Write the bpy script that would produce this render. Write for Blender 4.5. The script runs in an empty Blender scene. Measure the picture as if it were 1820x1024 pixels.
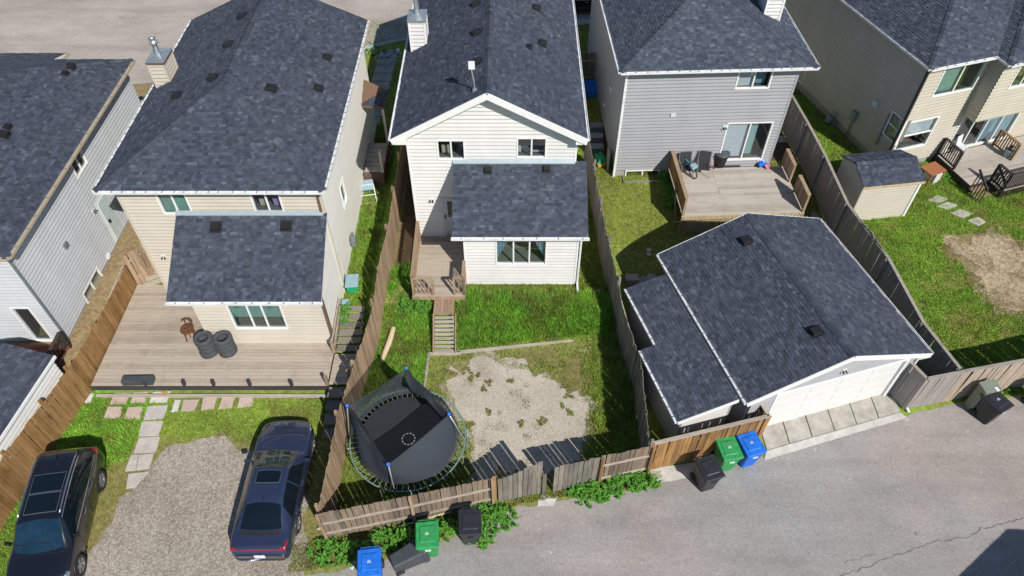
import bpy, bmesh, math, random
import numpy as np
from mathutils import Vector, Matrix, Euler

random.seed(11)
rng = np.random.default_rng(11)
PI = math.pi
scene = bpy.context.scene
COL = scene.collection

# ------------------------------------------------------------------ camera, sky, sun, exposure
FOC, PITCH, CAMH = 1298.0, math.radians(48.5), 22.5
cam_d = bpy.data.cameras.new('camera')
cam_d.sensor_width = 36.0
cam_d.lens = FOC / 1820.0 * 36.0
cam_d.clip_start = 0.1
cam_d.clip_end = 3000
cam = bpy.data.objects.new('camera', cam_d)
COL.objects.link(cam)
cam.location = (0, 0, CAMH)
cam.rotation_euler = (PI / 2 - PITCH, 0, 0)
scene.camera = cam

SUN_EL = math.radians(42.5)
SUN_AZ = math.radians(33)          # light travels towards (-sin, +cos) on the ground
L = Vector((-math.sin(SUN_AZ) * math.cos(SUN_EL), math.cos(SUN_AZ) * math.cos(SUN_EL), -math.sin(SUN_EL)))
world = bpy.data.worlds.new('World')
scene.world = world
world.use_nodes = True
wn = world.node_tree.nodes
bg = wn['Background']
sky = wn.new('ShaderNodeTexSky')
sky.sky_type = 'NISHITA'
sky.sun_disc = False
sky.sun_elevation = SUN_EL
sky.sun_rotation = math.atan2(-L.x, -L.y)
sky.air_density = 1.0
sky.dust_density = 0.3
sky.ozone_density = 3.0
world.node_tree.links.new(sky.outputs[0], bg.inputs[0])
bg.inputs[1].default_value = 0.085
sun_d = bpy.data.lights.new('sun', 'SUN')
sun_d.energy = 4.9
sun_d.angle = math.radians(0.5)
sun_d.color = (1.0, 0.95, 0.87)
sun = bpy.data.objects.new('sun', sun_d)
COL.objects.link(sun)
sun.rotation_euler = L.to_track_quat('-Z', 'Y').to_euler()
sun.location = (20, -30, 40)
vs = scene.view_settings
vs.view_transform = 'Standard'
vs.look = 'None'
vs.gamma = 1.0
vs.use_curve_mapping = False
vs.exposure = 0.10
scene.cycles.max_bounces = 8
scene.cycles.transparent_max_bounces = 16


# ------------------------------------------------------------------ surveying helpers
def _ray(x, y):
    u = (x - 910) / FOC
    w = (y - 512) / FOC
    return (u, math.cos(PITCH) - w * math.sin(PITCH), -math.sin(PITCH) - w * math.cos(PITCH))


def G(x, y, z=0.0):
    """Survey point: where the sight line through photo point x, y meets height z."""
    d = _ray(x, y)
    t = (z - CAMH) / d[2]
    return Vector((d[0] * t, d[1] * t, z))


def on_wall(p0, p1, x, y):
    """Survey point on the upright plane through p0, p1: distance along it and height."""
    d = _ray(x, y)
    tx, ty = p1[0] - p0[0], p1[1] - p0[1]
    ln = math.hypot(tx, ty)
    tx /= ln
    ty /= ln
    den = d[0] * ty - d[1] * tx
    t = (p0[0] * ty - p0[1] * tx) / den
    X, Y = d[0] * t, d[1] * t
    return ((X - p0[0]) * tx + (Y - p0[1]) * ty, CAMH + d[2] * t)


def smooth(a, b, x):
    t = min(1, max(0, (x - a) / (b - a)))
    return t * t * (3 - 2 * t)


def sstep(a, b, x):
    t = np.clip((x - a) / (b - a), 0, 1)
    return t * t * (3 - 2 * t)


def TZv(x, y):
    """Height of the ground: alley and pads at 0.1, lots step up towards the houses."""
    x = np.asarray(x, float)
    y = np.asarray(y, float)
    f1 = sstep(-7.0, -6.6, x)
    f2 = sstep(-6.0, -5.3, x)
    hi = (sstep(18.6, 21.0, y) * (1 - f1) + sstep(15.2, 18.2, y) * f1) * (1 - f2) + sstep(16.5, 18.7, y) * f2
    fa = 1 - sstep(-16.3, -15.4, x)
    hi = hi * (1 - fa) + sstep(13.0, 16.0, y) * fa
    g = sstep(3.6, 5.5, x)
    ge = sstep(13.3, 14.3, x)
    hi = hi * (1 - g) + g * (sstep(21.0, 26.5, y) * (1 - ge) + sstep(15.0, 22.0, y) * ge)
    return 0.1 + 0.72 * hi


def TZ(x, y):
    return float(TZv(x, y))


def lerp(a, b, t):
    return a + (b - a) * t


# ------------------------------------------------------------------ mesh builder
class MB:
    def __init__(self):
        self.v, self.f, self.c, self.sm = [], [], [], []

    def quad(self, *p, c=None):
        i = len(self.v)
        self.v += [tuple(q) for q in p]
        self.f.append(tuple(range(i, i + len(p))))
        self.c.append(c)
        return self

    def mesh(self, vs_, fs, c=None):
        i = len(self.v)
        self.v += [tuple(q) for q in vs_]
        for f in fs:
            self.f.append(tuple(k + i for k in f))
            self.c.append(c)
        return self

    def hexa(self, b, t, c=None):
        """b, t: four bottom and four top points, counter-clockwise from above"""
        return self.mesh(list(b) + list(t), [(3, 2, 1, 0), (4, 5, 6, 7), (0, 1, 5, 4), (1, 2, 6, 5), (2, 3, 7, 6), (3, 0, 4, 7)], c)

    def box(self, x0, x1, y0, y1, z0, z1, c=None):
        if x0 > x1: x0, x1 = x1, x0
        if y0 > y1: y0, y1 = y1, y0
        if z0 > z1: z0, z1 = z1, z0
        return self.hexa([(x0, y0, z0), (x1, y0, z0), (x1, y1, z0), (x0, y1, z0)],
                         [(x0, y0, z1), (x1, y0, z1), (x1, y1, z1), (x0, y1, z1)], c)

    def beam(self, a, b, w, h, up=(0, 0, 1), c=None):
        a, b = Vector(a), Vector(b)
        d = (b - a).normalized()
        up = Vector(up)
        if abs(d.dot(up)) > 0.99:
            up = Vector((0, 1, 0))
        s = d.cross(up).normalized()
        u = s.cross(d)
        s *= w / 2
        u *= h / 2
        return self.hexa([a - s - u, a + s - u, b + s - u, b - s - u], [a - s + u, a + s + u, b + s + u, b - s + u], c)

    def tube(self, pts, r, n=8, closed=False, cap=True, c=None):
        pts = [Vector(p) for p in pts]
        m = len(pts)
        rs = r if isinstance(r, (list, tuple)) else [r] * m
        i0 = len(self.v)
        up = Vector((0, 0, 1))
        prev = None
        for k, p in enumerate(pts):
            if closed:
                d = pts[(k + 1) % m] - pts[k - 1]
            else:
                d = pts[min(k + 1, m - 1)] - pts[max(k - 1, 0)]
            d.normalize()
            if prev is None:
                s = d.cross(up)
                if s.length < 0.05:
                    s = d.cross(Vector((0, 1, 0)))
                s.normalize()
            else:
                s = (prev - d * prev.dot(d)).normalized()
            prev = s
            t = d.cross(s)
            for j in range(n):
                a = 2 * PI * j / n
                self.v.append(tuple(p + (s * math.cos(a) + t * math.sin(a)) * rs[k]))
        for k in range(m if closed else m - 1):
            a = i0 + k * n
            b = i0 + ((k + 1) % m) * n
            for j in range(n):
                j2 = (j + 1) % n
                self.f.append((a + j, a + j2, b + j2, b + j))
                self.c.append(c)
        if cap and not closed:
            self.f.append(tuple(i0 + j for j in range(n - 1, -1, -1)))
            self.f.append(tuple(i0 + (m - 1) * n + j for j in range(n)))
            self.c += [c, c]
        return self

    def lathe(self, prof, n=24, o=(0, 0, 0), axis='z', c=None, cap=True):
        i0 = len(self.v)
        for r, h in prof:
            for j in range(n):
                a = 2 * PI * j / n
                x, y = r * math.cos(a), r * math.sin(a)
                if axis == 'z':
                    p = (x, y, h)
                elif axis == 'x':
                    p = (h, x, y)
                else:
                    p = (y, h, x)
                self.v.append((p[0] + o[0], p[1] + o[1], p[2] + o[2]))
        for k in range(len(prof) - 1):
            for j in range(n):
                j2 = (j + 1) % n
                a = i0 + k * n
                self.f.append((a + j, a + j2, a + n + j2, a + n + j))
                self.c.append(c)
        if cap:
            self.f.append(tuple(i0 + j for j in range(n - 1, -1, -1)))
            self.f.append(tuple(i0 + (len(prof) - 1) * n + j for j in range(n)))
            self.c += [c, c]
        return self

    def data(self, name, mat, smooth_=False):
        me = bpy.data.meshes.new(name)
        me.from_pydata(self.v, [], self.f)
        if any(c is not None for c in self.c):
            at = me.color_attributes.new('col', 'FLOAT_COLOR', 'CORNER')
            buf = []
            for f, c in zip(self.f, self.c):
                c = c or (1, 1, 1)
                buf += [c[0], c[1], c[2], 1.0] * len(f)
            at.data.foreach_set('color', buf)
        me.materials.append(mat)
        if smooth_:
            me.polygons.foreach_set('use_smooth', [True] * len(me.polygons))
        me.update()
        return me

    def build(self, name, mat, parent=None, smooth_=False, bevel=0, kind=None, auto=None):
        me = self.data(name, mat, smooth_)
        o = bpy.data.objects.new(name, me)
        COL.objects.link(o)
        if parent:
            o.parent = parent
        if bevel:
            b = o.modifiers.new('bevel', 'BEVEL')
            b.width = bevel
            b.segments = 2
            b.limit_method = 'ANGLE'
        if kind:
            o['kind'] = kind
        return o


def inst(name, me, parent, loc, rot=(0, 0, 0), scale=(1, 1, 1)):
    o = bpy.data.objects.new(name, me)
    COL.objects.link(o)
    o.parent = parent
    o.location = loc
    o.rotation_euler = rot
    o.scale = scale
    return o


def thing(name, label, cat, loc=(0, 0, 0), rz=0, group=None):
    o = bpy.data.objects.new(name, None)
    COL.objects.link(o)
    o.location = loc
    o.rotation_euler = (0, 0, rz)
    o.empty_display_size = 0.2
    return tag(o, label, cat, group)


def tag(o, label, cat, group=None):
    o['label'] = label
    o['category'] = cat
    if group:
        o['group'] = group
    return o


def copy_tree(o, parent=None):
    c = o.copy()
    COL.objects.link(c)
    if parent:
        c.parent = parent
    for ch in list(o.children):
        copy_tree(ch, c)
    return c


def struct(o):
    o['kind'] = 'structure'
    return o


# ------------------------------------------------------------------ materials
class NT:
    def __init__(self, name):
        self.m = bpy.data.materials.new(name)
        self.m.use_nodes = True
        self.t = self.m.node_tree
        self.b = self.t.nodes['Principled BSDF']

    def n(self, kind, **kw):
        nd = self.t.nodes.new(kind)
        for k, v in kw.items():
            setattr(nd, k, v)
        return nd

    def l(self, a, b):
        self.t.links.new(a, b)

    def coord(self, out='Object', scale=(1, 1, 1)):
        tc = self.n('ShaderNodeTexCoord')
        mp = self.n('ShaderNodeMapping')
        mp.inputs['Scale'].default_value = scale
        self.l(tc.outputs[out], mp.inputs[0])
        return mp.outputs[0]

    def pos(self, scale=(1, 1, 1)):
        ge = self.n('ShaderNodeNewGeometry')
        mp = self.n('ShaderNodeMapping')
        mp.inputs['Scale'].default_value = scale
        self.l(ge.outputs['Position'], mp.inputs[0])
        return mp.outputs[0]

    def noise(self, vec, scale, detail=4, rough=0.6):
        nd = self.n('ShaderNodeTexNoise')
        nd.inputs['Scale'].default_value = scale
        nd.inputs['Detail'].default_value = detail
        nd.inputs['Roughness'].default_value = rough
        self.l(vec, nd.inputs['Vector'])
        return nd.outputs[0]

    def ramp(self, fac, stops):
        r = self.n('ShaderNodeValToRGB')
        e = r.color_ramp.elements
        while len(e) < len(stops):
            e.new(0.5)
        for k, (p, c) in enumerate(stops):
            e[k].position = p
            e[k].color = (c, c, c, 1) if not hasattr(c, '__len__') else (*c[:3], 1)
        self.l(fac, r.inputs[0])
        return r.outputs[0]

    def mix(self, a, b, fac=1.0, mode='MULTIPLY'):
        m = self.n('ShaderNodeMix', data_type='RGBA', blend_type=mode)
        for sock, val in ((m.inputs[0], fac), (m.inputs[6], a), (m.inputs[7], b)):
            if hasattr(val, 'is_output') or isinstance(val, bpy.types.NodeSocket):
                self.l(val, sock)
            elif hasattr(val, '__len__'):
                sock.default_value = (*val[:3], 1)
            else:
                sock.default_value = val
        return m.outputs[2]

    def bump(self, h, strength=0.3, dist=0.02):
        b = self.n('ShaderNodeBump')
        b.inputs['Strength'].default_value = strength
        b.inputs['Distance'].default_value = dist
        self.l(h, b.inputs['Height'])
        self.l(b.outputs[0], self.b.inputs['Normal'])

    def base(self, c):
        if isinstance(c, bpy.types.NodeSocket):
            self.l(c, self.b.inputs['Base Color'])
        else:
            self.b.inputs['Base Color'].default_value = (*c[:3], 1)

    def set(self, rough=0.6, metal=0.0, spec=0.5, coat=0.0):
        self.b.inputs['Roughness'].default_value = rough
        self.b.inputs['Metallic'].default_value = metal
        self.b.inputs['Specular IOR Level'].default_value = spec
        self.b.inputs['Coat Weight'].default_value = coat
        self.b.inputs['Coat Roughness'].default_value = 0.03
        return self.m


def m_plain(name, c, rough=0.6, metal=0.0, spec=0.4, dirt=0.12, scale=6.0, coat=0.0):
    t = NT(name)
    p = t.pos()
    n = t.noise(p, scale, 5)
    t.base(t.mix(c, t.ramp(n, [(0.3, 1 - dirt), (0.7, 1.0 + dirt * 0.4)]), 1.0))
    return t.set(rough, metal, spec, coat)


def m_siding(name, c, dirt=0.10):
    t = NT(name)
    p = t.pos((1, 1, 0.35))
    n = t.noise(p, 1.4, 5)
    n2 = t.noise(t.pos((0.4, 0.4, 9)), 1.0, 2)
    k = t.mix(c, t.ramp(n, [(0.3, 1 - dirt), (0.7, 1.0)]), 1.0)
    t.base(t.mix(k, t.ramp(n2, [(0.3, 0.94), (0.7, 1.03)]), 1.0))
    return t.set(0.5, 0, 0.35)


def m_wood(name, c1, c2, axis='z', rough=0.8, vary=0.5, dirt=None, grain=1.0):
    """weathered boards: every object takes its own tone, the grain runs along the board"""
    t = NT(name)
    oi = t.n('ShaderNodeObjectInfo')
    ge = t.n('ShaderNodeTexCoord')
    sc = {'z': (14, 14, 1.2), 'x': (1.2, 14, 14), 'y': (14, 1.2, 14)}[axis]
    add = t.n('ShaderNodeVectorMath', operation='ADD')
    t.l(t.pos(sc), add.inputs[0])
    mul = t.n('ShaderNodeMath', operation='MULTIPLY')
    mul.inputs[1].default_value = 57.0
    t.l(oi.outputs['Random'], mul.inputs[0])
    t.l(mul.outputs[0], add.inputs[1])
    n = t.noise(add.outputs[0], 1.3, 5, 0.65)
    n2 = t.noise(t.pos(), 0.9, 4)
    ma = t.n('ShaderNodeMath', operation='MULTIPLY_ADD')
    t.l(oi.outputs['Random'], ma.inputs[0])
    ma.inputs[1].default_value = vary
    t.l(n2, ma.inputs[2])
    f = t.ramp(ma.outputs[0], [(0.35, 0.0), (0.55 + vary * 0.75, 1.0)])
    k = t.mix(c1, c2, f, 'MIX')
    k = t.mix(k, t.ramp(n, [(0.25, 1 - 0.5 * grain), (0.5, 1 - 0.05 * grain), (0.75, 1 + 0.2 * grain)]), 1.0)
    if dirt:
        nd = t.noise(t.pos(), 1.7, 5, 0.7)
        k = t.mix(k, dirt, t.ramp(nd, [(0.55, 0.0), (0.75, 0.75)]), 'MIX')
    t.base(k)
    t.bump(n, 0.35, 0.01)
    return t.set(rough, 0, 0.25)


def m_attr(name, rough=0.85, spec=0.25, noise_scale=9, amt=0.25, bump=0.3, trans=False):
    t = NT(name)
    a = t.n('ShaderNodeAttribute', attribute_name='col')
    n = t.noise(t.pos(), noise_scale, 4)
    t.base(t.mix(a.outputs[0], t.ramp(n, [(0.25, 1 - amt), (0.75, 1 + amt)]), 1.0))
    if bump:
        t.bump(t.noise(t.pos(), 60, 2), bump, 0.01)
    m = t.set(rough, 0, spec)
    if trans:
        t.b.inputs['Subsurface Weight'].default_value = 0.0
        tr = t.n('ShaderNodeBsdfTranslucent')
        t.l(a.outputs[0], tr.inputs[0])
        mx = t.n('ShaderNodeMixShader')
        mx.inputs[0].default_value = 0.3
        t.l(t.b.outputs[0], mx.inputs[1])
        t.l(tr.outputs[0], mx.inputs[2])
        t.l(mx.outputs[0], t.t.nodes['Material Output'].inputs[0])
    return m


def m_glass(name, tint=(0.75, 0.82, 0.85)):
    t = NT(name)
    out = t.t.nodes['Material Output']
    tr = t.n('ShaderNodeBsdfTransparent')
    tr.inputs[0].default_value = (*tint, 1)
    gl = t.n('ShaderNodeBsdfGlossy')
    gl.inputs['Roughness'].default_value = 0.02
    gl.inputs[0].default_value = (0.95, 0.98, 1, 1)
    lw = t.n('ShaderNodeLayerWeight')
    lw.inputs[0].default_value = 0.5
    fr = t.n('ShaderNodeMath', operation='MULTIPLY_ADD')
    t.l(lw.outputs['Facing'], fr.inputs[0])
    fr.inputs[1].default_value = 0.35
    fr.inputs[2].default_value = 0.04
    mx = t.n('ShaderNodeMixShader')
    t.l(fr.outputs[0], mx.inputs[0])
    t.l(tr.outputs[0], mx.inputs[1])
    t.l(gl.outputs[0], mx.inputs[2])
    t.l(mx.outputs[0], out.inputs[0])
    return t.m


def m_net(name, c, dens):
    t = NT(name)
    out = t.t.nodes['Material Output']
    tr = t.n('ShaderNodeBsdfTransparent')
    df = t.n('ShaderNodeBsdfDiffuse')
    df.inputs[0].default_value = (*c, 1)
    mx = t.n('ShaderNodeMixShader')
    mx.inputs[0].default_value = dens
    t.l(tr.outputs[0], mx.inputs[1])
    t.l(df.outputs[0], mx.inputs[2])
    t.l(mx.outputs[0], out.inputs[0])
    return t.m


def m_asphalt(name, c, warm):
    t = NT(name)
    p = t.pos()
    big = t.noise(p, 0.13, 6, 0.6)
    mid = t.noise(t.pos((0.75, 1.3, 1)), 0.5, 7, 0.68)
    fine = t.noise(p, 42, 3, 0.85)
    spk = t.noise(p, 13, 4, 0.75)
    k = t.mix(c, warm, t.ramp(big, [(0.38, 0.0), (0.62, 1.0)]), 'MIX')
    k = t.mix(k, t.ramp(mid, [(0.28, 0.80), (0.5, 1.0), (0.72, 1.14)]), 1.0)
    track = t.noise(t.pos((0.12, 0.9, 1)), 1.0, 5, 0.6)
    k = t.mix(k, t.ramp(track, [(0.3, 0.86), (0.5, 1.0), (0.7, 1.08)]), 1.0)
    k = t.mix(k, t.ramp(spk, [(0.3, 0.84), (0.5, 1.0), (0.7, 1.14)]), 1.0)
    k = t.mix(k, t.ramp(fine, [(0.3, 0.66), (0.5, 1.0), (0.72, 1.35)]), 1.0)
    st = t.noise(p, 0.8, 8, 0.8)
    k = t.mix(k, (0.50, 0.46, 0.43), t.ramp(st, [(0.64, 0.0), (0.74, 0.6)]), 'MIX')
    k = t.mix(k, (0.10, 0.092, 0.088), t.ramp(t.noise(t.pos((1.1, 1.1, 1)), 0.9, 8, 0.85), [(0.27, 0.6), (0.38, 0.0)]), 'MIX')
    peb = t.noise(p, 6.5, 2, 0.5)
    k = t.mix(k, (0.55, 0.52, 0.49), t.ramp(peb, [(0.74, 0.0), (0.77, 0.7)]), 'MIX')
    t.base(k)
    t.bump(fine, 0.5, 0.012)
    return t.set(0.9, 0, 0.25)


def m_gravel(name, a, b, c, scale=22, dark=0.45):
    t = NT(name)
    p = t.pos()
    vo = t.n('ShaderNodeTexVoronoi')
    vo.inputs['Scale'].default_value = scale
    t.l(p, vo.inputs['Vector'])
    sep = t.n('ShaderNodeSeparateColor')
    t.l(vo.outputs['Color'], sep.inputs[0])
    k = t.ramp(sep.outputs[0], [(0.1, a), (0.5, b), (0.95, c)])
    k = t.mix(k, t.ramp(vo.outputs['Distance'], [(0.25, 1.0), (0.75, dark)]), 1.0)
    big = t.noise(p, 0.5, 6, 0.7)
    k = t.mix(k, t.ramp(big, [(0.3, (0.72, 0.69, 0.64)), (0.5, (0.95, 0.95, 0.95)), (0.7, (1.1, 1.1, 1.12))]), 1.0)
    fine = t.noise(p, 9, 4, 0.8)
    k = t.mix(k, t.ramp(fine, [(0.3, 0.75), (0.7, 1.15)]), 1.0)
    t.base(k)
    t.bump(vo.outputs['Distance'], 0.6, 0.02)
    return t.set(0.95, 0, 0.2)


MT = {}
def m_shingle():
    t = NT('shingle')
    a = t.n('ShaderNodeAttribute', attribute_name='col')
    k = t.mix(a.outputs[0], t.ramp(t.noise(t.pos(), 7, 4), [(0.25, 0.8), (0.75, 1.2)]), 1.0)
    k = t.mix(k, t.ramp(t.noise(t.pos((1, 1, 0.4)), 0.45, 6, 0.7), [(0.3, (0.84, 0.86, 0.88)), (0.5, (1, 1, 1)), (0.7, (1.16, 1.12, 1.06))]), 1.0)
    k = t.mix(k, t.ramp(t.noise(t.pos(), 90, 2), [(0.3, 0.75), (0.7, 1.25)]), 1.0)
    t.base(k)
    t.bump(t.noise(t.pos(), 60, 2), 0.4, 0.01)
    return t.set(0.9, 0, 0.25)


MT['shingle'] = m_shingle()
MT['underlay'] = m_plain('roof_underlay', (0.03, 0.032, 0.038), 0.9)
MT['sd_white'] = m_siding('siding_white', (0.67, 0.665, 0.65))
MT['sd_pale'] = m_siding('siding_pale', (0.53, 0.55, 0.58))
MT['sd_cream'] = m_siding('siding_cream', (0.56, 0.515, 0.435))
MT['sd_tan'] = m_siding('siding_tan', (0.50, 0.46, 0.385))
MT['sd_grey'] = m_siding('siding_grey', (0.345, 0.35, 0.37))
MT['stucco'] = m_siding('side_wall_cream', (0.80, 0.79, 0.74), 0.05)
MT['trim'] = m_plain('white_trim', (0.78, 0.78, 0.77), 0.45)
MT['brown_trim'] = m_plain('brown_trim', (0.16, 0.10, 0.065), 0.5)
MT['dark_trim'] = m_plain('dark_trim', (0.045, 0.04, 0.045), 0.5)
MT['gutter'] = m_plain('gutter_white', (0.72, 0.73, 0.74), 0.4, 0, 0.5, 0.2, 3)
MT['gutter_dark'] = m_plain('gutter_dark', (0.10, 0.09, 0.085), 0.5)
MT['gutter_tan'] = m_plain('gutter_tan', (0.42, 0.36, 0.27), 0.5)
MT['flash'] = m_plain('flashing', (0.36, 0.42, 0.45), 0.45, 0.3)
MT['galv'] = m_plain('galvanised', (0.50, 0.55, 0.58), 0.35, 0.7)
MT['glass'] = m_glass('window_glass')
MT['glass_teal'] = m_glass('window_glass_teal', (0.45, 0.62, 0.60))
MT['room'] = m_plain('room_wall', (0.20, 0.20, 0.19), 0.9)
MT['blind'] = m_plain('blind', (0.55, 0.56, 0.57), 0.8)
MT['blind_teal'] = m_plain('blind_teal', (0.30, 0.46, 0.44), 0.8)
MT['curtain_blue'] = m_plain('curtain_blue', (0.20, 0.32, 0.38), 0.9)
MT['beige'] = m_plain('beige_cloth', (0.50, 0.44, 0.33), 0.9)
MT['vent'] = m_plain('vent_black', (0.018, 0.018, 0.02), 0.5)
MT['concrete'] = m_plain('concrete', (0.42, 0.40, 0.36), 0.9, 0, 0.2, 0.3, 3)
MT['concrete_light'] = m_plain('concrete_light', (0.55, 0.53, 0.50), 0.9, 0, 0.2, 0.25, 3)
MT['found'] = m_plain('foundation', (0.36, 0.34, 0.31), 0.9, 0, 0.2, 0.25, 2)
MT['paver_pink'] = m_plain('paver_pink', (0.52, 0.41, 0.35), 0.9, 0, 0.2, 0.2, 4)
MT['paver_grey'] = m_plain('paver_grey', (0.48, 0.45, 0.41), 0.9, 0, 0.2, 0.2, 4)
MT['paver_white'] = m_plain('paver_white', (0.60, 0.58, 0.55), 0.9, 0, 0.2, 0.2, 4)
MT['fence'] = m_wood('fence_weathered', (0.20, 0.145, 0.095), (0.40, 0.285, 0.185), vary=0.65)
MT['fence_orange'] = m_wood('fence_orange', (0.20, 0.105, 0.035), (0.34, 0.20, 0.085), dirt=(0.12, 0.06, 0.02))
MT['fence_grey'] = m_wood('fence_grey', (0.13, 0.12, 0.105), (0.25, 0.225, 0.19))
MT['fence_alley'] = m_wood('fence_alley', (0.12, 0.095, 0.075), (0.26, 0.195, 0.145), vary=0.7)
MT['fence_stained'] = m_wood('fence_stained', (0.13, 0.075, 0.04), (0.40, 0.22, 0.085), vary=0.55, dirt=(0.10, 0.06, 0.035))
MT['rail'] = m_wood('rail_pale', (0.33, 0.28, 0.23), (0.44, 0.39, 0.33), 'x')
MT['deck'] = m_wood('deck_boards', (0.31, 0.26, 0.205), (0.43, 0.37, 0.305), 'x', vary=0.8, dirt=(0.25, 0.20, 0.155), grain=0.4)
MT['deck_grey'] = m_wood('deck_boards_grey', (0.32, 0.285, 0.245), (0.45, 0.41, 0.36), 'x', vary=0.8, dirt=(0.28, 0.24, 0.20), grain=0.4)
MT['deck_wood'] = m_wood('deck_timber', (0.26, 0.18, 0.12), (0.37, 0.265, 0.18))
MT['rail_dark'] = m_wood('rail_dark_stain', (0.035, 0.028, 0.026), (0.06, 0.048, 0.042))
MT['wood_red'] = m_wood('deck_red', (0.20, 0.065, 0.045), (0.27, 0.09, 0.06), 'x')
MT['wood_pale'] = m_wood('wood_pale', (0.46, 0.36, 0.22), (0.55, 0.45, 0.30))
MT['comp'] = m_wood('composite_grey', (0.27, 0.245, 0.225), (0.32, 0.29, 0.27), vary=0.4, grain=0.5)
MT['comp_tan'] = m_wood('composite_tan', (0.36, 0.29, 0.225), (0.42, 0.345, 0.275), vary=0.5)
MT['comp_cap'] = m_wood('composite_cap', (0.30, 0.27, 0.235), (0.34, 0.30, 0.26), 'x')
MT['asphalt'] = m_asphalt('alley_asphalt', (0.285, 0.28, 0.275), (0.33, 0.29, 0.268))
MT['street'] = m_asphalt('street_asphalt', (0.36, 0.32, 0.285), (0.40, 0.355, 0.315))
MT['gravel'] = m_gravel('gravel_pad', (0.31, 0.27, 0.22), (0.41, 0.36, 0.30), (0.52, 0.475, 0.415), 24, 0.74)
MT['gravel_fine'] = m_gravel('gravel_fine', (0.47, 0.42, 0.345), (0.53, 0.475, 0.40), (0.59, 0.535, 0.455), 40, 0.88)
MT['dirt'] = m_gravel('dirt', (0.34, 0.26, 0.17), (0.42, 0.33, 0.22), (0.48, 0.38, 0.27), 9, 0.85)
MT['ground'] = m_attr('ground_turf', 0.95, 0.1, 7, 0.4, 0.5)
MT['grass'] = m_attr('grass_blades', 0.6, 0.3, 3, 0.25, 0, True)
MT['leaf'] = m_attr('weed_leaves', 0.55, 0.35, 4, 0.2, 0, True)
MT['crack'] = m_plain('crack', (0.15, 0.138, 0.13), 0.95)
MT['rubber'] = m_plain('rubber', (0.035, 0.036, 0.04), 0.75, 0, 0.3, 0.3)
MT['tyre_old'] = m_plain('old_tyre', (0.075, 0.08, 0.088), 0.8, 0, 0.3, 0.35, 8)
MT['rim'] = m_plain('alloy_rim', (0.45, 0.46, 0.48), 0.3, 0.8)
MT['black'] = m_plain('black_plastic', (0.02, 0.021, 0.024), 0.45, 0, 0.45)
MT['cloth_black'] = m_plain('black_mat', (0.022, 0.025, 0.032), 0.75)
MT['net'] = m_net('black_net', (0.07, 0.082, 0.10), 0.68)
MT['mat_print'] = m_plain('white_print', (0.75, 0.75, 0.75), 0.6)
MT['tramp'] = m_plain('teal_frame', (0.26, 0.42, 0.41), 0.35, 0.4)
MT['blue_cap'] = m_plain('blue_cap', (0.04, 0.16, 0.62), 0.4)
MT['bin_green'] = m_plain('bin_green', (0.035, 0.30, 0.09), 0.5, 0, 0.4, 0.3, 7)
MT['bin_blue'] = m_plain('bin_blue', (0.015, 0.16, 0.68), 0.5, 0, 0.4, 0.3, 7)
MT['bin_black'] = m_plain('bin_black', (0.026, 0.028, 0.034), 0.4, 0, 0.5, 0.25, 5)
MT['bin_grey'] = m_plain('bin_grey', (0.055, 0.065, 0.075), 0.5, 0, 0.4, 0.2, 5)
MT['paint_navy'] = m_plain('car_paint_navy', (0.030, 0.042, 0.092), 0.28, 0.3, 0.5, 0.04, 2, 1.0)
MT['paint_black'] = m_plain('car_paint_black', (0.007, 0.008, 0.014), 0.22, 0.1, 0.5, 0.04, 2, 1.0)
MT['car_glass'] = m_plain('car_glass', (0.004, 0.009, 0.014), 0.05, 0, 0.5, 0.0, 1, 0.3)
MT['car_glass_green'] = m_plain('car_glass_green', (0.05, 0.065, 0.058), 0.05, 0, 0.5, 0.5, 4, 0.3)
MT['car_glass_sky'] = m_plain('car_glass_sky', (0.008, 0.030, 0.055), 0.05, 0, 0.6, 0.4, 3, 0.6)  # blue sky reflection on the SUV windshield, put into the base colour
MT['chrome'] = m_plain('chrome', (0.7, 0.72, 0.75), 0.15, 1.0, 0.5, 0.0)
MT['red_lamp'] = m_plain('red_lamp', (0.26, 0.010, 0.016), 0.2, 0, 0.5, 0.0, 1, 1.0)
MT['plate'] = m_plain('plate_white', (0.75, 0.76, 0.8), 0.4)
MT['cabinet'] = m_plain('cabinet_green', (0.22, 0.25, 0.21), 0.5, 0.2)
MT['teal'] = m_plain('teal_plastic', (0.16, 0.42, 0.48), 0.5)
MT['lightblue'] = m_plain('light_blue', (0.27, 0.40, 0.46), 0.5)
MT['bike_blue'] = m_plain('bike_blue', (0.06, 0.38, 0.55), 0.35)
MT['bike_purple'] = m_plain('bike_purple', (0.16, 0.07, 0.42), 0.35)
MT['lilac'] = m_plain('lilac_cloth', (0.36, 0.26, 0.46), 0.8)
MT['pink'] = m_plain('pink_plastic', (0.55, 0.14, 0.26), 0.4)
MT['green_toy'] = m_plain('green_toy', (0.02, 0.36, 0.15), 0.45)
MT['yellow'] = m_plain('yellow_toy', (0.55, 0.30, 0.06), 0.5)
MT['metal'] = m_plain('meter_grey', (0.27, 0.31, 0.33), 0.45, 0.4)
MT['door_teal'] = m_plain('door_pale', (0.55, 0.64, 0.64), 0.4)
MT['door_grey'] = m_plain('door_grey', (0.50, 0.51, 0.54), 0.4)
MT['garage_door'] = m_plain('garage_door_white', (0.68, 0.675, 0.66), 0.45, 0, 0.4, 0.05)
MT['white_thing'] = m_plain('white_plastic', (0.60, 0.62, 0.64), 0.5)
MT['brown_lid'] = m_plain('rust_brown', (0.34, 0.13, 0.06), 0.6)
MT['chair_wood'] = m_plain('chair_wood', (0.14, 0.06, 0.03), 0.55)
MT['mesh_black'] = m_plain('sling_black', (0.03, 0.032, 0.036), 0.7)
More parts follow.
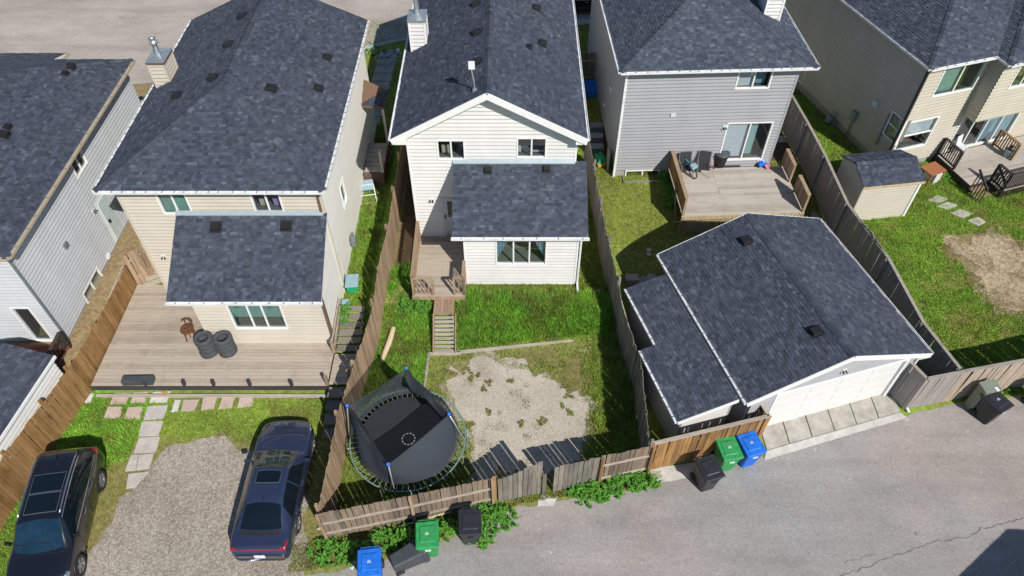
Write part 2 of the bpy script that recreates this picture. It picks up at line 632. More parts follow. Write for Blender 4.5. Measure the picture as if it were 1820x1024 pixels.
MT['mat_grey'] = m_plain('door_mat', (0.04, 0.042, 0.048), 0.95)
MT['stone'] = m_plain('stone', (0.42, 0.37, 0.30), 0.9, 0, 0.2, 0.3, 5)
MT['bricky'] = m_plain('brown_stone', (0.16, 0.10, 0.075), 0.9, 0, 0.2, 0.5, 12)


# ------------------------------------------------------------------ value noise for layout of turf
_tab = rng.random((256, 256))


def vn(x, y):
    x = np.asarray(x, float)
    y = np.asarray(y, float)
    xi = np.floor(x).astype(int)
    yi = np.floor(y).astype(int)
    fx = x - xi
    fy = y - yi
    fx = fx * fx * (3 - 2 * fx)
    fy = fy * fy * (3 - 2 * fy)
    a = _tab[xi % 256, yi % 256]
    b = _tab[(xi + 1) % 256, yi % 256]
    c = _tab[xi % 256, (yi + 1) % 256]
    d = _tab[(xi + 1) % 256, (yi + 1) % 256]
    return (a * (1 - fx) + b * fx) * (1 - fy) + (c * (1 - fx) + d * fx) * fy


def fbm(x, y, s=1.0, o=4):
    v = 0
    amp = 0.5
    for k in range(o):
        v = v + amp * vn(np.asarray(x) * s + 17.3 * k, np.asarray(y) * s + 9.1 * k)
        s *= 2.03
        amp *= 0.5
    return v / (1 - 0.5 ** o)


def inpoly(poly, x, y):
    x = np.asarray(x)
    y = np.asarray(y)
    ins = np.zeros(x.shape, bool)
    n = len(poly)
    for i in range(n):
        x0, y0 = poly[i][:2]
        x1, y1 = poly[(i + 1) % n][:2]
        if y0 == y1:
            continue
        c = ((y0 > y) != (y1 > y)) & (x < (x1 - x0) * (y - y0) / (y1 - y0) + x0)
        ins ^= c
    return ins


# lot boundaries (fence lines), found from the photo
F_BC = [(-5.72, 9.5), (-5.66, 12.7), (-5.42, 14.7), (-5.05, 17.3), (-4.85, 20.7), (-4.84, 27.5)]
F_CD = [(4.36, 11.66), (4.45, 14.8), (3.9, 18.1), (3.68, 20.1), (3.36, 27.0)]
F_AB = [(-16.2, 9.0), (-15.95, 11.3), (-15.55, 13.2), (-15.3, 14.6), (-15.15, 16.5), (-15.1, 19.5)]
F_DE = [(13.2, 29.6), (13.55, 25.2), (13.75, 22.4), (14.3, 19.2), (14.75, 16.4), (15.3, 14.45)]


def line_x(F, y):
    ys = [p[1] for p in F]
    xs = [p[0] for p in F]
    if ys[0] > ys[-1]:
        ys, xs = ys[::-1], xs[::-1]
    return np.interp(y, ys, xs)


GRAVEL_C = [(-2.5, 15.95), (-2.0, 16.05), (-1.1, 16.35), (-0.5, 16.0), (0.4, 15.7), (1.6, 15.3), (2.1, 14.6), (2.75, 14.2), (2.5, 13.2), (2.3, 11.9), (0.6, 11.45), (-1.0, 11.2), (-1.35, 12.3), (-1.3, 13.2), (-2.0, 14.1), (-2.35, 14.9)]
GRAVEL_B = [(-13.0, 6.5), (-13.05, 8.2), (-13.0, 9.4), (-12.75, 10.6), (-12.35, 11.4), (-12.0, 12.2), (-11.0, 12.75), (-10.0, 12.95), (-9.3, 12.5), (-8.6, 12.3), (-7.4, 12.2), (-6.9, 11.6), (-6.75, 10.4), (-6.55, 9.3), (-6.3, 8.4), (-6.2, 6.5)]
DIRT_E = [(18.2, 22.4), (19.4, 22.3), (20.5, 22.0), (22.5, 21.6), (23.5, 19.0), (21.0, 18.4), (19.6, 18.3), (18.6, 19.4), (18.4, 20.4), (17.9, 21.2)]
BORDER_Y = lambda x: 16.42 + 0.115 * (x + 3.08)


def turf(x, y):
    """colour (linear), blade height and density of the ground cover"""
    x = np.asarray(x, float)
    y = np.asarray(y, float)
    n1 = fbm(x, y, 0.7)
    n2 = fbm(x + 40, y + 11, 2.1)
    n3 = fbm(x + 7, y + 71, 0.45)
    green = np.stack([0.215 + 0.13 * n1, 0.335 + 0.14 * n1, 0.055 + 0.02 * n1], -1)
    lush = np.stack([0.15 + 0.14 * n1, 0.37 + 0.16 * n1, 0.042 + 0.02 * n1], -1)
    yellow = np.stack([0.235 + 0.06 * n1, 0.26 + 0.05 * n1, 0.065 + 0.0 * n1], -1)
    straw = np.stack([0.27 + 0.05 * n1, 0.22 + 0.04 * n1, 0.115 + 0.02 * n1], -1)
    soil = np.stack([0.19 + 0.06 * n1, 0.14 + 0.04 * n1, 0.085 + 0.02 * n1], -1)
    col = green.copy()
    hgt = np.full(x.shape, 0.075)
    den = np.full(x.shape, 1.0)

    def put(mask, c, h=None, d=None):
        nonlocal col, hgt, den
        m = np.clip(mask, 0, 1)
        col = col * (1 - m[..., None]) + c * m[..., None]
        if h is not None:
            hgt = hgt * (1 - m) + h * m
        if d is not None:
            den = den * (1 - m) + d * m
    xl = line_x(F_BC, y)
    xr = line_x(F_CD, y)
    inC = (x > xl) & (x < xr) & (y > 9.5 + 0.215 * (x + 5.8)) & (y < 27.5)
    inB = (x < xl) & (x > line_x(F_AB, y)) & (y < 30)
    inD = (x > xr) & (x < line_x(F_DE, y)) & (y > 15)
    inE = (x > line_x(F_DE, y)) & (y > 14)
    # centre lot
    by = BORDER_Y(x)
    up = inC & (y > by)
    put(up * sstep(0.0, 0.35, y - by), lush, 0.27, 1.5)
    put(up * sstep(18.6, 19.2, y + 0.5 * (n2 - 0.5)) * (x > -1.9), green * 0.6 + yellow * 0.4, 0.10, 1.0)
    put(inC * (x < -3.1) * (y > 12.5) * (y < 19), lush, 0.17, 1.4)
    put(inC * (x < -3.7) * (y > 18.3) * sstep(0.42, 0.62, n2 + 0.05), straw * 0.7 + green * 0.3, 0.06, 0.5)
    put(inC * (x < -3.8) * (y > 20.4), soil, 0.04, 0.15)
    low = inC & (y <= by) & (x > -3.15)
    put(low * 1.0, straw * 0.45 + green * 0.55, 0.07, 0.75)
    put(low * sstep(0.42, 0.6, n2) * (x > -1), straw * 0.85 + soil * 0.15, 0.04, 0.35)
    put(low * (x > 2.6) * sstep(2.4, 3.4, x + 1.2 * (n1 - 0.5)), green, 0.13, 1.0)
    put(inC * (y < 11.9 + 0.2 * x) * (x < -0.5), green * 0.7 + soil * 0.3, 0.08, 0.7)
    gp = inpoly(GRAVEL_C, x + 0.5 * (n2 - 0.5), y + 0.6 * (n1 - 0.5))
    put(gp * 1.0, straw * 0.75 + yellow * .25, 0.05, 0.02 + .45 * sstep(.58, .7, n2))
    # the lot with the parked cars
    put(inB * (y < 15) * sstep(12.0, 13.2, y + 0.5 * (n2 - 0.5)) * (x > -13), green * 0.9 + yellow * 0.1, 0.075, 1.2)
    put(inB * (y < 13) * (x > -13.2) * (1 - sstep(12.3, 13.4, y + (n2 - 0.5))), yellow * 0.55 + straw * 0.45, 0.05, 0.5)
    put(inB * (x < -13) * (y < 15), lush * 0.8 + green * 0.2, 0.12, 1.4)
    put(inB * (x > -13.55) * (x < -12.7) * (y < 12), yellow * 0.5 + straw * 0.5, 0.05, 0.6)
    put(inB * inpoly(GRAVEL_B, x + 0.6 * (n2 - 0.5), y + 0.6 * (n1 - 0.5)), straw, 0.04, 0.02)
    put(inB * (x > -7.0) * (y > 15), green * 0.7 + lush * 0.3, 0.16, 1.3)
    # the lot with the grey house
    put(inD * 1.0, yellow * 0.75 + green * 0.25, 0.06, 1.0)
    put(inD * (y < 21.8), green * 0.6 + soil * 0.4, 0.05, 0.7)
    put(inD * (y > 27), soil * 0.6, 0.04, 0.3)
    # the lot on the right
    put(inE * 1.0, green * 0.75 + lush * 0.25, 0.085, 1.2)
    put(inE * sstep(0.5, 0.68, n2) * (y < 24), green * 0.5 + yellow * 0.5, 0.06, 0.8)
    de = inpoly(DIRT_E, x + 0.9 * (n2 - 0.5), y + 0.9 * (n1 - 0.5))
    put(inE * de * 1.0, straw, 0.06, 0.10 + .5 * sstep(.5, .62, n2))
    # gaps between and in front of the houses
    far = (y > 30) & (x < 14)
    put(far * 1.0, green * 0.6 + yellow * 0.4, 0.06, 0.9)
    put((x < line_x(F_AB, y)) * (y > 13), soil * 0.8 + straw * 0.5, 0.03, 0.02)
    # strip along the alley, outside the fences
    s = y - (10.75 + 0.215 * (x - 0.96))
    put((s < 0) * (s > -1.6) * (x > -6.8) * (x < 4.8), green * 0.5 + straw * 0.5, 0.09, 0.8)
    # mottling: drier and duller patches everywhere
    dull = np.clip(sstep(.46, .72, n2) * .55 + sstep(.5, .75, n3) * .35, 0, .8)
    m_ = (dull * np.where(den > .3, 1.0, .0))[..., None]
    col = col * (1 - m_) + (yellow * .62 + straw * .2) * m_
    return col, hgt, den


# ------------------------------------------------------------------ the ground sheet
def make_ground():
    xs = np.concatenate([[-600, -200, -80, -40, -28], np.arange(-25, 27.01, 0.25), [32, 45, 80, 200, 600]])
    ys = np.concatenate([[-300, -60, -10, 2], np.arange(6, 44.01, 0.25), [50, 60, 90, 200, 900]])
    X, Y = np.meshgrid(xs, ys)
    Z = TZv(X, Y)
    nx = len(xs)
    ny = len(ys)
    v = np.stack([X, Y, Z], -1).reshape(-1, 3)
    i = np.arange(nx * ny).reshape(ny, nx)
    f = np.stack([i[:-1, :-1], i[:-1, 1:], i[1:, 1:], i[1:, :-1]], -1).reshape(-1, 4)
    me = bpy.data.meshes.new('ground')
    me.from_pydata(v.tolist(), [], f.tolist())
    c, h, d = turf(v[:, 0], v[:, 1])
    at = me.color_attributes.new('col', 'FLOAT_COLOR', 'POINT')
    at.data.foreach_set('color', np.concatenate([c * 0.8, np.ones((len(c), 1))], 1).ravel())
    me.materials.append(MT['ground'])
    me.polygons.foreach_set('use_smooth', [True] * len(me.polygons))
    o = bpy.data.objects.new('ground', me)
    COL.objects.link(o)
    return struct(o)


make_ground()


def sheet(name, poly, z, mat, rag=0.0, step=0.15, kind='structure', parent=None):
    """flat patch of ground with an uneven edge; z is a height or a function"""
    pts = []
    n = len(poly)
    for i in range(n):
        a = Vector(poly[i][:2])
        b = Vector(poly[(i + 1) % n][:2])
        m = max(1, int((b - a).length / step)) if rag else 1
        nn = (b - a).normalized() if (b - a).length else Vector((1, 0))
        nn = Vector((nn.y, -nn.x))
        for k in range(m):
            p = a.lerp(b, k / m)
            if rag:
                p = p + nn * rag * (2 * float(fbm(p.x * 1.0 + 3, p.y, 1.6, 5)) - 1.0) * 2
            pts.append(p)
    bm = bmesh.new()
    vsx = [bm.verts.new((p.x, p.y, z(p.x, p.y) if callable(z) else z)) for p in pts]
    fc = bm.faces.new(vsx)
    bmesh.ops.triangulate(bm, faces=[fc])
    if bm.faces and sum(f.normal.z for f in bm.faces) < 0:
        bmesh.ops.reverse_faces(bm, faces=bm.faces[:])
    me = bpy.data.meshes.new(name)
    bm.to_mesh(me)
    bm.free()
    me.materials.append(mat)
    o = bpy.data.objects.new(name, me)
    COL.objects.link(o)
    if kind:
        o['kind'] = kind
    if parent:
        o.parent = parent
    return o


# alley: one long strip of worn asphalt
AL = [(-60, 0.5), (-14, 7.0), (-13.0, 7.35), (-6.4, 8.15), (-5.2, 8.35), (-3.4, 8.75), (-2.4, 9.1), (-0.9, 9.85), (0.3, 10.35), (1.6, 10.55), (3.0, 10.75), (4.6, 11.1), (6.2, 11.75), (8.6, 12.15), (13.9, 13.66), (14.6, 13.95), (16.6, 14.35), (20, 14.75), (28, 16.6), (60, 25),
      (60, 4), (20, -6), (-60, -16)]
alley = sheet('alley', AL, 0.104, MT['asphalt'], 0.07, 0.25)


def ZS(x, y):
    return TZ(x, y)


gb = sheet('gravel_pad', GRAVEL_B, 0.109, MT['gravel'], 0.22, 0.12)
gc = sheet('gravel_patch', GRAVEL_C, 0.108, MT['gravel_fine'], 0.5, 0.06)
de_ = sheet('bare_earth', DIRT_E, lambda x, y: TZ(x, y) + 0.012, MT['dirt'], 0.75, 0.07)
# drape the earth patch on the slope
bm = bmesh.new()
bm.from_mesh(de_.data)
for k in range(2):
    bmesh.ops.subdivide_edges(bm, edges=[e for e in bm.edges if e.calc_length() > 0.5], cuts=2, use_grid_fill=True)
for v in bm.verts:
    v.co.z = TZ(v.co.x, v.co.y) + 0.014
bmesh.ops.triangulate(bm, faces=bm.faces[:])
bm.to_mesh(de_.data)
bm.free()
# the street at the front of the houses, its pavement and the drives
sheet('street', [(-60, 33.2), (-20.6, 33.4), (-13, 34.6), (-9.4, 36.3), (-8.6, 37.0), (-6.5, 38.1), (-3, 39.4), (3.7, 40.2), (9, 40.9), (30, 42), (60, 45), (60, 70), (-60, 70)], 0.826, MT['street'])
pv = sheet('pavement', [(-8.9, 36.6), (-6.5, 37.75), (-3, 39.0), (5.3, 39.75), (9, 40.2), (9, 40.86), (3.7, 40.16), (-3, 39.36), (-6.5, 38.06), (-8.8, 37.0)], 0.83, MT['concrete_light'])

# cracks in the asphalt
def crack(pts, w):
    m = MB()
    out = []
    for a, b in zip(pts[:-1], pts[1:]):
        n = max(2, int((Vector(b) - Vector(a)).length / 0.12))
        for k in range(n):
            p = Vector(a).lerp(Vector(b), k / n)
            out.append(p + Vector((random.uniform(-.035, .035), random.uniform(-.05, .05), 0)))
    for k in range(len(out) - 1):
        w1 = w * random.uniform(0.5, 1.2)
        d = (out[k + 1] - out[k]).normalized()
        s = Vector((-d.y, d.x, 0)) * w1 / 2
        m.quad(out[k] - s, out[k + 1] - s, out[k + 1] + s, out[k] + s)
    o = m.build('crack', MT['crack'], alley)
    return o


Zc = 0.108
crack([G(1480, 1030, Zc), G(1590, 988, Zc), G(1660, 962, Zc), G(1725, 954, Zc), G(1745, 940, Zc), G(1825, 920, Zc)], 0.03)
crack([G(1626, 947, Zc), G(1634, 958, Zc)], 0.04)
crack([G(1500, 1000, Zc), G(1560, 985, Zc)], 0.02)

# concrete apron in front of the garage: separate slabs and a pale strip
ap = struct(thing('concrete_apron', '', ''))
del ap['label'], ap['category']
c0, c1 = G(1348, 752, 0.12), G(1586, 695, 0.12)
d0, d1 = G(1362, 800, 0.12), G(1600, 732, 0.12)
e0, e1 = G(1358, 818, 0.12), G(1612, 742, 0.12)
for k in range(6):
    a, b = k / 6 + 0.004, (k + 1) / 6 - 0.004
    P = [d0.lerp(d1, a), d0.lerp(d1, b), c0.lerp(c1, b), c0.lerp(c1, a)]
    dz = random.uniform(-0.008, 0.008)
    MB().hexa([Vector((p.x, p.y, 0.05)) for p in P], [Vector((p.x, p.y, 0.135 + dz)) for p in P]).build('slab', MT['concrete'], ap)
P = [e0, e1, d1 - Vector((0.02, 0.03, 0)), d0 - Vector((0.0, 0.03, 0))]
MB().hexa([Vector((p.x, p.y, 0.04)) for p in P], [Vector((p.x, p.y, 0.127)) for p in P]).build('kerb_strip', MT['concrete_light'], ap)
s = [G(1152, 842, .1), G(1262, 818, .1), G(1270, 850, .1), G(1215, 852, .1), G(1165, 858, .1)]
sheet('concrete_pad', [G(1150, 836, .1), G(1168, 858, .1), G(1250, 846, .1), G(1275, 815, .1)], 0.118, MT['concrete_light'], 0.04, 0.2)
sheet('concrete_footing', [G(955, 900, .1), G(985, 902, .1), G(992, 882, .1), G(965, 878, .1)], 0.119, MT['concrete_light'], 0.06, 0.1)


# ------------------------------------------------------------------ house kit
SH_TONES = [(0.048, 0.057, 0.080), (0.056, 0.067, 0.093), (0.067, 0.079, 0.108), (0.040, 0.048, 0.068), (0.088, 0.102, 0.135)]
SH_W = [0.3, 0.32, 0.2, 0.12, 0.06]


def shingles(m, poly, expo=0.12, wmin=0.08, wmax=0.24, tones=None, dark=1.0):
    """courses of single shingles over a flat roof slope (convex polygon)"""
    tones = tones or SH_TONES
    P = [Vector(p) for p in poly]
    n = (P[1] - P[0]).cross(P[2] - P[0]).normalized()
    if n.z < 0:
        n = -n
    s = (Vector((0, 0, 1)) - n * n.z).normalized()
    h = s.cross(n).normalized()
    o = P[0]
    Q = [((p - o).dot(h), (p - o).dot(s)) for p in P]
    b0 = min(q[1] for q in Q)
    b1 = max(q[1] for q in Q)

    def span(b):
        b = min(max(b, b0 + 1e-5), b1 - 1e-5)
        xs = []
        for i in range(len(Q)):
            (xa, ya), (xb, yb) = Q[i], Q[(i + 1) % len(Q)]
            if (ya - b) * (yb - b) <= 0 and ya != yb:
                xs.append(xa + (xb - xa) * (b - ya) / (yb - ya))
        return (min(xs), max(xs)) if xs else (0, 0)
    rows = int(math.ceil((b1 - b0) / expo))
    for r in range(rows):
        lo = b0 + r * expo
        hi = min(lo + expo + 0.02, b1)
        l0, r0 = span(lo)
        l1, r1 = span(hi)
        a = min(l0, l1) - random.uniform(0, wmax)
        end = max(r0, r1)
        while a < end:
            w = random.uniform(wmin, wmax)
            xs = [min(max(a, l0), r0), min(max(a + w, l0), r0), min(max(a + w, l1), r1), min(max(a, l1), r1)]
            a += w
            if xs[1] - xs[0] < 0.005 and xs[2] - xs[3] < 0.005:
                continue
            t = random.choice((0.010, 0.012, 0.02, 0.024))
            drop = random.choice((0, 0, 0, 0.018))
            bl = o + h * xs[0] + s * (lo - drop * (r > 0))
            br = o + h * xs[1] + s * (lo - drop * (r > 0))
            tr = o + h * xs[2] + s * hi
            tl = o + h * xs[3] + s * hi
            c = random.choices(tones, SH_W)[0]
            j = random.uniform(0.86, 1.14) * dark
            c = tuple(k * j for k in c)
            T = n * t
            e = n * 0.004
            m.quad(bl + T, br + T, tr + e, tl + e, c=c)
            m.quad(bl, br, br + T, bl + T, c=c)
            m.quad(br, tr, tr + e, br + T, c=c)
            m.quad(tl, bl, bl + T, tl + e, c=c)
    return n


def caps(m, a, b, na, nb, piece=0.24, w=0.15):
    """ridge or hip cap pieces from a to b over slopes with normals na, nb"""
    a, b = Vector(a), Vector(b)
    d = (b - a)
    ln = d.length
    d.normalize()
    up = (na + nb).normalized()
    sa = (na - up * na.dot(up))
    da = d.cross(na)
    if da.dot(sa) < 0:
        da = -da
    db = d.cross(nb)
    sb = (nb - up * nb.dot(up))
    if db.dot(sb) < 0:
        db = -db
    k = int(ln / piece)
    for i in range(k + 1):
        p = a + d * (i * piece)
        q = a + d * min(ln, (i + 1) * piece + 0.02)
        c = random.choices(SH_TONES, SH_W)[0]
        t = up * 0.04
        t2 = up * 0.022
        m.quad(p + t, q + t2, q + t2 + da * w, p + t + da * w, c=c)
        m.quad(p + t + db * w, q + t2 + db * w, q + t2, p + t, c=c)
        m.quad(p + t + da * w, p + t + db * w, p + db * w, p + da * w, c=c)


def roof(parent, slopes, ridges=(), thick=0.10, name='roof', under='trim', dark=1.0):
    """slopes: convex polygons (upper faces). A slab under them, shingles on top."""
    m = MB()
    for poly in slopes:
        P = [Vector(p) for p in poly]
        n = (P[1] - P[0]).cross(P[2] - P[0])
        if n.z < 0:
            P = P[::-1]
        k = len(P)
        low = [p - Vector((0, 0, thick)) for p in P]
        m.mesh(P + low, [tuple(range(k)), tuple(range(2 * k - 1, k - 1, -1))] +
               [(i, k + i, k + (i + 1) % k, (i + 1) % k) for i in range(k)])
    r = m.build(name, MT[under], parent)
    ms = MB()
    for poly in slopes:
        shingles(ms, poly, dark=dark)
    ms.build('shingles', MT['shingle'], r, kind='stuff')
    if ridges:
        mc = MB()
        for a, b, pa, pb in ridges:
            def nrm(p):
                q = (Vector(p[1]) - Vector(p[0])).cross(Vector(p[2]) - Vector(p[0])).normalized()
                return q if q.z > 0 else -q
            caps(mc, a, b, nrm(pa), nrm(pb))
        mc.build('ridge_cap', MT['shingle'], r, kind='stuff')
    return r


class Wall:
    """upright wall from p0 to p1 (local coordinates); outside is to the right of p0->p1"""

    def __init__(self, p0, p1):
        self.p0 = Vector((p0[0], p0[1], 0))
        self.p1 = Vector((p1[0], p1[1], 0))
        self.t = (self.p1 - self.p0).normalized()
        self.n = Vector((self.t.y, -self.t.x, 0))
        self.len = (self.p1 - self.p0).length

    def pt(self, u, z, d=0.0):
        return self.p0 + self.t * u + self.n * d + Vector((0, 0, z))

    def box(self, m, u0, u1, z0, z1, d0, d1, c=None):
        return m.hexa([self.pt(u0, z0, d1), self.pt(u1, z0, d1), self.pt(u1, z0, d0), self.pt(u0, z0, d0)],
                      [self.pt(u0, z1, d1), self.pt(u1, z1, d1), self.pt(u1, z1, d0), self.pt(u0, z1, d0)], c)

    def siding(self, parent, z0, z1, mat, holes=(), pitch=0.165, lim=None, lap=0.032, name='wall', vertical=False):
        m = MB()
        lim = lim or (lambda z: (0, self.len))
        nrow = int(math.ceil((z1 - z0) / pitch))
        for r in range(nrow):
            za, zb = z0 + r * pitch, min(z1, z0 + (r + 1) * pitch)
            lip = min(0.036, pitch * .25)
            dep = lambda z: lap - .5 * lip * (1 - (z - za) / lip) if z - za < lip - 1e-6 else lap * (1 - (z - za - lip) / (pitch - lip))
            cuts = sorted({za, zb, min(zb, za + lip)} | {z for h in holes for z in (h[2], h[3]) if za < z < zb})
            for ca, cb in zip(cuts[:-1], cuts[1:]):
                da, db = dep(ca), dep(cb)
                iv = [(-1e3, 1e3)]
                for h in holes:
                    if h[2] < (ca + cb) / 2 < h[3]:
                        new = []
                        for x0, x1 in iv:
                            if h[0] > x0: new.append((x0, min(x1, h[0])))
                            if h[1] < x1: new.append((max(x0, h[1]), x1))
                        iv = [q for q in new if q[1] > q[0]]
                la, ra = lim(ca)
                lb, rb = lim(cb)
                for x0, x1 in iv:
                    A0, A1 = max(x0, la), min(x1, ra)
                    B0, B1 = max(x0, lb), min(x1, rb)
                    if A1 <= A0:
                        continue
                    if B1 < B0:
                        B0 = B1 = (max(min(B0, A1), A0))
                    m.quad(self.pt(A0, ca, da), self.pt(A1, ca, da), self.pt(B1, cb, db), self.pt(B0, cb, db))
                    if ca == za and r > 0:
                        m.quad(self.pt(A0, ca, 0), self.pt(A1, ca, 0), self.pt(A1, ca, da), self.pt(A0, ca, da))
        return m.build(name, MT[mat], parent)

    def plain(self, parent, z0, z1, mat, d=-0.02, th=0.1, name='foundation'):
        m = MB()
        self.box(m, 0, self.len, z0, z1, d - th, d)
        return m.build(name, MT[mat], parent)

    def corner(self, parent, u, z0, z1, mat='trim', w=0.09):
        m = MB()
        self.box(m, u - w / 2, u + w / 2, z0, z1, -0.05, 0.03)
        return m.build('corner_trim', MT[mat], parent)


def window(parent, W, u0, u1, z0, z1, lights=(0.5,), frame=0.06, blind=None, glass='glass', cross=None, name='window', trim='trim', stuff=None, depth=0.9, ext=0.25):
    """framed opening with separate panes in front of a small room"""
    m = MB()
    fo = frame
    W.box(m, u0 - 0.0, u0 + fo, z0, z1, -0.07, 0.035)
    W.box(m, u1 - fo, u1, z0, z1, -0.07, 0.035)
    W.box(m, u0 + fo, u1 - fo, z0, z0 + fo, -0.07, 0.045)
    W.box(m, u0 + fo, u1 - fo, z1 - fo, z1, -0.07, 0.035)
    w = m.build(name, MT[trim], parent)
    iu0, iu1, iz0, iz1 = u0 + fo, u1 - fo, z0 + fo, z1 - fo
    cuts = [iu0] + [iu0 + (iu1 - iu0) * f for f in lights] + [iu1]
    mm = MB()
    for c in cuts[1:-1]:
        W.box(mm, c - 0.028, c + 0.028, iz0, iz1, -0.05, 0.012)
    if cross:
        zc = iz0 + (iz1 - iz0) * cross
        W.box(mm, iu0, iu1, zc - 0.028, zc + 0.028, -0.052, 0.014)
    if mm.v:
        mm.build('mullion', MT[trim], w)
    for a, b in zip(cuts[:-1], cuts[1:]):
        zz = [iz0, iz1] if not cross else [iz0, iz0 + (iz1 - iz0) * cross, iz1]
        for za, zb in zip(zz[:-1], zz[1:]):
            g = MB()
            g.quad(W.pt(a, za, -0.03), W.pt(b, za, -0.03), W.pt(b, zb, -0.03), W.pt(a, zb, -0.03))
            g.build('pane', MT[glass], w)
    r = MB()
    e = ext
    a = [W.pt(iu0, iz0, -0.08), W.pt(iu1, iz0, -0.08), W.pt(iu1, iz1, -0.08), W.pt(iu0, iz1, -0.08)]
    b = [W.pt(iu0 - e, iz0 - e, -depth), W.pt(iu1 + e, iz0 - e, -depth), W.pt(iu1 + e, iz1, -depth), W.pt(iu0 - e, iz1, -depth)]
    r.mesh(a + b, [(4, 5, 6, 7), (0, 1, 5, 4), (1, 2, 6, 5), (2, 3, 7, 6), (3, 0, 4, 7)])
    r.build('room', MT['room'], w)
    if blind:
        k, frac, col = blind
        bm_ = MB()
        ub0, ub1 = (iu0 + (iu1 - iu0) * k[0], iu0 + (iu1 - iu0) * k[1])
        zb0 = iz1 - (iz1 - iz0) * frac
        nslat = max(3, int((iz1 - zb0) / 0.06))
        for s_ in range(nslat):
            zz = zb0 + (iz1 - zb0) * s_ / nslat
            bm_.quad(W.pt(ub0, zz, -0.10), W.pt(ub1, zz, -0.10), W.pt(ub1, zz + (iz1 - zb0) / nslat, -0.12), W.pt(ub0, zz + (iz1 - zb0) / nslat, -0.12))
        bm_.build('blind', MT[col], w)
    if stuff:
        for (fa, fb, za, zb, dd, col) in stuff:
            q = MB()
            W.box(q, iu0 + (iu1 - iu0) * fa, iu0 + (iu1 - iu0) * fb, iz0 + (iz1 - iz0) * za, iz0 + (iz1 - iz0) * zb, -dd - 0.05, -dd)
            q.build('curtain', MT[col], w)
    return w


def gutter(parent, a, b, n, mat='gutter', w=0.095, h=0.085, strap='metal', gap=0.75, hang=True, name='gutter'):
    """open trough along an eave from a to b; n points away from the house"""
    a, b, n = Vector(a), Vector(b), Vector(n).normalized()
    up = Vector((0, 0, 1))
    m = MB()

    def bar(d0, d1, z0, z1):
        m.hexa([a + n * d0 + up * z0, a + n * d1 + up * z0, b + n * d1 + up * z0, b + n * d0 + up * z0],
               [a + n * d0 + up * z1, a + n * d1 + up * z1, b + n * d1 + up * z1, b + n * d0 + up * z1])
    bar(w - 0.02, w, -h, 0.0)
    bar(0.004, w - 0.02, -h, -h + 0.05)
    bar(0.002, 0.014, -h + 0.05, -0.004)
    g = m.build(name, MT[mat], parent)
    if hang:
        mh = MB()
        ln = (b - a).length
        d = (b - a).normalized()
        k = max(2, int(ln / gap))
        for i in range(k + 1):
            p = a + d * (ln * (i + 0.5 * random.uniform(0.6, 1.4)) / (k + 1))
            mh.beam(p + n * 0.0 - up * 0.012, p + n * (w + 0.004) + up * 0.006, 0.03, 0.014)
        mh.build('hanger', MT[strap], g, kind='stuff')
    return g


def downspout(parent, pts, mat='gutter', w=0.07):
    m = MB()
    for a, b in zip(pts[:-1], pts[1:]):
        m.beam(a, b, w, w * 0.85)
    return m.build('downspout', MT[mat], parent)


def roof_vent(parent, p, n, size=0.32, kind='box'):
    """black roof vent sitting on the slope with normal n"""
    p, n = Vector(p), Vector(n).normalized()
    s = (Vector((0, 0, 1)) - n * n.z).normalized()
    h = s.cross(n)
    m = MB()
    k = size / 2
    if kind == 'box':
        def q(a, b, c):
            return p + h * a + s * b + n * c
        m.hexa([q(-k - .06, -k - .06, 0.0), q(k + .06, -k - .06, 0.0), q(k + .06, k + .06, 0.0), q(-k - .06, k + .06, 0.0)],
               [q(-k - .06, -k - .06, 0.03), q(k + .06, -k - .06, 0.03), q(k + .06, k + .06, 0.03), q(-k - .06, k + .06, 0.03)])
        m.hexa([q(-k, -k, 0.03), q(k, -k, 0.03), q(k, k, 0.03), q(-k, k, 0.03)],
               [q(-k * .9, -k * 1.0, 0.17), q(k * .9, -k * 1.0, 0.17), q(k * .85, k * .8, 0.11), q(-k * .85, k * .8, 0.11)])
    else:
        m.tube([p, p + Vector((0, 0, 0.35))], 0.055, 10)
        m.lathe([(0.13, 0), (0.10, 0.05), (0.06, 0.09)], 12, tuple(p + n * 0.0))
    return m.build('roof_vent' if kind == 'box' else 'vent_pipe', MT['vent'], parent)


def wall_lamp(parent, W, u, z):
    m = MB()
    W.box(m, u - 0.08, u + 0.08, z - 0.08, z + 0.08, 0.012, 0.035)
    o = m.build('wall_lamp', MT['trim'], parent)
    k = MB()
    for s in (-1, 1):
        a = W.pt(u + s * 0.03, z, 0.035)
        b = W.pt(u + s * 0.06, z - 0.05, 0.10)
        k.tube([a, b, b + (b - a) * 0.35], [0.015, 0.03, 0.036], 8)
    k.build('lamp_head', MT['vent'], o)
    return o


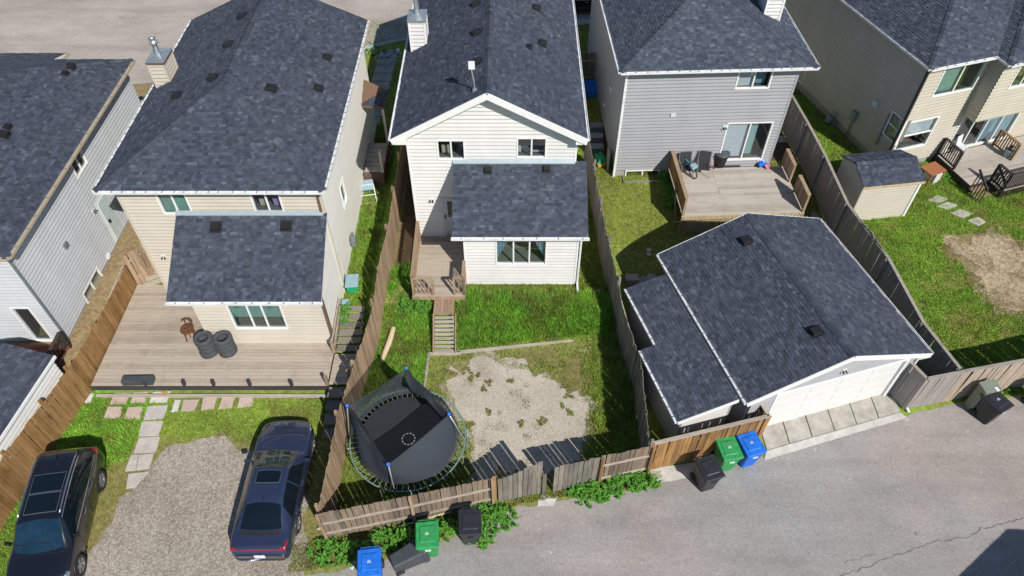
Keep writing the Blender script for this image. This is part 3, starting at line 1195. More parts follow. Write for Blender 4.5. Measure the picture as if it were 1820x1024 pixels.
def chimney(parent, x, y, z0, z1, sx, sy, mat, flue=True, h=0.8):
    m = MB()
    # lap siding on four faces
    pts = [(x - sx / 2, y - sy / 2), (x + sx / 2, y - sy / 2), (x + sx / 2, y + sy / 2), (x - sx / 2, y + sy / 2)]
    c = None
    root = MB().box(x - sx / 2 - 0.045, x + sx / 2 + 0.045, y - sy / 2 - 0.045, y + sy / 2 + 0.045, z1, z1 + 0.1).build('chimney', MT['brown_trim' if mat != 'sd_white' else 'galv'], parent)
    for i in range(4):
        w = Wall(pts[i], pts[(i + 1) % 4])
        w.siding(root, z0, z1, mat, pitch=0.16)
        w.corner(root, 0.0, z0, z1, 'trim' if mat == 'sd_white' else mat, 0.07)
    mk = MB()
    e = 0.06
    b = [(x - sx / 2 - e, y - sy / 2 - e, z1 + .1), (x + sx / 2 + e, y - sy / 2 - e, z1 + .1), (x + sx / 2 + e, y + sy / 2 + e, z1 + .1), (x - sx / 2 - e, y + sy / 2 + e, z1 + .1)]
    t = [(x - .1, y - .1, z1 + .2), (x + .1, y - .1, z1 + .2), (x + .1, y + .1, z1 + .2), (x - .1, y + .1, z1 + .2)]
    mk.hexa(b, t)
    mk.build('cap', MT['galv'], root)
    if flue:
        f = MB()
        f.lathe([(0.16, z1 + .15), (0.10, z1 + .26), (0.095, z1 + h), (0.15, z1 + h + .01), (0.15, z1 + h + .09), (0.09, z1 + h + .12), (0.09, z1 + h + .2), (0.14, z1 + h + .21), (0.02, z1 + h + .29)], 14, (x, y, 0))
        f.build('flue', MT['galv'], root, True)
    return root


# ------------------------------------------------------------------ houses
def frame(o, rz):
    """survey functions of a house standing at o, turned by rz: photo point -> local point"""
    c, s = math.cos(rz), math.sin(rz)

    def loc(p):
        x, y = p[0] - o[0], p[1] - o[1]
        return Vector((x * c + y * s, -x * s + y * c, p[2]))

    def glob(u, v, z=0):
        return Vector((o[0] + u * c - v * s, o[1] + u * s + v * c, z))
    return loc, glob


def wspots(W, glob, *px):
    """photo points on a wall -> (u, z) pairs"""
    a, b = glob(W.p0.x, W.p0.y), glob(W.p1.x, W.p1.y)
    return [on_wall(a, b, x, y) for x, y in px]


def hole(W, glob, p, q):
    (u0, z1), (u1, z0) = wspots(W, glob, p, q)
    return (min(u0, u1), max(u0, u1), min(z0, z1), max(z0, z1))


# ---- white house in the centre
def house_c():
    o = (-3.82, 21.61)
    loc, glob = frame(o, 0)
    H = thing('white_house', 'white sided house with a front gable in the middle of the photo', 'house', (*o, 0))
    ZE, ZR, XR, XL, XX = 6.55, 8.45, 2.97, -0.49, 6.51
    DEP = 12.4
    yf = -0.42
    pl = (ZR - ZE) / (XR - XL)
    W = Wall((0, 0), (6.17, 0))
    wl = hole(W, glob, (775, 248), (828, 284))
    wr = hole(W, glob, (918, 244), (971, 281))
    dr = (1.06, 1.92, 1.42, 3.45)

    def lim(z):
        zz = z + 0.16
        l = max(0.0, (zz - ZE) / pl + XL)
        r = min(6.17, XX - (zz - ZE) / pl)
        return (l, r) if r > l else ((l + r) / 2, (l + r) / 2)
    W.siding(H, 0.82, 8.28, 'sd_white', [wl, wr, dr], lim=lim)
    W.corner(H, 0.0, 0.82, 6.65)
    W.corner(H, 6.17, 0.82, 6.65)
    WL = Wall((0, DEP), (0, 0))
    WL.siding(H, 0.82, 6.6, 'sd_white')
    WR = Wall((6.17, 0), (6.17, DEP))
    WR.siding(H, 0.82, 6.6, 'sd_white')
    window(H, W, *wl, lights=(0.5,), stuff=[(0.08, 0.4, 0.0, 0.42, 0.35, 'beige'), (0.6, 0.95, 0.3, 1.0, 0.6, 'beige')])
    window(H, W, *wr, lights=(0.5,), stuff=[(0.0, 0.12, 0.0, 0.3, 0.3, 'blind'), (0.5, 1.0, 0.0, 0.06, 0.3, 'blind')])
    # back door with its light
    m = MB()
    W.box(m, dr[0], dr[1], dr[2], dr[3], -0.06, 0.03)
    d = m.build('door', MT['door_grey'], H)
    m = MB()
    W.box(m, dr[0] + .2, dr[1] - .2, dr[2] + 1.0, dr[3] - .2, 0.03, 0.036)
    m.build('pane', MT['car_glass'], d)
    m = MB()
    W.box(m, dr[0] + .06, dr[0] + .11, dr[2] + .95, dr[2] + 1.1, 0.03, 0.09)
    m.build('handle', MT['vent'], d)
    wall_lamp(H, W, *wspots(W, glob, (767, 354))[0])
    # main roof
    A = (XL, yf, ZE); B = (XR, yf, ZR); C_ = (XX, yf, ZE)
    A2 = (XL, DEP + .4, ZE); B2 = (XR, DEP + .4, ZR); C2 = (XX, DEP + .4, ZE)
    s1 = [A, B, B2, A2]
    s2 = [B, C_, C2, B2]
    rf = roof(H, [s1, s2], [(B, B2, s1, s2)], 0.12)
    n1 = Vector((-pl, 0, 1)).normalized()
    n2 = Vector((pl, 0, 1)).normalized()
    m = MB()
    m.beam((XL, yf - 0.02, ZE - 0.13), (XR, yf - 0.02, ZR - 0.11), 0.04, 0.24)
    m.beam((XR, yf - 0.024, ZR - 0.11), (XX, yf - 0.024, ZE - 0.13), 0.04, 0.24)
    m.build('rake_board', MT['trim'], H)
    # boxed eave returns
    for sx, x0, x1 in ((-1, XL, 0.06), (1, 6.11, XX)):
        m = MB()
        zi = ZE + pl * 0.5
        if sx < 0:
            m.hexa([(x0, yf, ZE - .26), (x1, yf, ZE - .26), (x1, .02, ZE - .26), (x0, .02, ZE - .26)], [(x0, yf, ZE - .1), (x1, yf, ZE + .12), (x1, .02, ZE + .12), (x0, .02, ZE - .1)])
        else:
            m.hexa([(x0, yf, ZE - .26), (x1, yf, ZE - .26), (x1, .02, ZE - .26), (x0, .02, ZE - .26)], [(x0, yf, ZE + .1), (x1, yf, ZE - .1), (x1, .02, ZE - .1), (x0, .02, ZE + .1)])
        m.build('eave_return', MT['trim'], H)
    m = MB()
    m.box(XL + .02, 0, 0.02, DEP, ZE - .2, ZE - .13)
    m.box(6.17, XX - .02, 0.02, DEP, ZE - .2, ZE - .13)
    m.build('soffit', MT['trim'], H)
    gutter(H, (XL, yf, ZE - .0), (XL, DEP, ZE - .0), (-1, 0, 0), 'gutter', 0.1, hang=False)
    gutter(H, (XX, yf, ZE - .0), (XX, DEP, ZE - .0), (1, 0, 0), 'gutter', 0.1, hang=False)

    def rz_(x):
        return ZE + pl * (x - XL) if x < XR else ZE + pl * (XX - x)
    for px, py, nn in ((850, 110, n1), (850, 58, n1), (848, 8, n1), (953, 15, n2), (963, 78, n2), (940, 84, n2)):
        # survey the vent on its slope
        z = 7.6
        for _ in range(12):
            q = loc(G(px, py, z))
            z = rz_(q.x)
        roof_vent(rf, (q.x, q.y, z), nn, 0.27 if px != 940 else 0.14)
    # satellite dish arm on the ridge
    z = 8.3
    m = MB()
    bx, by = XR - .42, yf + 0.5
    bz = rz_(bx)
    m.tube([(bx, by, bz), (bx - .03, by + .05, bz + .35), (bx - .1, by + .1, bz + .75)], 0.025, 8)
    m.box(bx - .08, bx + .08, by - .08, by + .08, bz - .02, bz + .05)
    ant = m.build('antenna_mast', MT['galv'], rf)
    m = MB()
    m.hexa([(bx - .2, by + .06, bz + .76), (bx + .02, by + .06, bz + .76), (bx + .02, by + .11, bz + .76), (bx - .2, by + .11, bz + .76)],
           [(bx - .2, by + .14, bz + 1.02), (bx + .02, by + .14, bz + 1.02), (bx + .02, by + .19, bz + 1.02), (bx - .2, by + .19, bz + 1.02)])
    m.build('antenna_panel', MT['white_thing'], ant, bevel=0.015)
    # chimney on the left slope
    q = loc(G(745, 62, 7.2))
    chimney(H, q.x, q.y, 6.6, 7.95, 0.62, 0.8, 'sd_white', True, 1.3)
    # one-storey bump-out with a lean-to roof
    yb = -2.23
    x0, x1 = 2.04, 6.3
    Wb = Wall((x0, yb), (x1, yb))
    bw = hole(Wb, glob, (880, 422), (971, 470))
    Wb.siding(H, 0.82, 3.76, 'sd_white', [bw])
    Wb.corner(H, 0, 0.82, 3.76)
    Wb.corner(H, Wb.len, 0.82, 3.76)
    zt, ze, ye = 5.22, 3.85, yb - 0.42
    pb = (zt - ze) / (-ye)

    def lims(z):
        return (0, min(-yb, max(0.01, (zt - .14 - z) / pb)))
    Wl = Wall((x0, 0), (x0, yb))
    Wl.siding(H, 0.82, 5.0, 'sd_white', lim=lims)
    Wr = Wall((x1, yb), (x1, 0))
    Wr.siding(H, 0.82, 5.0, 'sd_white', lim=lambda z: (2.23 - lims(z)[1], 2.23))
    w = window(H, Wb, *bw, lights=(0.34, 0.67), depth=1.6, stuff=[(0.0, 1.0, -.2, 0.55, 1.3, 'beige')])
    # drawn-back curtains
    for a, s in ((bw[0] + .07, 1), (bw[1] - .07, -1)):
        m = MB()
        for k in range(7):
            u0 = a + s * k * 0.055
            u1 = a + s * (k + 1) * 0.055
            zlo = bw[2] + 0.25 + 0.12 * k
            d0 = -0.12 - 0.03 * (k % 2)
            d1 = -0.12 - 0.03 * ((k + 1) % 2)
            m.quad(Wb.pt(u0, zlo, d0), Wb.pt(u1, zlo + .12, d1), Wb.pt(u1, bw[3] - .06, d1), Wb.pt(u0, bw[3] - .06, d0))
        m.build('curtain', MT['curtain_blue'], w)
    sl = [(x0 - .42, ye, ze), (x1 + .3, ye, ze), (x1 + .3, 0, zt), (x0 - .42, 0, zt)]
    rb = roof(H, [sl], thick=0.12, name='lower_roof')
    nb = Vector((0, -pb, 1)).normalized()
    for px, py in ((867, 303), (971, 301)):
        z = 5.0
        for _ in range(12):
            q = loc(G(px, py, z))
            z = ze + pb * (q.y - ye)
        roof_vent(rb, (q.x, q.y, z), nb, 0.22)
    m = MB()
    m.hexa([(x0 - .42, -.12, zt - .045), (6.17, -.12, zt - .045), (6.17, -.0, zt + .02), (x0 - .42, -.0, zt + .02)], [(x0 - .42, -.12, zt - .01), (6.17, -.12, zt - .01), (6.17, -.018, zt + .14), (x0 - .42, -.018, zt + .14)])
    m.build('flashing', MT['flash'], rb)
    gutter(H, (x0 - .44, ye, ze - .01), (x1 + .34, ye, ze - .01), (0, -1, 0), 'gutter')
    downspout(H, [(x1 + .12, ye + .0, ze - .14), (x1 + .1, yb - .06, ze - .4), (x1 + .1, yb - .06, 1.0), (x1 + .1, yb - .5, .9)])
    return H


house_c()


# ---- cream house with the big deck, left of the centre
def house_b():
    o = (-13.6, 19.08)
    loc, glob = frame(o, 0)
    H = thing('cream_house', 'cream house with a grey hip roof and a wide deck with tyres', 'house', (*o, 0))
    WX, DEP = 6.95, 10.6
    ZE, p = 6.32, 0.452
    xl, xr, yf, yb = -0.42, 7.28, -0.42, 10.9
    hw = (xr - xl) / 2
    xm = (xl + xr) / 2
    za = ZE + p * hw
    W = Wall((0, 0), (WX, 0))
    w1 = hole(W, glob, (277, 349), (345, 380))
    w2 = hole(W, glob, (443, 346), (507, 377))
    w1 = (w1[0], w1[1], w1[2] - .02, 6.12)
    w2 = (w2[0], w2[1], w2[2] - .02, 6.12)
    W.siding(H, 0.3, 6.26, 'sd_cream', [w1, w2])
    W.corner(H, WX, 0.3, 6.26, 'sd_cream', 0.12)
    W.corner(H, 0, 0.3, 6.26, 'sd_cream', 0.1)
    window(H, W, *w1, blind=((0.0, 1.0), 0.98, 'blind'), glass='glass_teal')
    window(H, W, *w2, blind=((0.0, 1.0), 0.35, 'blind'), stuff=[(0.08, 0.35, 0, 0.3, 0.3, 'beige'), (0.6, 0.92, 0, 0.32, 0.3, 'lilac')])
    wall_lamp(H, W, *wspots(W, glob, (291, 455))[0])
    WR = Wall((WX, 0), (WX, DEP))
    hs = [hole(WR, glob, (606, 325), (614, 365))]
    u, z = wspots(WR, glob, (610, 343))[0]
    ww = (u - .35, u + .35, z - .55, z + .55)
    WR.siding(H, 0.55, 6.26, 'stucco', [ww], lap=0.012, pitch=0.2)
    window(H, WR, *ww, lights=())
    WL = Wall((0, DEP), (0, 0))
    WL.siding(H, 0.3, 6.26, 'sd_cream')
    A = (xl, yf, ZE); B = (xr, yf, ZE); P = (xm, yf + hw, za); P2 = (xm, yb, za); C_ = (xr, yb, ZE); D = (xl, yb, ZE)
    s0 = [A, B, P]
    s1 = [A, P, P2, D]
    s2 = [B, C_, P2, P]
    rf = roof(H, [s0, s1, s2], [(P, P2, s1, s2), (A, P, s1, s0), (B, P, s0, s2)], 0.1)
    m = MB()
    m.box(xl + .03, xr - .03, yf + .03, 0.0, ZE - .13, ZE - .1)
    m.box(xl + .03, 0, 0, yb, ZE - .13, ZE - .1)
    m.box(WX, xr - .03, 0, yb, ZE - .13, ZE - .1)
    m.build('soffit', MT['brown_trim'], H)
    gutter(H, (xl, yf, ZE - .0), (xr, yf, ZE - .0), (0, -1, 0), gap=0.42)
    gutter(H, (xl, yf, ZE - .0), (xl, yb, ZE - .0), (-1, 0, 0), gap=0.42)
    gutter(H, (xr, yf, ZE - .0), (xr, yb, ZE - .0), (1, 0, 0), gap=0.42)
    nl = Vector((-p, 0, 1)).normalized()
    nr = Vector((p, 0, 1)).normalized()

    def rz_(x, y):
        return min(ZE + p * (x - xl), ZE + p * (xr - x), ZE + p * (y - yf))
    for px, py, nn, k in ((316, 171, nl, .3), (380, 139, nl, .3), (408, 80, nl, .3), (432, 29, nl, .3), (482, 158, nr, .3), (566, 158, nr, .26), (581, 103, nr, .26)):
        z = 7.3
        for _ in range(14):
            q = loc(G(px, py, z))
            z = rz_(q.x, q.y)
        roof_vent(rf, (q.x, q.y, z), nn, k)
    q = loc(G(300, 148, 6.4))
    chimney(H, 0.15, q.y + .1, 5.9, 7.45, 0.6, 0.95, 'sd_cream', True, 0.6)
    # bump-out
    y1 = -2.46
    x0, x1 = 2.3, 6.95
    Wb = Wall((x0, y1), (x1, y1))
    bw = hole(Wb, glob, (400, 541), (514, 584))
    bw = (bw[0], bw[1], bw[2], 3.28)
    Wb.siding(H, 0.3, 3.4, 'sd_cream', [bw])
    Wb.corner(H, Wb.len, 0.3, 3.4, 'brown_trim', 0.07)
    zt, ze, ye = 4.95, 3.45, y1 - 0.4
    pb = (zt - ze) / (-ye)

    def lims(z):
        return (0, min(-y1, max(0.01, (zt - .14 - z) / pb)))
    Wl = Wall((x0, 0), (x0, y1))
    Wl.siding(H, 0.3, 4.7, 'sd_cream', lim=lims)
    Wr = Wall((x1 + .004, y1), (x1 + .004, 0))
    Wr.siding(H, 0.3, 4.7, 'stucco', lim=lambda z: (-y1 - lims(z)[1], -y1), lap=0.008, pitch=0.2)
    window(H, Wb, *bw, lights=(0.36, 0.64), blind=((0, 1), 0.7, 'blind_teal'), glass='glass_teal')
    sl = [(x0 - .55, ye, ze), (x1 + .12, ye, ze), (x1 + .12, 0, zt), (x0 - .55, 0, zt)]
    rb = roof(H, [sl], thick=0.1, name='lower_roof')
    nb = Vector((0, -pb, 1)).normalized()
    for px, py in ((384, 404), (509, 402)):
        z = 5.0
        for _ in range(12):
            q = loc(G(px, py, z))
            z = ze + pb * (q.y - ye)
        roof_vent(rb, (q.x, q.y, z), nb, 0.3)
    m = MB()
    m.hexa([(x0 - .55, -.12, zt - .045), (x1, -.12, zt - .045), (x1, 0, zt + .02), (x0 - .55, 0, zt + .02)], [(x0 - .55, -.12, zt - .01), (x1, -.12, zt - .01), (x1, -.018, zt + .12), (x0 - .55, -.018, zt + .12)])
    m.build('flashing', MT['flash'], rb)
    gutter(H, (x0 - .58, ye, ze - .01), (x1 + .16, ye, ze - .01), (0, -1, 0), gap=0.55)
    downspout(H, [(WX + .06, yf, ZE - .15), (WX - .05, -.06, ZE - .5), (WX - .05, -.06, zt + .1)], 'brown_trim')
    downspout(H, [(x1 - .02, ye - .02, ze - .15), (x1 + .0, y1 - .06, ze - .4), (x1 + .0, y1 - .06, .75)], 'brown_trim')
    # side porch towards the street
    m = MB()
    q = Vector((WX, 9.0, 0))
    m.hexa([(WX, 8.3, 3.6), (WX + 1.0, 8.3, 3.5), (WX + 1.0, 9.6, 3.5), (WX, 9.6, 3.6)], [(WX, 8.3, 3.75), (WX + 1.0, 8.3, 3.62), (WX + 1.0, 9.6, 3.62), (WX, 9.6, 4.2)])
    m.build('porch_roof', MT['brown_trim'], H)
    sh = MB()
    shingles(sh, [(WX, 8.26, 3.76), (WX + 1.04, 8.26, 3.63), (WX + 1.04, 9.62, 3.63), (WX, 9.62, 3.77)])
    sh.build('porch_shingles', MT['shingle'], H, kind='stuff')
    m = MB()
    m.box(WX + .85, WX + .95, 8.35, 8.45, .82, 3.55)
    m.box(WX + .85, WX + .95, 6.3, 6.4, .82, 2.7)
    m.build('porch_post', MT['sd_cream'], H)
    m = MB()
    m.box(WX + .02, WX + .95, 6.2, 8.4, .8, 1.55)
    m.build('porch_wall', MT['bricky'], H)
    m = MB()
    for k in range(6):
        m.box(WX + .05, WX + .9, 6.35 + k * .34, 6.65 + k * .34, 1.55, 1.62)
    m.build('porch_step', MT['concrete'], H)
    return H


house_b()


# ---- white-grey house at the left edge
def house_a():
    o = (-16.5, 16.55)
    loc, glob = frame(o, 0)
    H = thing('pale_house', 'pale grey sided house with a dark hip roof at the left edge', 'house', (*o, 0))
    ZE, p = 5.62, 0.45
    W0, DEP = 7.0, 11.1
    xr, xl, yf, yb = 0.32, -7.3, -0.3, 11.4
    WR = Wall((0, 0), (0, DEP))
    WF = Wall((-W0, 0), (0, 0))
    db = [hole(WF, glob, (15, 545), (100, 610))]
    (u0, za), (u1, zb) = wspots(WF, glob, (16, 546), (96, 606))
    fr = (W0 - 2.0, W0 - 0.95, 1.35, 3.0)
    (u2, _), (u3, _) = wspots(WF, glob, (54, 546), (64, 606))
    fr = (min((u0 + u3) / 2, (u2 + u1) / 2), max((u0 + u3) / 2, (u2 + u1) / 2), min(za, zb), max(za, zb))
    WF.siding(H, 0.7, 5.5, 'sd_pale', [fr])
    window(H, WF, *fr, lights=(), stuff=[(0.45, 1.0, 0.0, 0.75, 0.4, 'brown_lid'), (0.0, 0.4, 0.2, 1.0, 0.5, 'wood_red')])
    u, z = wspots(WR, glob, (222, 425))[0]
    dr = (u - .62, u + .38, 1.0, 3.1)
    uw, zw = wspots(WR, glob, (136, 283))[0]
    ub, zb_ = wspots(WR, glob, (183, 535))[0]
    wins = (uw - .5, uw + .5, zw - .55, zw + .55)
    winb = (ub - .75, ub + .75, 0.75, 1.35)
    WR.siding(H, 0.95, 5.5, 'sd_pale', [dr, wins, (winb[0], winb[1], .95, winb[3])])
    WR.plain(H, 0.5, 0.95, 'found', -0.02)
    WR.corner(H, 0, 0.7, 5.5, 'gutter', 0.1)
    window(H, WR, *wins, lights=(0.5,))
    window(H, WR, *winb, lights=(0.5,), depth=.5)
    m = MB()
    WR.box(m, dr[0], dr[1], dr[2], dr[3], -0.05, 0.03)
    d = m.build('door', MT['trim'], H)
    m = MB()
    WR.box(m, dr[0] + .12, dr[1] - .12, dr[2] + .06, dr[3] - .12, 0.03, 0.05)
    m.build('door_leaf', MT['door_teal'], d)
    m = MB()
    WR.box(m, dr[0] + .2, dr[0] + .3, dr[2] + .9, dr[2] + 1.05, 0.05, 0.1)
    m.build('handle', MT['vent'], d)
    wall_lamp(H, WR, dr[0] - .25, 3.0)
    for px, py, s in ((114, 436, .12), (191, 455, .10), (193, 481, .13)):
        u, z = wspots(WR, glob, (px, py))[0]
        m = MB()
        WR.box(m, u - s, u + s, z - s * .9, z + s * .9, 0.012, 0.09)
        m.build('wall_vent', MT['metal' if px != 191 else 'trim'], H)
    A = (xl, yf, ZE); B = (xr, yf, ZE)
    hw = (xr - xl) / 2
    xm = (xl + xr) / 2
    zr = ZE + p * hw
    P = (xm, yf + hw, zr); P2 = (xm, yb - hw, zr); C_ = (xr, yb, ZE); D = (xl, yb, ZE)
    s0 = [A, B, P]; s1 = [A, P, P2, D]; s2 = [B, C_, P2, P]; s3 = [D, P2, C_]
    rf = roof(H, [s0, s1, s2, s3], [(P, P2, s1, s2), (A, P, s1, s0), (B, P, s0, s2), (C_, P2, s2, s3)], 0.1)
    m = MB()
    m.box(0, xr - .02, 0, yb - .05, ZE - .13, ZE - .1)
    m.box(xl + .05, xr - .02, yf + .02, 0, ZE - .13, ZE - .1)
    m.build('soffit', MT['trim'], H)
    gutter(H, (xr, yf, ZE), (xr, yb, ZE), (1, 0, 0), 'gutter_tan', 0.11, gap=0.8)
    gutter(H, (xl, yf, ZE), (xr, yf, ZE), (0, -1, 0), 'gutter_tan', 0.11, gap=0.8)
    downspout(H, [(xr - .05, yf + .0, ZE - .12), (.04, -.05, ZE - .5), (.04, -.05, .8)], 'metal')
    nr = Vector((p, 0, 1)).normalized()
    for px, py in ((126, 119), (116, 131), (14, 226), (8, 240)):
        z = 6.5
        for _ in range(12):
            q = loc(G(px, py, z))
            z = ZE + p * (xr - q.x)
        roof_vent(rf, (q.x, q.y, z), nr, 0.26 if px in (126, 8) else 0.16)
    # lower front wing
    zz = 4.6
    q = loc(G(118, 95, zz))
    A = (q.x - 6, q.y, zz); B = (q.x, q.y, zz); C_ = (q.x, q.y - 1.6, zz + .5); D = (q.x - 6, q.y - 1.6, zz + .5)
    roof(H, [[A, B, C_, D]], name='front_roof')
    gutter(H, (q.x + .02, q.y + .05, zz), (q.x + .02, q.y - 1.2, zz + .1), (1, 0, 0), 'gutter_tan', 0.1, hang=False)
    q = loc(G(282, 150, 3.4))
    s = [(0.0, 11.2, 3.7), (0.0, 13.4, 3.3), (3.2, 13.4, 3.3), (3.2, 11.2, 3.7)]
    roof(H, [s], name='porch_roof')
    return H


house_a()


# ---- grey house
def house_d():
    o = (4.66, 26.03)
    rz = math.radians(2.6)
    loc, glob = frame(o, rz)
    H = thing('grey_house', 'grey sided house with a hip roof behind the square wooden deck', 'house', (*o, 0), rz)
    WX, DEP = 7.05, 10.5
    ZE, p = 6.46, 0.45
    xl, xr, yf, yb = -0.36, 7.6, -0.38, 11.0
    W = Wall((0, 0), (WX, 0))
    sl = hole(W, glob, (1293, 218), (1354, 283))
    wu = hole(W, glob, (1314, 124), (1366, 157))
    wu = (wu[0], wu[1], wu[2], 6.22)
    bw = hole(W, glob, (1112, 300), (1170, 318))
    bw = (bw[0], bw[1], 0.68, 1.15)
    W.siding(H, 1.15, 6.38, 'sd_grey', [sl, wu])
    m = MB()
    W.box(m, 0, bw[0], 0.4, 1.15, -0.12, -0.02)
    W.box(m, bw[1], WX, 0.4, 1.15, -0.12, -0.02)
    m.build('foundation', MT['found'], H)
    W.corner(H, 0, 0.75, 6.38, 'gutter')
    W.corner(H, WX, 0.75, 6.38, 'sd_grey')
    WL = Wall((0, DEP), (0, 0))
    WL.siding(H, 1.1, 6.38, 'sd_grey')
    WL.plain(H, 0.4, 1.1, 'found')
    WR = Wall((WX, 0), (WX, DEP))
    WR.siding(H, 0.8, 6.38, 'sd_grey')
    window(H, W, *sl, lights=(0.52,), blind=((0.02, 0.5), 0.95, 'blind'), name='sliding_door', stuff=[(0.60, 0.76, 0.05, 0.95, 0.25, 'blind_teal')])
    window(H, W, *wu, lights=(0.5,), blind=((0, 0.5), 0.95, 'blind'), stuff=[(0.55, 0.95, 0.0, 0.9, 0.3, 'curtain_blue')])
    window(H, W, *bw, lights=(0.5,), depth=.5)
    m = MB()
    W.box(m, bw[0] - .12, bw[1] + .1, 0.5, 0.88, 0.45, 0.48)
    W.box(m, bw[0] - .12, bw[0] - .09, 0.5, 0.88, 0.0, 0.48)
    W.box(m, bw[1] + .07, bw[1] + .1, 0.5, 0.88, 0.0, 0.48)
    m.build('window_well', MT['galv'], H)
    wall_lamp(H, W, *wspots(W, glob, (1288, 225))[0])
    u, z = wspots(W, glob, (1196, 204))[0]
    m = MB()
    W.box(m, u - .1, u + .1, z - .09, z + .09, 0.012, 0.06)
    m.build('wall_vent', MT['white_thing'], H)
    for px, py, s in ((1088, 158, .12), (1076, 187, .08)):
        u, z = wspots(WL, glob, (px, py))[0]
        m = MB()
        WL.box(m, u - s, u + s, z - s, z + s, 0.012, 0.1)
        m.build('wall_vent', MT['white_thing'], H)
    hw = (xr - xl) / 2
    xm = (xl + xr) / 2
    zr = ZE + p * hw
    A = (xl, yf, ZE); B = (xr, yf, ZE); P = (xm, yf + hw, zr); P2 = (xm, yb, zr); C_ = (xr, yb, ZE); D = (xl, yb, ZE)
    s0 = [A, B, P]; s1 = [A, P, P2, D]; s2 = [B, C_, P2, P]
    roof(H, [s0, s1, s2], [(P, P2, s1, s2), (A, P, s1, s0), (B, P, s0, s2)], 0.1, dark=1.1)
    m = MB()
    m.box(xl + .03, xr - .03, yf + .03, 0.0, ZE - .13, ZE - .1)
    m.box(xl + .03, 0, 0, yb, ZE - .13, ZE - .1)
    m.box(WX, xr - .03, 0, yb, ZE - .13, ZE - .1)
    m.build('soffit', MT['trim'], H)
    gutter(H, (xl, yf, ZE), (xr, yf, ZE), (0, -1, 0), gap=0.42)
    gutter(H, (xl, yf, ZE), (xl, yb, ZE), (-1, 0, 0), gap=0.42, hang=False)
    gutter(H, (xr, yf, ZE), (xr, yb, ZE), (1, 0, 0), gap=0.42, hang=False)
    downspout(H, [(-.03, yf, ZE - .12), (-.03, -.05, ZE - .45), (-.03, -.05, .8)])
    q = loc(G(1375, 15, 7.2))
    chimney(H, xr - 1.2, q.y, 6.3, 8.0, 0.7, 0.8, 'sd_white', False)
    return H


house_d()

E_O = (17.0, 26.35)
E_RZ = math.radians(17.5)
locE, globE = frame(E_O, E_RZ)


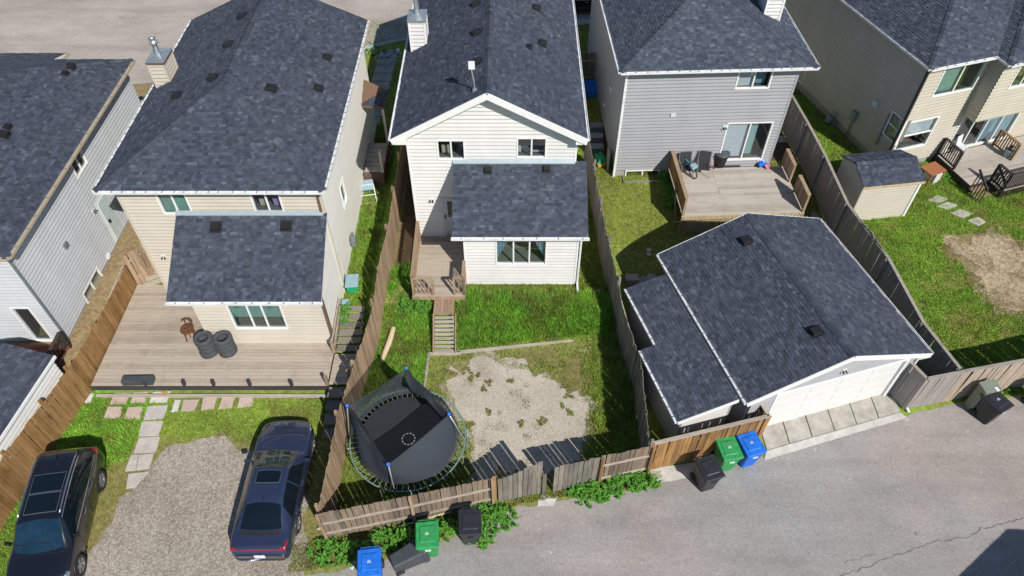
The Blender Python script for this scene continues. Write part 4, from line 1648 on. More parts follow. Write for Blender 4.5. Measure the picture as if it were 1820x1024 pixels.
# ---- tan house on the right
def house_e():
    loc, glob = locE, globE
    H = thing('tan_house', 'tan sided house with a jutting upper storey at the right edge', 'house', (*E_O, 0), E_RZ)
    ZE, p = 6.4, 0.5
    WX, DEP = 9.0, 12.5
    W = Wall((0, 0), (WX, 0))
    wu = hole(W, glob, (1680, 118), (1738, 156))
    wu = (wu[0] + .05, wu[1] - .3, wu[2], 6.1)
    ws = hole(W, glob, (1607, 219), (1650, 256))
    ws = (ws[0] + .12, ws[1] - .2, ws[2], ws[3])
    sl = hole(W, glob, (1712, 202), (1775, 266))
    sl = (sl[0] + .1, sl[1] - .1, 1.2, 3.25)
    W.siding(H, 1.1, 6.3, 'sd_tan', [wu, ws, sl])
    W.plain(H, .4, 1.1, 'found')
    W.corner(H, 0, 0.8, 6.3, 'dark_trim', 0.12)
    WL = Wall((0, DEP), (0, 0))
    u, z = wspots(WL, glob, (1590, 226))[0]
    wl = (u - .45, u + .45, z - .65, z + .6)
    WL.siding(H, 1.2, 6.3, 'sd_tan', [wl])
    WL.plain(H, .4, 1.2, 'found')
    window(H, W, *wu, lights=(0.5,), glass='glass_teal', blind=((0, .5), .95, 'blind'))
    window(H, W, *ws, lights=(), cross=0.5, blind=((0, 1), .5, 'blind'))
    window(H, WL, *wl, lights=(), cross=0.5, blind=((0, 1), .9, 'blind'), depth=.35, ext=0)
    window(H, W, *sl, lights=(.25, .5, .75), name='sliding_door', blind=((.5, 1), .95, 'curtain_blue'))
    # small basement window far down the side
    u, z = wspots(WL, glob, (1412, 163))[0]
    window(H, WL, u - .4, u + .4, 1.25, 2.1, lights=())
    # meter with its riser, and vents
    u, z = wspots(WL, glob, (1521, 205))[0]
    m = MB()
    WL.box(m, u - .14, u + .14, z - .25, z + .25, 0.012, 0.2)
    mt = m.build('electric_meter', MT['metal'], H)
    m = MB()
    m.tube([WL.pt(u, z - .2, .1), WL.pt(u, .9, .1)], 0.035, 8)
    m.build('conduit', MT['metal'], mt)
    u, z = wspots(WL, glob, (1558, 184))[0]
    m = MB()
    WL.box(m, u - .14, u + .14, z - .14, z + .14, 0.012, 0.12)
    m.build('wall_vent', MT['white_thing'], H)
    u, z = wspots(WL, glob, (1480, 215))[0]
    m = MB()
    m.lathe([(0.14, 0), (0.2, 0.08), (0.2, 0.28), (0.1, 0.34)], 12, tuple(WL.pt(u, .95, .25)))
    m.tube([WL.pt(u + .3, .85, .2), WL.pt(u + .3, 1.6, .2), WL.pt(u, 1.6, .2)], 0.04, 8)
    m.tube([WL.pt(u - .4, 1.1, .2), WL.pt(u - .1, 1.3, .2), WL.pt(u, 1.2, .25)], 0.04, 8)
    m.build('gas_meter', MT['metal'], H)
    # jutting upper storey
    xj = loc(G(1770, 112, 6.0)).x
    J = 0.72
    zj = 3.4
    Wj = Wall((xj, -J), (WX, -J))
    (ua, z1), (ub, z0) = wspots(Wj, glob, (1812, 120), (1838, 148))
    wj = (ua, ua + 1.2, z0, 6.1)
    Wj.siding(H, zj, 6.3, 'sd_tan', [wj])
    window(H, Wj, *wj, lights=(0.5,), blind=((0, 1), .6, 'brown_trim'))
    Ws = Wall((xj, 0), (xj, -J))
    Ws.siding(H, zj, 6.3, 'sd_tan')
    m = MB()
    m.box(xj + .01, WX, -J + .005, -.02, zj - .06, zj)
    m.build('soffit', MT['sd_tan'], H)
    # roof: main hip and the hip over the jutting part
    e = 0.32
    xl, yf, yb = -e, -e, DEP + e
    xe = xj - 0.2
    yj = -J - e
    k = 4.4
    A = (xl, yf, ZE)
    n = lambda x, y, z=ZE: (x, y, z)
    Pm = (xl + k, yf + k, ZE + p * k)
    v0 = (xe, yf, ZE)
    kv = 3.0
    v1 = (xe + kv, yf + kv, ZE + p * kv)
    kk = 3.6
    top = (xl + k, yf + k, ZE + p * k)
    s_left = [A, Pm, (xl + k, yb, ZE + p * k), (xl, yb, ZE)]
    # rear slope left of the valley
    s_rear = [A, v0, (xe + (k - 0.0), yf + k, ZE + p * k), Pm]
    j0 = (xe, yj, ZE)
    hj = (xe + k + .4, yj + k + .4, ZE + p * (k + .4))
    s_jl = [j0, (xe, yf, ZE), (xe + k, yf + k, ZE + p * k), hj]
    s_jr = [j0, hj, (WX + .3, yj + k + .4, ZE + p * (k + .4)), (WX + .3, yj, ZE)]
    roof(H, [s_left, s_rear, s_jl, s_jr], [(A, Pm, s_left, s_rear), (j0, hj, s_jl, s_jr)], 0.1, dark=1.05)
    m = MB()
    m.box(xl + .03, 0, 0, yb, ZE - .13, ZE - .1)
    m.box(xl + .03, xe, yf + .03, 0, ZE - .13, ZE - .1)
    m.box(xe + .03, WX, yj + .03, 0, ZE - .14, ZE - .1)
    m.build('soffit', MT['dark_trim'], H)
    gutter(H, (xl, yf, ZE), (xl, yb, ZE), (-1, 0, 0), gap=.42)
    gutter(H, (xl, yf, ZE), (xe, yf, ZE), (0, -1, 0), gap=.5)
    gutter(H, (xe, yj, ZE), (xe, yf, ZE), (-1, 0, 0), gap=.5, hang=False)
    gutter(H, (xe, yj, ZE), (WX, yj, ZE), (0, -1, 0), gap=.5)
    downspout(H, [(-.28, yf + .1, ZE - .1), (-.06, -.06, ZE - .4), (-.06, -.06, 1.0)], 'dark_trim')
    return H


house_e()

# ---- garage of the grey house
GAR_O = (9.855, 16.99)
GAR_RZ = math.radians(16.5)
locG, globG = frame(GAR_O, GAR_RZ)


def garage():
    loc, glob = locG, globG
    H = thing('garage', 'detached garage with a white door and a dark gable roof', 'garage', (*GAR_O, 0), GAR_RZ)
    ex, ey = 3.46, 3.45
    wx, wy, wf = 3.12, 3.2, 3.3
    ZE, ZR = 2.6, 3.78
    p = (ZR - ZE) / ex
    W = Wall((-wx, -wf), (wx, -wf))
    dx0, dx1 = -2.15 + wx, 2.72 + wx
    dr = (dx0, dx1, 0.0, 2.32)

    def lim(z):
        k = max(0.0, (z + .12 - ZE) / p - (ex - wx))
        return (min(k, wx), max(wx * 2 - k, wx))
    W.siding(H, 0.12, 3.62, 'sd_grey', [dr], lim=lim, pitch=0.13)
    Wl = Wall((-wx, wy), (-wx, -wf))
    Wl.siding(H, 0.12, 2.55, 'sd_grey', pitch=0.13)
    Wr = Wall((wx, -wf), (wx, wy))
    Wr.siding(H, 0.12, 2.55, 'sd_grey', pitch=0.13)
    Wb = Wall((wx, wy), (-wx, wy))
    Wb.siding(H, 0.12, 3.62, 'sd_grey', lim=lim, pitch=0.13)
    # sectional door: four panels in a frame
    m = MB()
    W.box(m, dx0 - .1, dx0, 0.12, 2.42, -0.1, 0.035)
    W.box(m, dx1, dx1 + .1, 0.12, 2.42, -0.1, 0.035)
    W.box(m, dx0, dx1, 2.32, 2.42, -0.1, 0.035)
    d = m.build('garage_door', MT['trim'], H)
    for k in range(4):
        m = MB()
        z0 = 0.13 + k * 0.5475
        W.box(m, dx0, dx1, z0, z0 + .54, -0.09, -0.05)
        for j in range(4):
            u0 = dx0 + .12 + j * (dx1 - dx0 - .1) / 4
            u1 = u0 + (dx1 - dx0 - .1) / 4 - .14
            W.box(m, u0, u1, z0 + .1, z0 + .44, -0.05, -0.043)
        m.build('door_panel', MT['garage_door'], d)
    A = (-ex, -ey, ZE); B = (0, -ey, ZR); C_ = (ex, -ey, ZE); A2 = (-ex, ey, ZE); B2 = (0, ey, ZR); C2 = (ex, ey, ZE)
    s1 = [A, B, B2, A2]; s2 = [B, C_, C2, B2]
    rf = roof(H, [s1, s2], [(B, B2, s1, s2)], 0.1)
    for s in (-1, 1):
        m = MB()
        yy = s * (ey + .02)
        m.beam((-ex, yy, ZE - .1), (0, yy, ZR - .1), 0.035, 0.2)
        m.beam((0, yy + .003, ZR - .1), (ex, yy + .003, ZE - .1), 0.035, 0.2)
        m.build('rake_board', MT['trim'], H)
    m = MB()
    m.box(-ex + .02, -wx, -ey, ey, ZE - .14, ZE - .1)
    m.box(wx, ex - .02, -ey, ey, ZE - .14, ZE - .1)
    m.build('soffit', MT['trim'], H)
    gutter(H, (-ex, -ey, ZE), (-ex, ey, ZE), (-1, 0, 0), gap=.42, strap='metal')
    gutter(H, (ex, -ey, ZE), (ex, ey, ZE), (1, 0, 0), gap=.42, hang=False)
    downspout(H, [(ex, -ey - .02, ZE - .12), (wx + .0, -wf - .06, ZE - .3), (wx + .0, -wf - .06, .5), (wx + .05, -wf - .9, .17)])
    n1 = Vector((-p, 0, 1)).normalized()
    for px, py in ((1326, 429), (1450, 590)):
        z = 3.4
        for _ in range(12):
            q = loc(G(px, py, z))
            z = ZE + p * (ex - abs(q.x))
        roof_vent(rf, (q.x, q.y, z), n1, 0.3)
    u, z = wspots(W, glob, (1500, 657))[0]
    wall_lamp(H, W, u, z)
    return H


garage()


def lean_to(x0, x1, y0, y1, z0, z1, label):
    """small shed with a single shingled slope, standing against the garage"""
    g = globG((x0 + x1) / 2, (y0 + y1) / 2)
    H = thing('lean_to_shed', label, 'shed', (g.x, g.y, 0), GAR_RZ)
    cx, cy = (x0 + x1) / 2, (y0 + y1) / 2
    a, b, c, d = x0 - cx, x1 - cx, y0 - cy, y1 - cy
    p = (z1 - z0) / (b - a)
    sl = [(a, c, z0), (b, c, z1), (b, d, z1), (a, d, z0)]
    roof(H, [sl], thick=0.09)
    wa, wc, wd, wb = a + .22, c + .12, d - .12, b - .06
    zl = z0 + .22 * p - .09
    Wl = Wall((wa, wd), (wa, wc))
    Wl.plain(H, 0.1, zl, 'sd_pale', 0.0, .08, 'wall')
    Wf = Wall((wa, wc), (wb, wc))
    for (p0, p1, yy, t) in ((wa, wb, wc, 1), (wa, wb, wd, -1)):
        m = MB()
        m.hexa([(p0, yy, .1), (p1, yy, .1), (p1, yy + .06 * t, .1), (p0, yy + .06 * t, .1)],
               [(p0, yy, zl), (p1, yy, zl + (p1 - p0) * p), (p1, yy + .06 * t, zl + (p1 - p0) * p), (p0, yy + .06 * t, zl)])
        m.build('end_wall', MT['sd_white'], H)
    Wr = Wall((wb, wc), (wb, wd))
    Wr.plain(H, .1, z1 - .12, 'sd_pale', 0.0, .08, 'wall')
    gutter(H, (a, c, z0), (a, d, z0), (-1, 0, 0), gap=.42, strap='metal')
    m = MB()
    m.beam((a, c - .02, z0 - .07), (b, c - .02, z1 - .07), .03, .14)
    m.build('fascia', MT['trim'], H)
    return H


lean_to(-5.12, -3.6, -0.205, 2.5, 2.213, 2.52, 'narrow rear lean-to shed with a shingled slope beside the garage')
lean_to(-5.68, -3.6, -3.2, -0.21, 2.1, 2.52, 'wider front lean-to shed with a shingled slope beside the garage')


# ---- garden shed beside the tan house
def tan_shed():
    ze, za = 2.85, 3.28
    tl, tr = G(1535, 333, ze), G(1645, 322, ze)
    rz = math.atan2(tr.y - tl.y, tr.x - tl.x)
    w = (tr - tl).length
    H = thing('tan_shed', 'tan garden shed with a low dark gable roof beside the tan house', 'shed', (tl.x, tl.y, 0), rz)
    dd, ym = 2.1, 1.05
    ov = .1
    p = (za - ze) / ym
    Wall((ov, ov), (w - ov, ov)).siding(H, .4, ze - .03, 'sd_tan', pitch=.13)
    Wall((w - ov, dd - ov), (ov, dd - ov)).siding(H, .4, ze - .03, 'sd_tan', pitch=.13)

    def lim(z):
        k = max(0.0, (z + .06 - ze) / p - ov)
        m = (dd - 2 * ov) / 2
        return (min(k, m), max(2 * m - k, m))
    Wall((ov, dd - ov), (ov, ov)).siding(H, .4, za - .1, 'sd_tan', lim=lim, pitch=.13)
    Wall((w - ov, ov), (w - ov, dd - ov)).siding(H, .4, za - .1, 'sd_tan', lim=lim, pitch=.13)
    s1 = [(0, 0, ze), (w, 0, ze), (w, ym, za), (0, ym, za)]
    s2 = [(0, ym, za), (w, ym, za), (w, dd, ze), (0, dd, ze)]
    roof(H, [s1, s2], [((0, ym, za), (w, ym, za), s1, s2)], .05, under='brown_trim')
    m = MB()
    m.box(0, w, -.02, .03, ze - .12, ze - .02)
    m.build('fascia', MT['wood_pale'], H)
    for x in (ov, w - ov):
        m = MB()
        m.box(x - .05, x + .05, ov - .05, ov + .05, .4, ze - .1)
        m.build('corner_trim', MT['trim' if x > 1 else 'sd_tan'], H)


tan_shed()


# ---- shed at the left edge
def left_shed():
    ze = 2.4
    e0, e1 = G(96, 632, ze), G(0, 777, ze)
    d = (e0 - e1).normalized()
    e1 = e0 - d * 5.0
    rz = math.atan2(d.y, d.x) - PI / 2
    H = thing('garden_shed', 'small white shed with a dark sloping roof behind the orange fence', 'shed', (e0.x, e0.y, 0), rz)
    # local: eave along y from -5 to 0 at x 0, roof rises and falls towards -x
    s1 = [(0, -5, ze), (0, 0, ze), (-1.6, 0, ze + .45), (-1.6, -5, ze + .45)]
    s2 = [(-1.6, -5, ze + .45), (-1.6, 0, ze + .45), (-3.2, 0, ze), (-3.2, -5, ze)]
    roof(H, [s1, s2], thick=.08)
    W = Wall((-.1, -4.9), (-.1, -.1))
    W.siding(H, .1, ze - .06, 'sd_white')
    W = Wall((-.1, -.1), (-3.1, -.1))
    W.siding(H, .1, ze - .06, 'sd_white')
    m = MB()
    m.box(-.02, .05, -5, 0, ze - .1, ze + .01)
    m.build('fascia', MT['trim'], H)


left_shed()


# ---- garage across the alley: only its shadow reaches the picture
def opposite_garage():
    tip = G(1790, 940, .1)
    zr, z = 4.0, 2.9
    k = (zr - .1) / -L.z
    c = Vector((tip.x - L.x * k, tip.y - L.y * k, 0))
    H = thing('opposite_garage', 'garage across the alley whose shadow falls on the asphalt at lower right', 'garage', (c.x, c.y, 0), math.radians(14))
    w, d = 3.4, 7
    a = .3
    s1 = [(0, 0, zr), (-w, 0, z), (-w, -d, z), (0, -d, zr)]
    s2 = [(0, 0, zr), (0, -d, zr), (w, -d, z), (w, 0, z)]
    roof(H, [s1, s2], thick=.1)
    e = w - a
    for p0, p1 in (((-e, -d + a), (e, -d + a)), ((e, -d + a), (e, -a)), ((e, -a), (-e, -a)), ((-e, -a), (-e, -d + a))):
        Wall(p0, p1).siding(H, .1, z - .05, 'sd_tan')
    for yy in (-a, -d + a):
        m = MB()
        m.quad((-e, yy, z - .05), (e, yy, z - .05), (0, yy, zr - .12))
        m.build('gable', MT['sd_tan'], H)


opposite_garage()


# ------------------------------------------------------------------ fences
_unit = {}


def unit_box(mat):
    """shared board: 1 x 1 footprint centred, from z 0 to 1"""
    if mat not in _unit:
        m = MB()
        m.box(-.5, .5, -.5, .5, 0, 1)
        _unit[mat] = m.data('board_' + mat, MT[mat])
    return _unit[mat]


def run(pts, step):
    """points every step along a polyline with the heading there"""
    out = []
    acc = 0.0
    for a, b in zip(pts[:-1], pts[1:]):
        a, b = Vector(a[:2]), Vector(b[:2])
        ln = (b - a).length
        d = (b - a) / ln
        while acc < ln:
            out.append((a + d * acc, math.atan2(d.y, d.x)))
            acc += step
        acc -= ln
    return out


def fence(label, pts, height, mat, bw=.14, gap=.008, th=.02, side=1, rails=(.4, 1.45), rail='rail', posts=2.4, post_up=.12,
          jit=.02, h1=None, zfun=TZ, name='fence', cat='fence', cap=None, post_mat=None, board='fence_board', zoff=0.04, ztop=None, group=None):
    """boards on rails and posts; side +1 puts the rails to the right of the run"""
    o = Vector(pts[0][:2])
    F = thing(name, label, cat, (o.x, o.y, 0), 0, group)
    tot = sum((Vector(b[:2]) - Vector(a[:2])).length for a, b in zip(pts[:-1], pts[1:]))
    me = unit_box(mat)
    bs = run(pts, bw + gap)
    for k, (p, a) in enumerate(bs):
        h = height if h1 is None else lerp(height, h1, k / max(1, len(bs) - 1))
        z = zfun(p.x, p.y) + zoff
        if ztop:
            h = ztop(p.x, p.y) - z
        q = p + Vector((math.cos(a), math.sin(a))) * (bw / 2) - o
        inst(board, me, F, (q.x, q.y, z + random.uniform(-.01, .01)), (random.uniform(-.012, .012), random.uniform(-.012, .012), a + random.uniform(-.03, .03)),
             (bw * random.uniform(.96, 1.0), th, h + random.uniform(-jit, jit)))
    mr = unit_box(rail)
    # rails and posts from post to post
    ps = []
    for a_, b_ in zip(pts[:-1], pts[1:]):
        a_, b_ = Vector(a_[:2]), Vector(b_[:2])
        dd = b_ - a_
        kk = max(1, round(dd.length / posts))
        ps += [(a_ + dd * (i / kk), math.atan2(dd.y, dd.x)) for i in range(kk)]
    ps.append((b_, math.atan2(dd.y, dd.x)))
    off = th / 2 + .02
    for k, (p, a) in enumerate(ps):
        nrm = Vector((math.sin(a), -math.cos(a))) * side
        q = p + nrm * (off + .045) - o
        z = zfun(p.x, p.y)
        hh = (ztop(p.x, p.y) - z if ztop else height) + post_up
        if post_mat is not False:
            inst('post', unit_box(post_mat or mat), F, (q.x, q.y, z - .05), (0, 0, a), (.09, .09, hh + .05))
    for a0, b0 in zip(ps[:-1], ps[1:]):
        pa, pb = a0[0], b0[0]
        d = pb - pa
        ang = math.atan2(d.y, d.x)
        nrm = Vector((math.sin(ang), -math.cos(ang))) * side
        for rz in rails:
            za = zfun(pa.x, pa.y) + rz
            zb = zfun(pb.x, pb.y) + rz
            m = MB()
            A = pa + nrm * off - o
            B = pb + nrm * off - o
            m.beam((A.x, A.y, za), (B.x, B.y, zb), .038, .085)
            m.build('rail', MT[rail], F)
        if cap:
            za = (ztop(pa.x, pa.y) if ztop else zfun(pa.x, pa.y) + height + zoff) + .02
            zb = (ztop(pb.x, pb.y) if ztop else zfun(pb.x, pb.y) + height + zoff) + .02
            m = MB()
            A, B = pa - o, pb - o
            m.beam((A.x, A.y, za), (B.x, B.y, zb), .12, .04)
            m.build('cap_rail', MT[cap], F)
    return F


fence('weathered brown board fence along the left side of the centre yard', F_BC, 1.85, 'fence', side=-1, posts=2.35, post_up=.16, rails=(.35, 1.5))
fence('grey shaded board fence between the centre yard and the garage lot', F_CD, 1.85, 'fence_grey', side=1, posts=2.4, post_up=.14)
fence('orange brown board fence along the left edge beside the parked black car', F_AB, 1.7, 'fence_orange', side=-1, posts=2.3, post_up=.12, ztop=lambda x, y: 1.85 - .03 * max(0, y - 13), bw=.125)
fence('short brown board fence closing the gap between the two left houses', [(-15.05, 19.62), (-13.75, 20.6)], 1.75, 'fence', side=-1, posts=1.3, rails=(.5, 1.4))
a0, a1, a2 = G(583, 957, .1), G(738, 926, .1), G(876, 895, .1)
fence('weathered fence along the alley with two pale rails beside the trampoline', [a0, a1, a2], 1.72, 'fence_alley', side=1, rails=(.42, 1.12), posts=2.6, post_up=.1, bw=.155, gap=.012, post_mat='fence')
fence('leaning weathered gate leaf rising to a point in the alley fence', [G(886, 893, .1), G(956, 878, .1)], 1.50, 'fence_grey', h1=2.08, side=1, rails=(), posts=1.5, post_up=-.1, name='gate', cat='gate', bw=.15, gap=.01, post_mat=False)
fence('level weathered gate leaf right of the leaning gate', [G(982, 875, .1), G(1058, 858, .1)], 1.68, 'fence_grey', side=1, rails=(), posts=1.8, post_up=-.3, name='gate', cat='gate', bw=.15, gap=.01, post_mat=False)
fence('weathered fence with two pale rails between the gate and the stained fence', [G(1062, 857, .1), G(1148, 838, .1)], 1.68, 'fence_alley', side=1, rails=(.28, 1.15), posts=1.8, post_up=.05, bw=.15, gap=.01, post_mat='fence_stained')
fence('stained brown fence with a pale cap behind the green and blue bins', [(4.5, 11.62), (8.36, 12.62), (8.15, 13.3)], 1.8, 'fence_stained', side=-1, rails=(.4, 1.4), posts=2.0, post_up=.0, cap='rail', bw=.13, gap=.006, rail='rail')
# short loose post between the gate leaves
for px in ((880, 894), (966, 878)):
    p = G(*px, .1)
    m = MB()
    h = 1.75 if px[0] == 880 else 1.3
    m.box(-.06, .06, -.06, .06, 0, h)
    o = m.build('gate_post', MT['fence_stained' if px[0] == 880 else 'fence_grey'])
    o.location = (p.x, p.y, .08)
    tag(o, 'tall brown gate post left of the leaning gate' if px[0] == 880 else 'short grey gate post between the two gate leaves', 'post')

# composite fence between the garage and the right-hand lot
F = fence('long dark composite panel fence with a pale cap behind the garage', F_DE, 1.85, 'comp', side=1, rails=(.15,), rail='comp', posts=2.45, post_up=.04, cap='comp_cap', bw=.145, gap=.004, jit=.0, post_mat='comp')
fence('tan composite fence along the alley right of the utility cabinet', [(15.42, 14.32), (18.72, 15.0), (24, 16.5)], 1.9, 'comp_tan', side=-1, rails=(), posts=2.45, post_up=.02, cap='comp_cap', bw=.16, gap=.005, jit=0)
fence('short grey composite fence next to the garage downspout', [(13.68, 14.68), (13.98, 14.0), (15.40, 14.31)], 1.9, 'comp', side=-1, rails=(), posts=1.5, post_up=.02, cap='comp_cap', bw=.145, gap=.004, jit=0)
fence('dark board fence across the narrow gap beside the grey house', [(2.6, 33.6), (4.5, 33.7)], 1.7, 'fence_grey', side=1, posts=1.9, rails=(.3, 1.3))


# ------------------------------------------------------------------ decks
def boards(D, o, rows, z, mat, w=.135, gap=.012, th=.03, name='deck_board'):
    """rows: (y, x0, x1) in world; boards along x"""
    me = unit_box(mat)
    for y, x0, x1 in rows:
        inst(name, me, D, ((x0 + x1) / 2 - o[0], y - o[1], z - th + random.uniform(-.003, .003)), (0, 0, random.uniform(-.001, .001)), (x1 - x0, w, th))


def railing(D, a, b, z, h=.95, mat='deck_wood', step=.13, bal=.04, cap=.13, balmat=None, posts=True, solid=False, z1=None, low=.08):
    """posts, cap, bottom rail and single balusters from a to b (local to D)"""
    a, b = Vector(a), Vector(b)
    ln = (b - a).length
    ang = math.atan2(b.y - a.y, b.x - a.x)
    z1 = z if z1 is None else z1
    m = MB()
    m.beam((a.x, a.y, z + h), (b.x, b.y, z1 + h), cap, .04)
    m.build('top_rail', MT[mat], D)
    m = MB()
    m.beam((a.x, a.y, z + low + .03), (b.x, b.y, z1 + low + .03), .04, .07)
    m.build('bottom_rail', MT[mat], D)
    if posts:
        for p, zz in ((a, z), (b, z1)):
            inst('post', unit_box(mat), D, (p.x, p.y, zz - .35), (0, 0, ang), (.09, .09, h + .33))
    n = max(1, int(ln / step))
    for k in range(1, n):
        t = k / n
        p = a.lerp(b, t)
        zz = lerp(z, z1, t)
        inst('baluster', unit_box(balmat or mat), D, (p.x, p.y, zz + low), (0, 0, ang), (bal if not solid else step * .97, .03, h - low - .02))


# ---- deck of the white house
def deck_c():
    o = (-2.8, 18.4)
    D = thing('back_deck', 'small weathered deck with railing at the back of the white house', 'deck', (*o, 0))
    z = 1.3
    rows = []
    y = 18.42
    while y < 21.55:
        rows.append((y, -3.78, -1.80))
        y += .147
    boards(D, o, rows, z, 'deck')
    L_ = lambda x, y: (x - o[0], y - o[1])
    railing(D, L_(-3.76, 18.42), L_(-3.8, 21.5), z, balmat='deck_wood')
    railing(D, L_(-3.76, 18.42), L_(-3.02, 18.42), z)
    railing(D, L_(-2.2, 18.42), L_(-1.84, 18.42), z)
    railing(D, L_(-1.84, 18.42), L_(-1.84, 19.3), z)
    m = MB()
    m.box(-3.8 - o[0], -1.8 - o[0], 18.33 - o[1], 18.36 - o[1], z - .2, z - .03)
    m.box(-3.84 - o[0], -3.81 - o[0], 18.33 - o[1], 21.5 - o[1], z - .2, z - .03)
    m.build('rim_board', MT['deck_wood'], D)
    for x in (-3.74, -1.86):
        inst('support_post', unit_box('deck_wood'), D, (x - o[0], 18.45 - o[1], .5), (0, 0, 0), (.1, .1, .7))
    m = MB()
    for k in range(20):
        yy = 18.5 + k * .15
        m.beam((-3.80 - o[0], yy - o[1], .62), (-3.80 - o[0], yy + .12 - o[1], 1.1), .02, .05)
    m.build('skirt_lattice', MT['deck_wood'], D, kind='stuff')
    m = MB()
    m.box(-2.7 - o[0], -1.85 - o[0], 21.3 - o[1], 21.56 - o[1], z, z + .13)
    m.build('door_step', MT['deck_wood'], D)
    # gangway with boards lengthways
    for k in range(6):
        x = -2.93 + k * .13
        inst('gangway_board', unit_box('deck_wood'), D, (x - o[0], 17.98 - o[1], 1.06), (0, 0, 0), (.122, .72, .03))
    S = thing('timber_steps', 'narrow overgrown timber steps leading down from the small deck', 'steps', (-2.55, 17.0, 0))
    n = 9
    for k in range(n):
        t = k / (n - 1)
        y = lerp(16.55, 17.52, t)
        zz = lerp(.2, .98, t)
        inst('tread', unit_box('rail'), S, (0, y - 17.0, zz), (0, 0, 0), (.78, .1, .045))
    for x in (-.42, .42):
        m = MB()
        m.beam((x, -.55, .2), (x, .62, 1.1), .04, .2)
        m.build('stringer', MT['deck_wood'], S)
    # timber edging of the lower yard
    for (p, q, lab) in (((-3.1, 16.40), (-2.98, 16.42), None), ((-2.08, 16.5), (2.35, 17.04), 'thin timber edging across the foot of the long grass'), ((-3.14, 16.42), (-3.18, 14.9), 'thin timber edging running down beside the trampoline')):
        if not lab:
            continue
        m = MB()
        m.beam((0, 0, 0), (q[0] - p[0], q[1] - p[1], 0), .09, .12)
        e = m.build('edging', MT['rail'])
        e.location = (p[0], p[1], .17)
        tag(e, lab, 'edging')
    m = MB()
    m.beam((-3.16, 16.42, .16), (-1.95, 16.46, .16), .1, .14)
    e = m.build('edging', MT['rail'])
    tag(e, 'timber edging under the foot of the overgrown steps', 'edging')


deck_c()


# ---- wide deck of the cream house
def deck_b():
    o = (-11, 15.5)
    D = thing('wide_deck', 'wide weathered deck around the cream house with a row of cut posts', 'deck', (*o, 0))
    z = .6
    rows = []
    y = 14.78
    while y < 19.5:
        if y < 16.55:
            rows.append((y, -15.08 - .0, -6.62))
        elif y < 19.0:
            rows.append((y, -15.06, -11.33))
        else:
            rows.append((y, -15.06, -13.64))
        y += .147
    boards(D, o, rows, z, 'deck')
    me = unit_box('deck')
    # frame below the front edge
    m = MB()
    m.box(-15.1 - o[0], -6.6 - o[0], 14.66 - o[1], 14.70 - o[1], .38, .58)
    m.build('rim_board', MT['dark_trim'], D)
    m = MB()
    m.box(-15.0 - o[0], -6.7 - o[0], 14.50 - o[1], 14.62 - o[1], .1, .2)
    m.build('sill_beam', MT['rail'], D)
    for px in (330, 382, 446, 520, 262):
        p = G(px, 672, .7)
        inst('cut_post', unit_box('dark_trim'), D, (p.x - o[0], 14.74 - o[1], .55), (0, 0, 0), (.1, .1, .3))
    # two steps at the left end
    for k in range(4):
        inst('step_board', unit_box('deck'), D, (-14.3 - o[0], 19.7 + k * .28 - o[1], .62 + k * .06), (0, 0, .5), (1.0, .22, .04))
    # black storage bench on the deck edge
    p = G(243, 681, .75)
    m = MB()
    m.hexa([(-.55, -.16, 0), (.55, -.16, 0), (.55, .16, 0), (-.55, .16, 0)], [(-.55, -.14, .24), (.55, -.14, .24), (.55, .12, .26), (-.55, .12, .26)])
    b = m.build('storage_box', MT['bin_grey'], None, bevel=.03)
    b.location = (p.x, 14.85, .61)
    b.rotation_euler = (0, 0, .02)
    tag(b, 'low dark plastic box lying on the front edge of the wide deck', 'box')
    # side steps between the wide deck and the brown fence
    S = thing('side_steps', 'timber side steps darkened in colour for the fence shadow beside the wide deck', 'steps', (-6.1, 15.5, 0))
    for k in range(6):
        y = 16.35 + k * .33
        inst('tread', unit_box('fence_grey'), S, (0, y - 15.5, .62 + k * .06), (0, 0, 0), (.86, .28, .04))  # darker board tone puts the fence's shade into the tread colour
    for k in range(9):
        inst('landing_board', unit_box('deck'), S, (0, 14.85 + k * .15 - 15.5, .56), (0, 0, 0), (.94, .14, .035))
    for k in range(4):
        y = 14.5 - k * .5
        inst('tread', unit_box('fence_grey'), S, (-.05, y - 15.5, .46 - k * .1), (0, 0, 0), (.84, .42, .05))  # lower treads share the tone that stands in for fence shade
    for (ya, za, yb, zb) in ((16.2, .62, 18.1, .95),):
        m = MB()
        m.beam((-.47, ya - 15.5, za + .62), (-.47, yb - 15.5, zb + .5), .05, .09)
        m.beam((-.47, ya - 15.5, za + .15), (-.47, yb - 15.5, zb + .15), .04, .2)
        m.build('handrail', MT['rail'], S)
    for y, h in ((14.75, .55), (16.2, .65)):
        inst('post', unit_box('fence'), S, (-.5, y - 15.5, .6), (0, 0, 0), (.1, .1, h))
    for y, h in ((14.75, .9),):
        inst('post', unit_box('fence'), S, (.35, y - 15.5, .6), (0, 0, 0), (.1, .1, h))


deck_b()

locD, globD = frame((4.66, 26.03), math.radians(2.6))


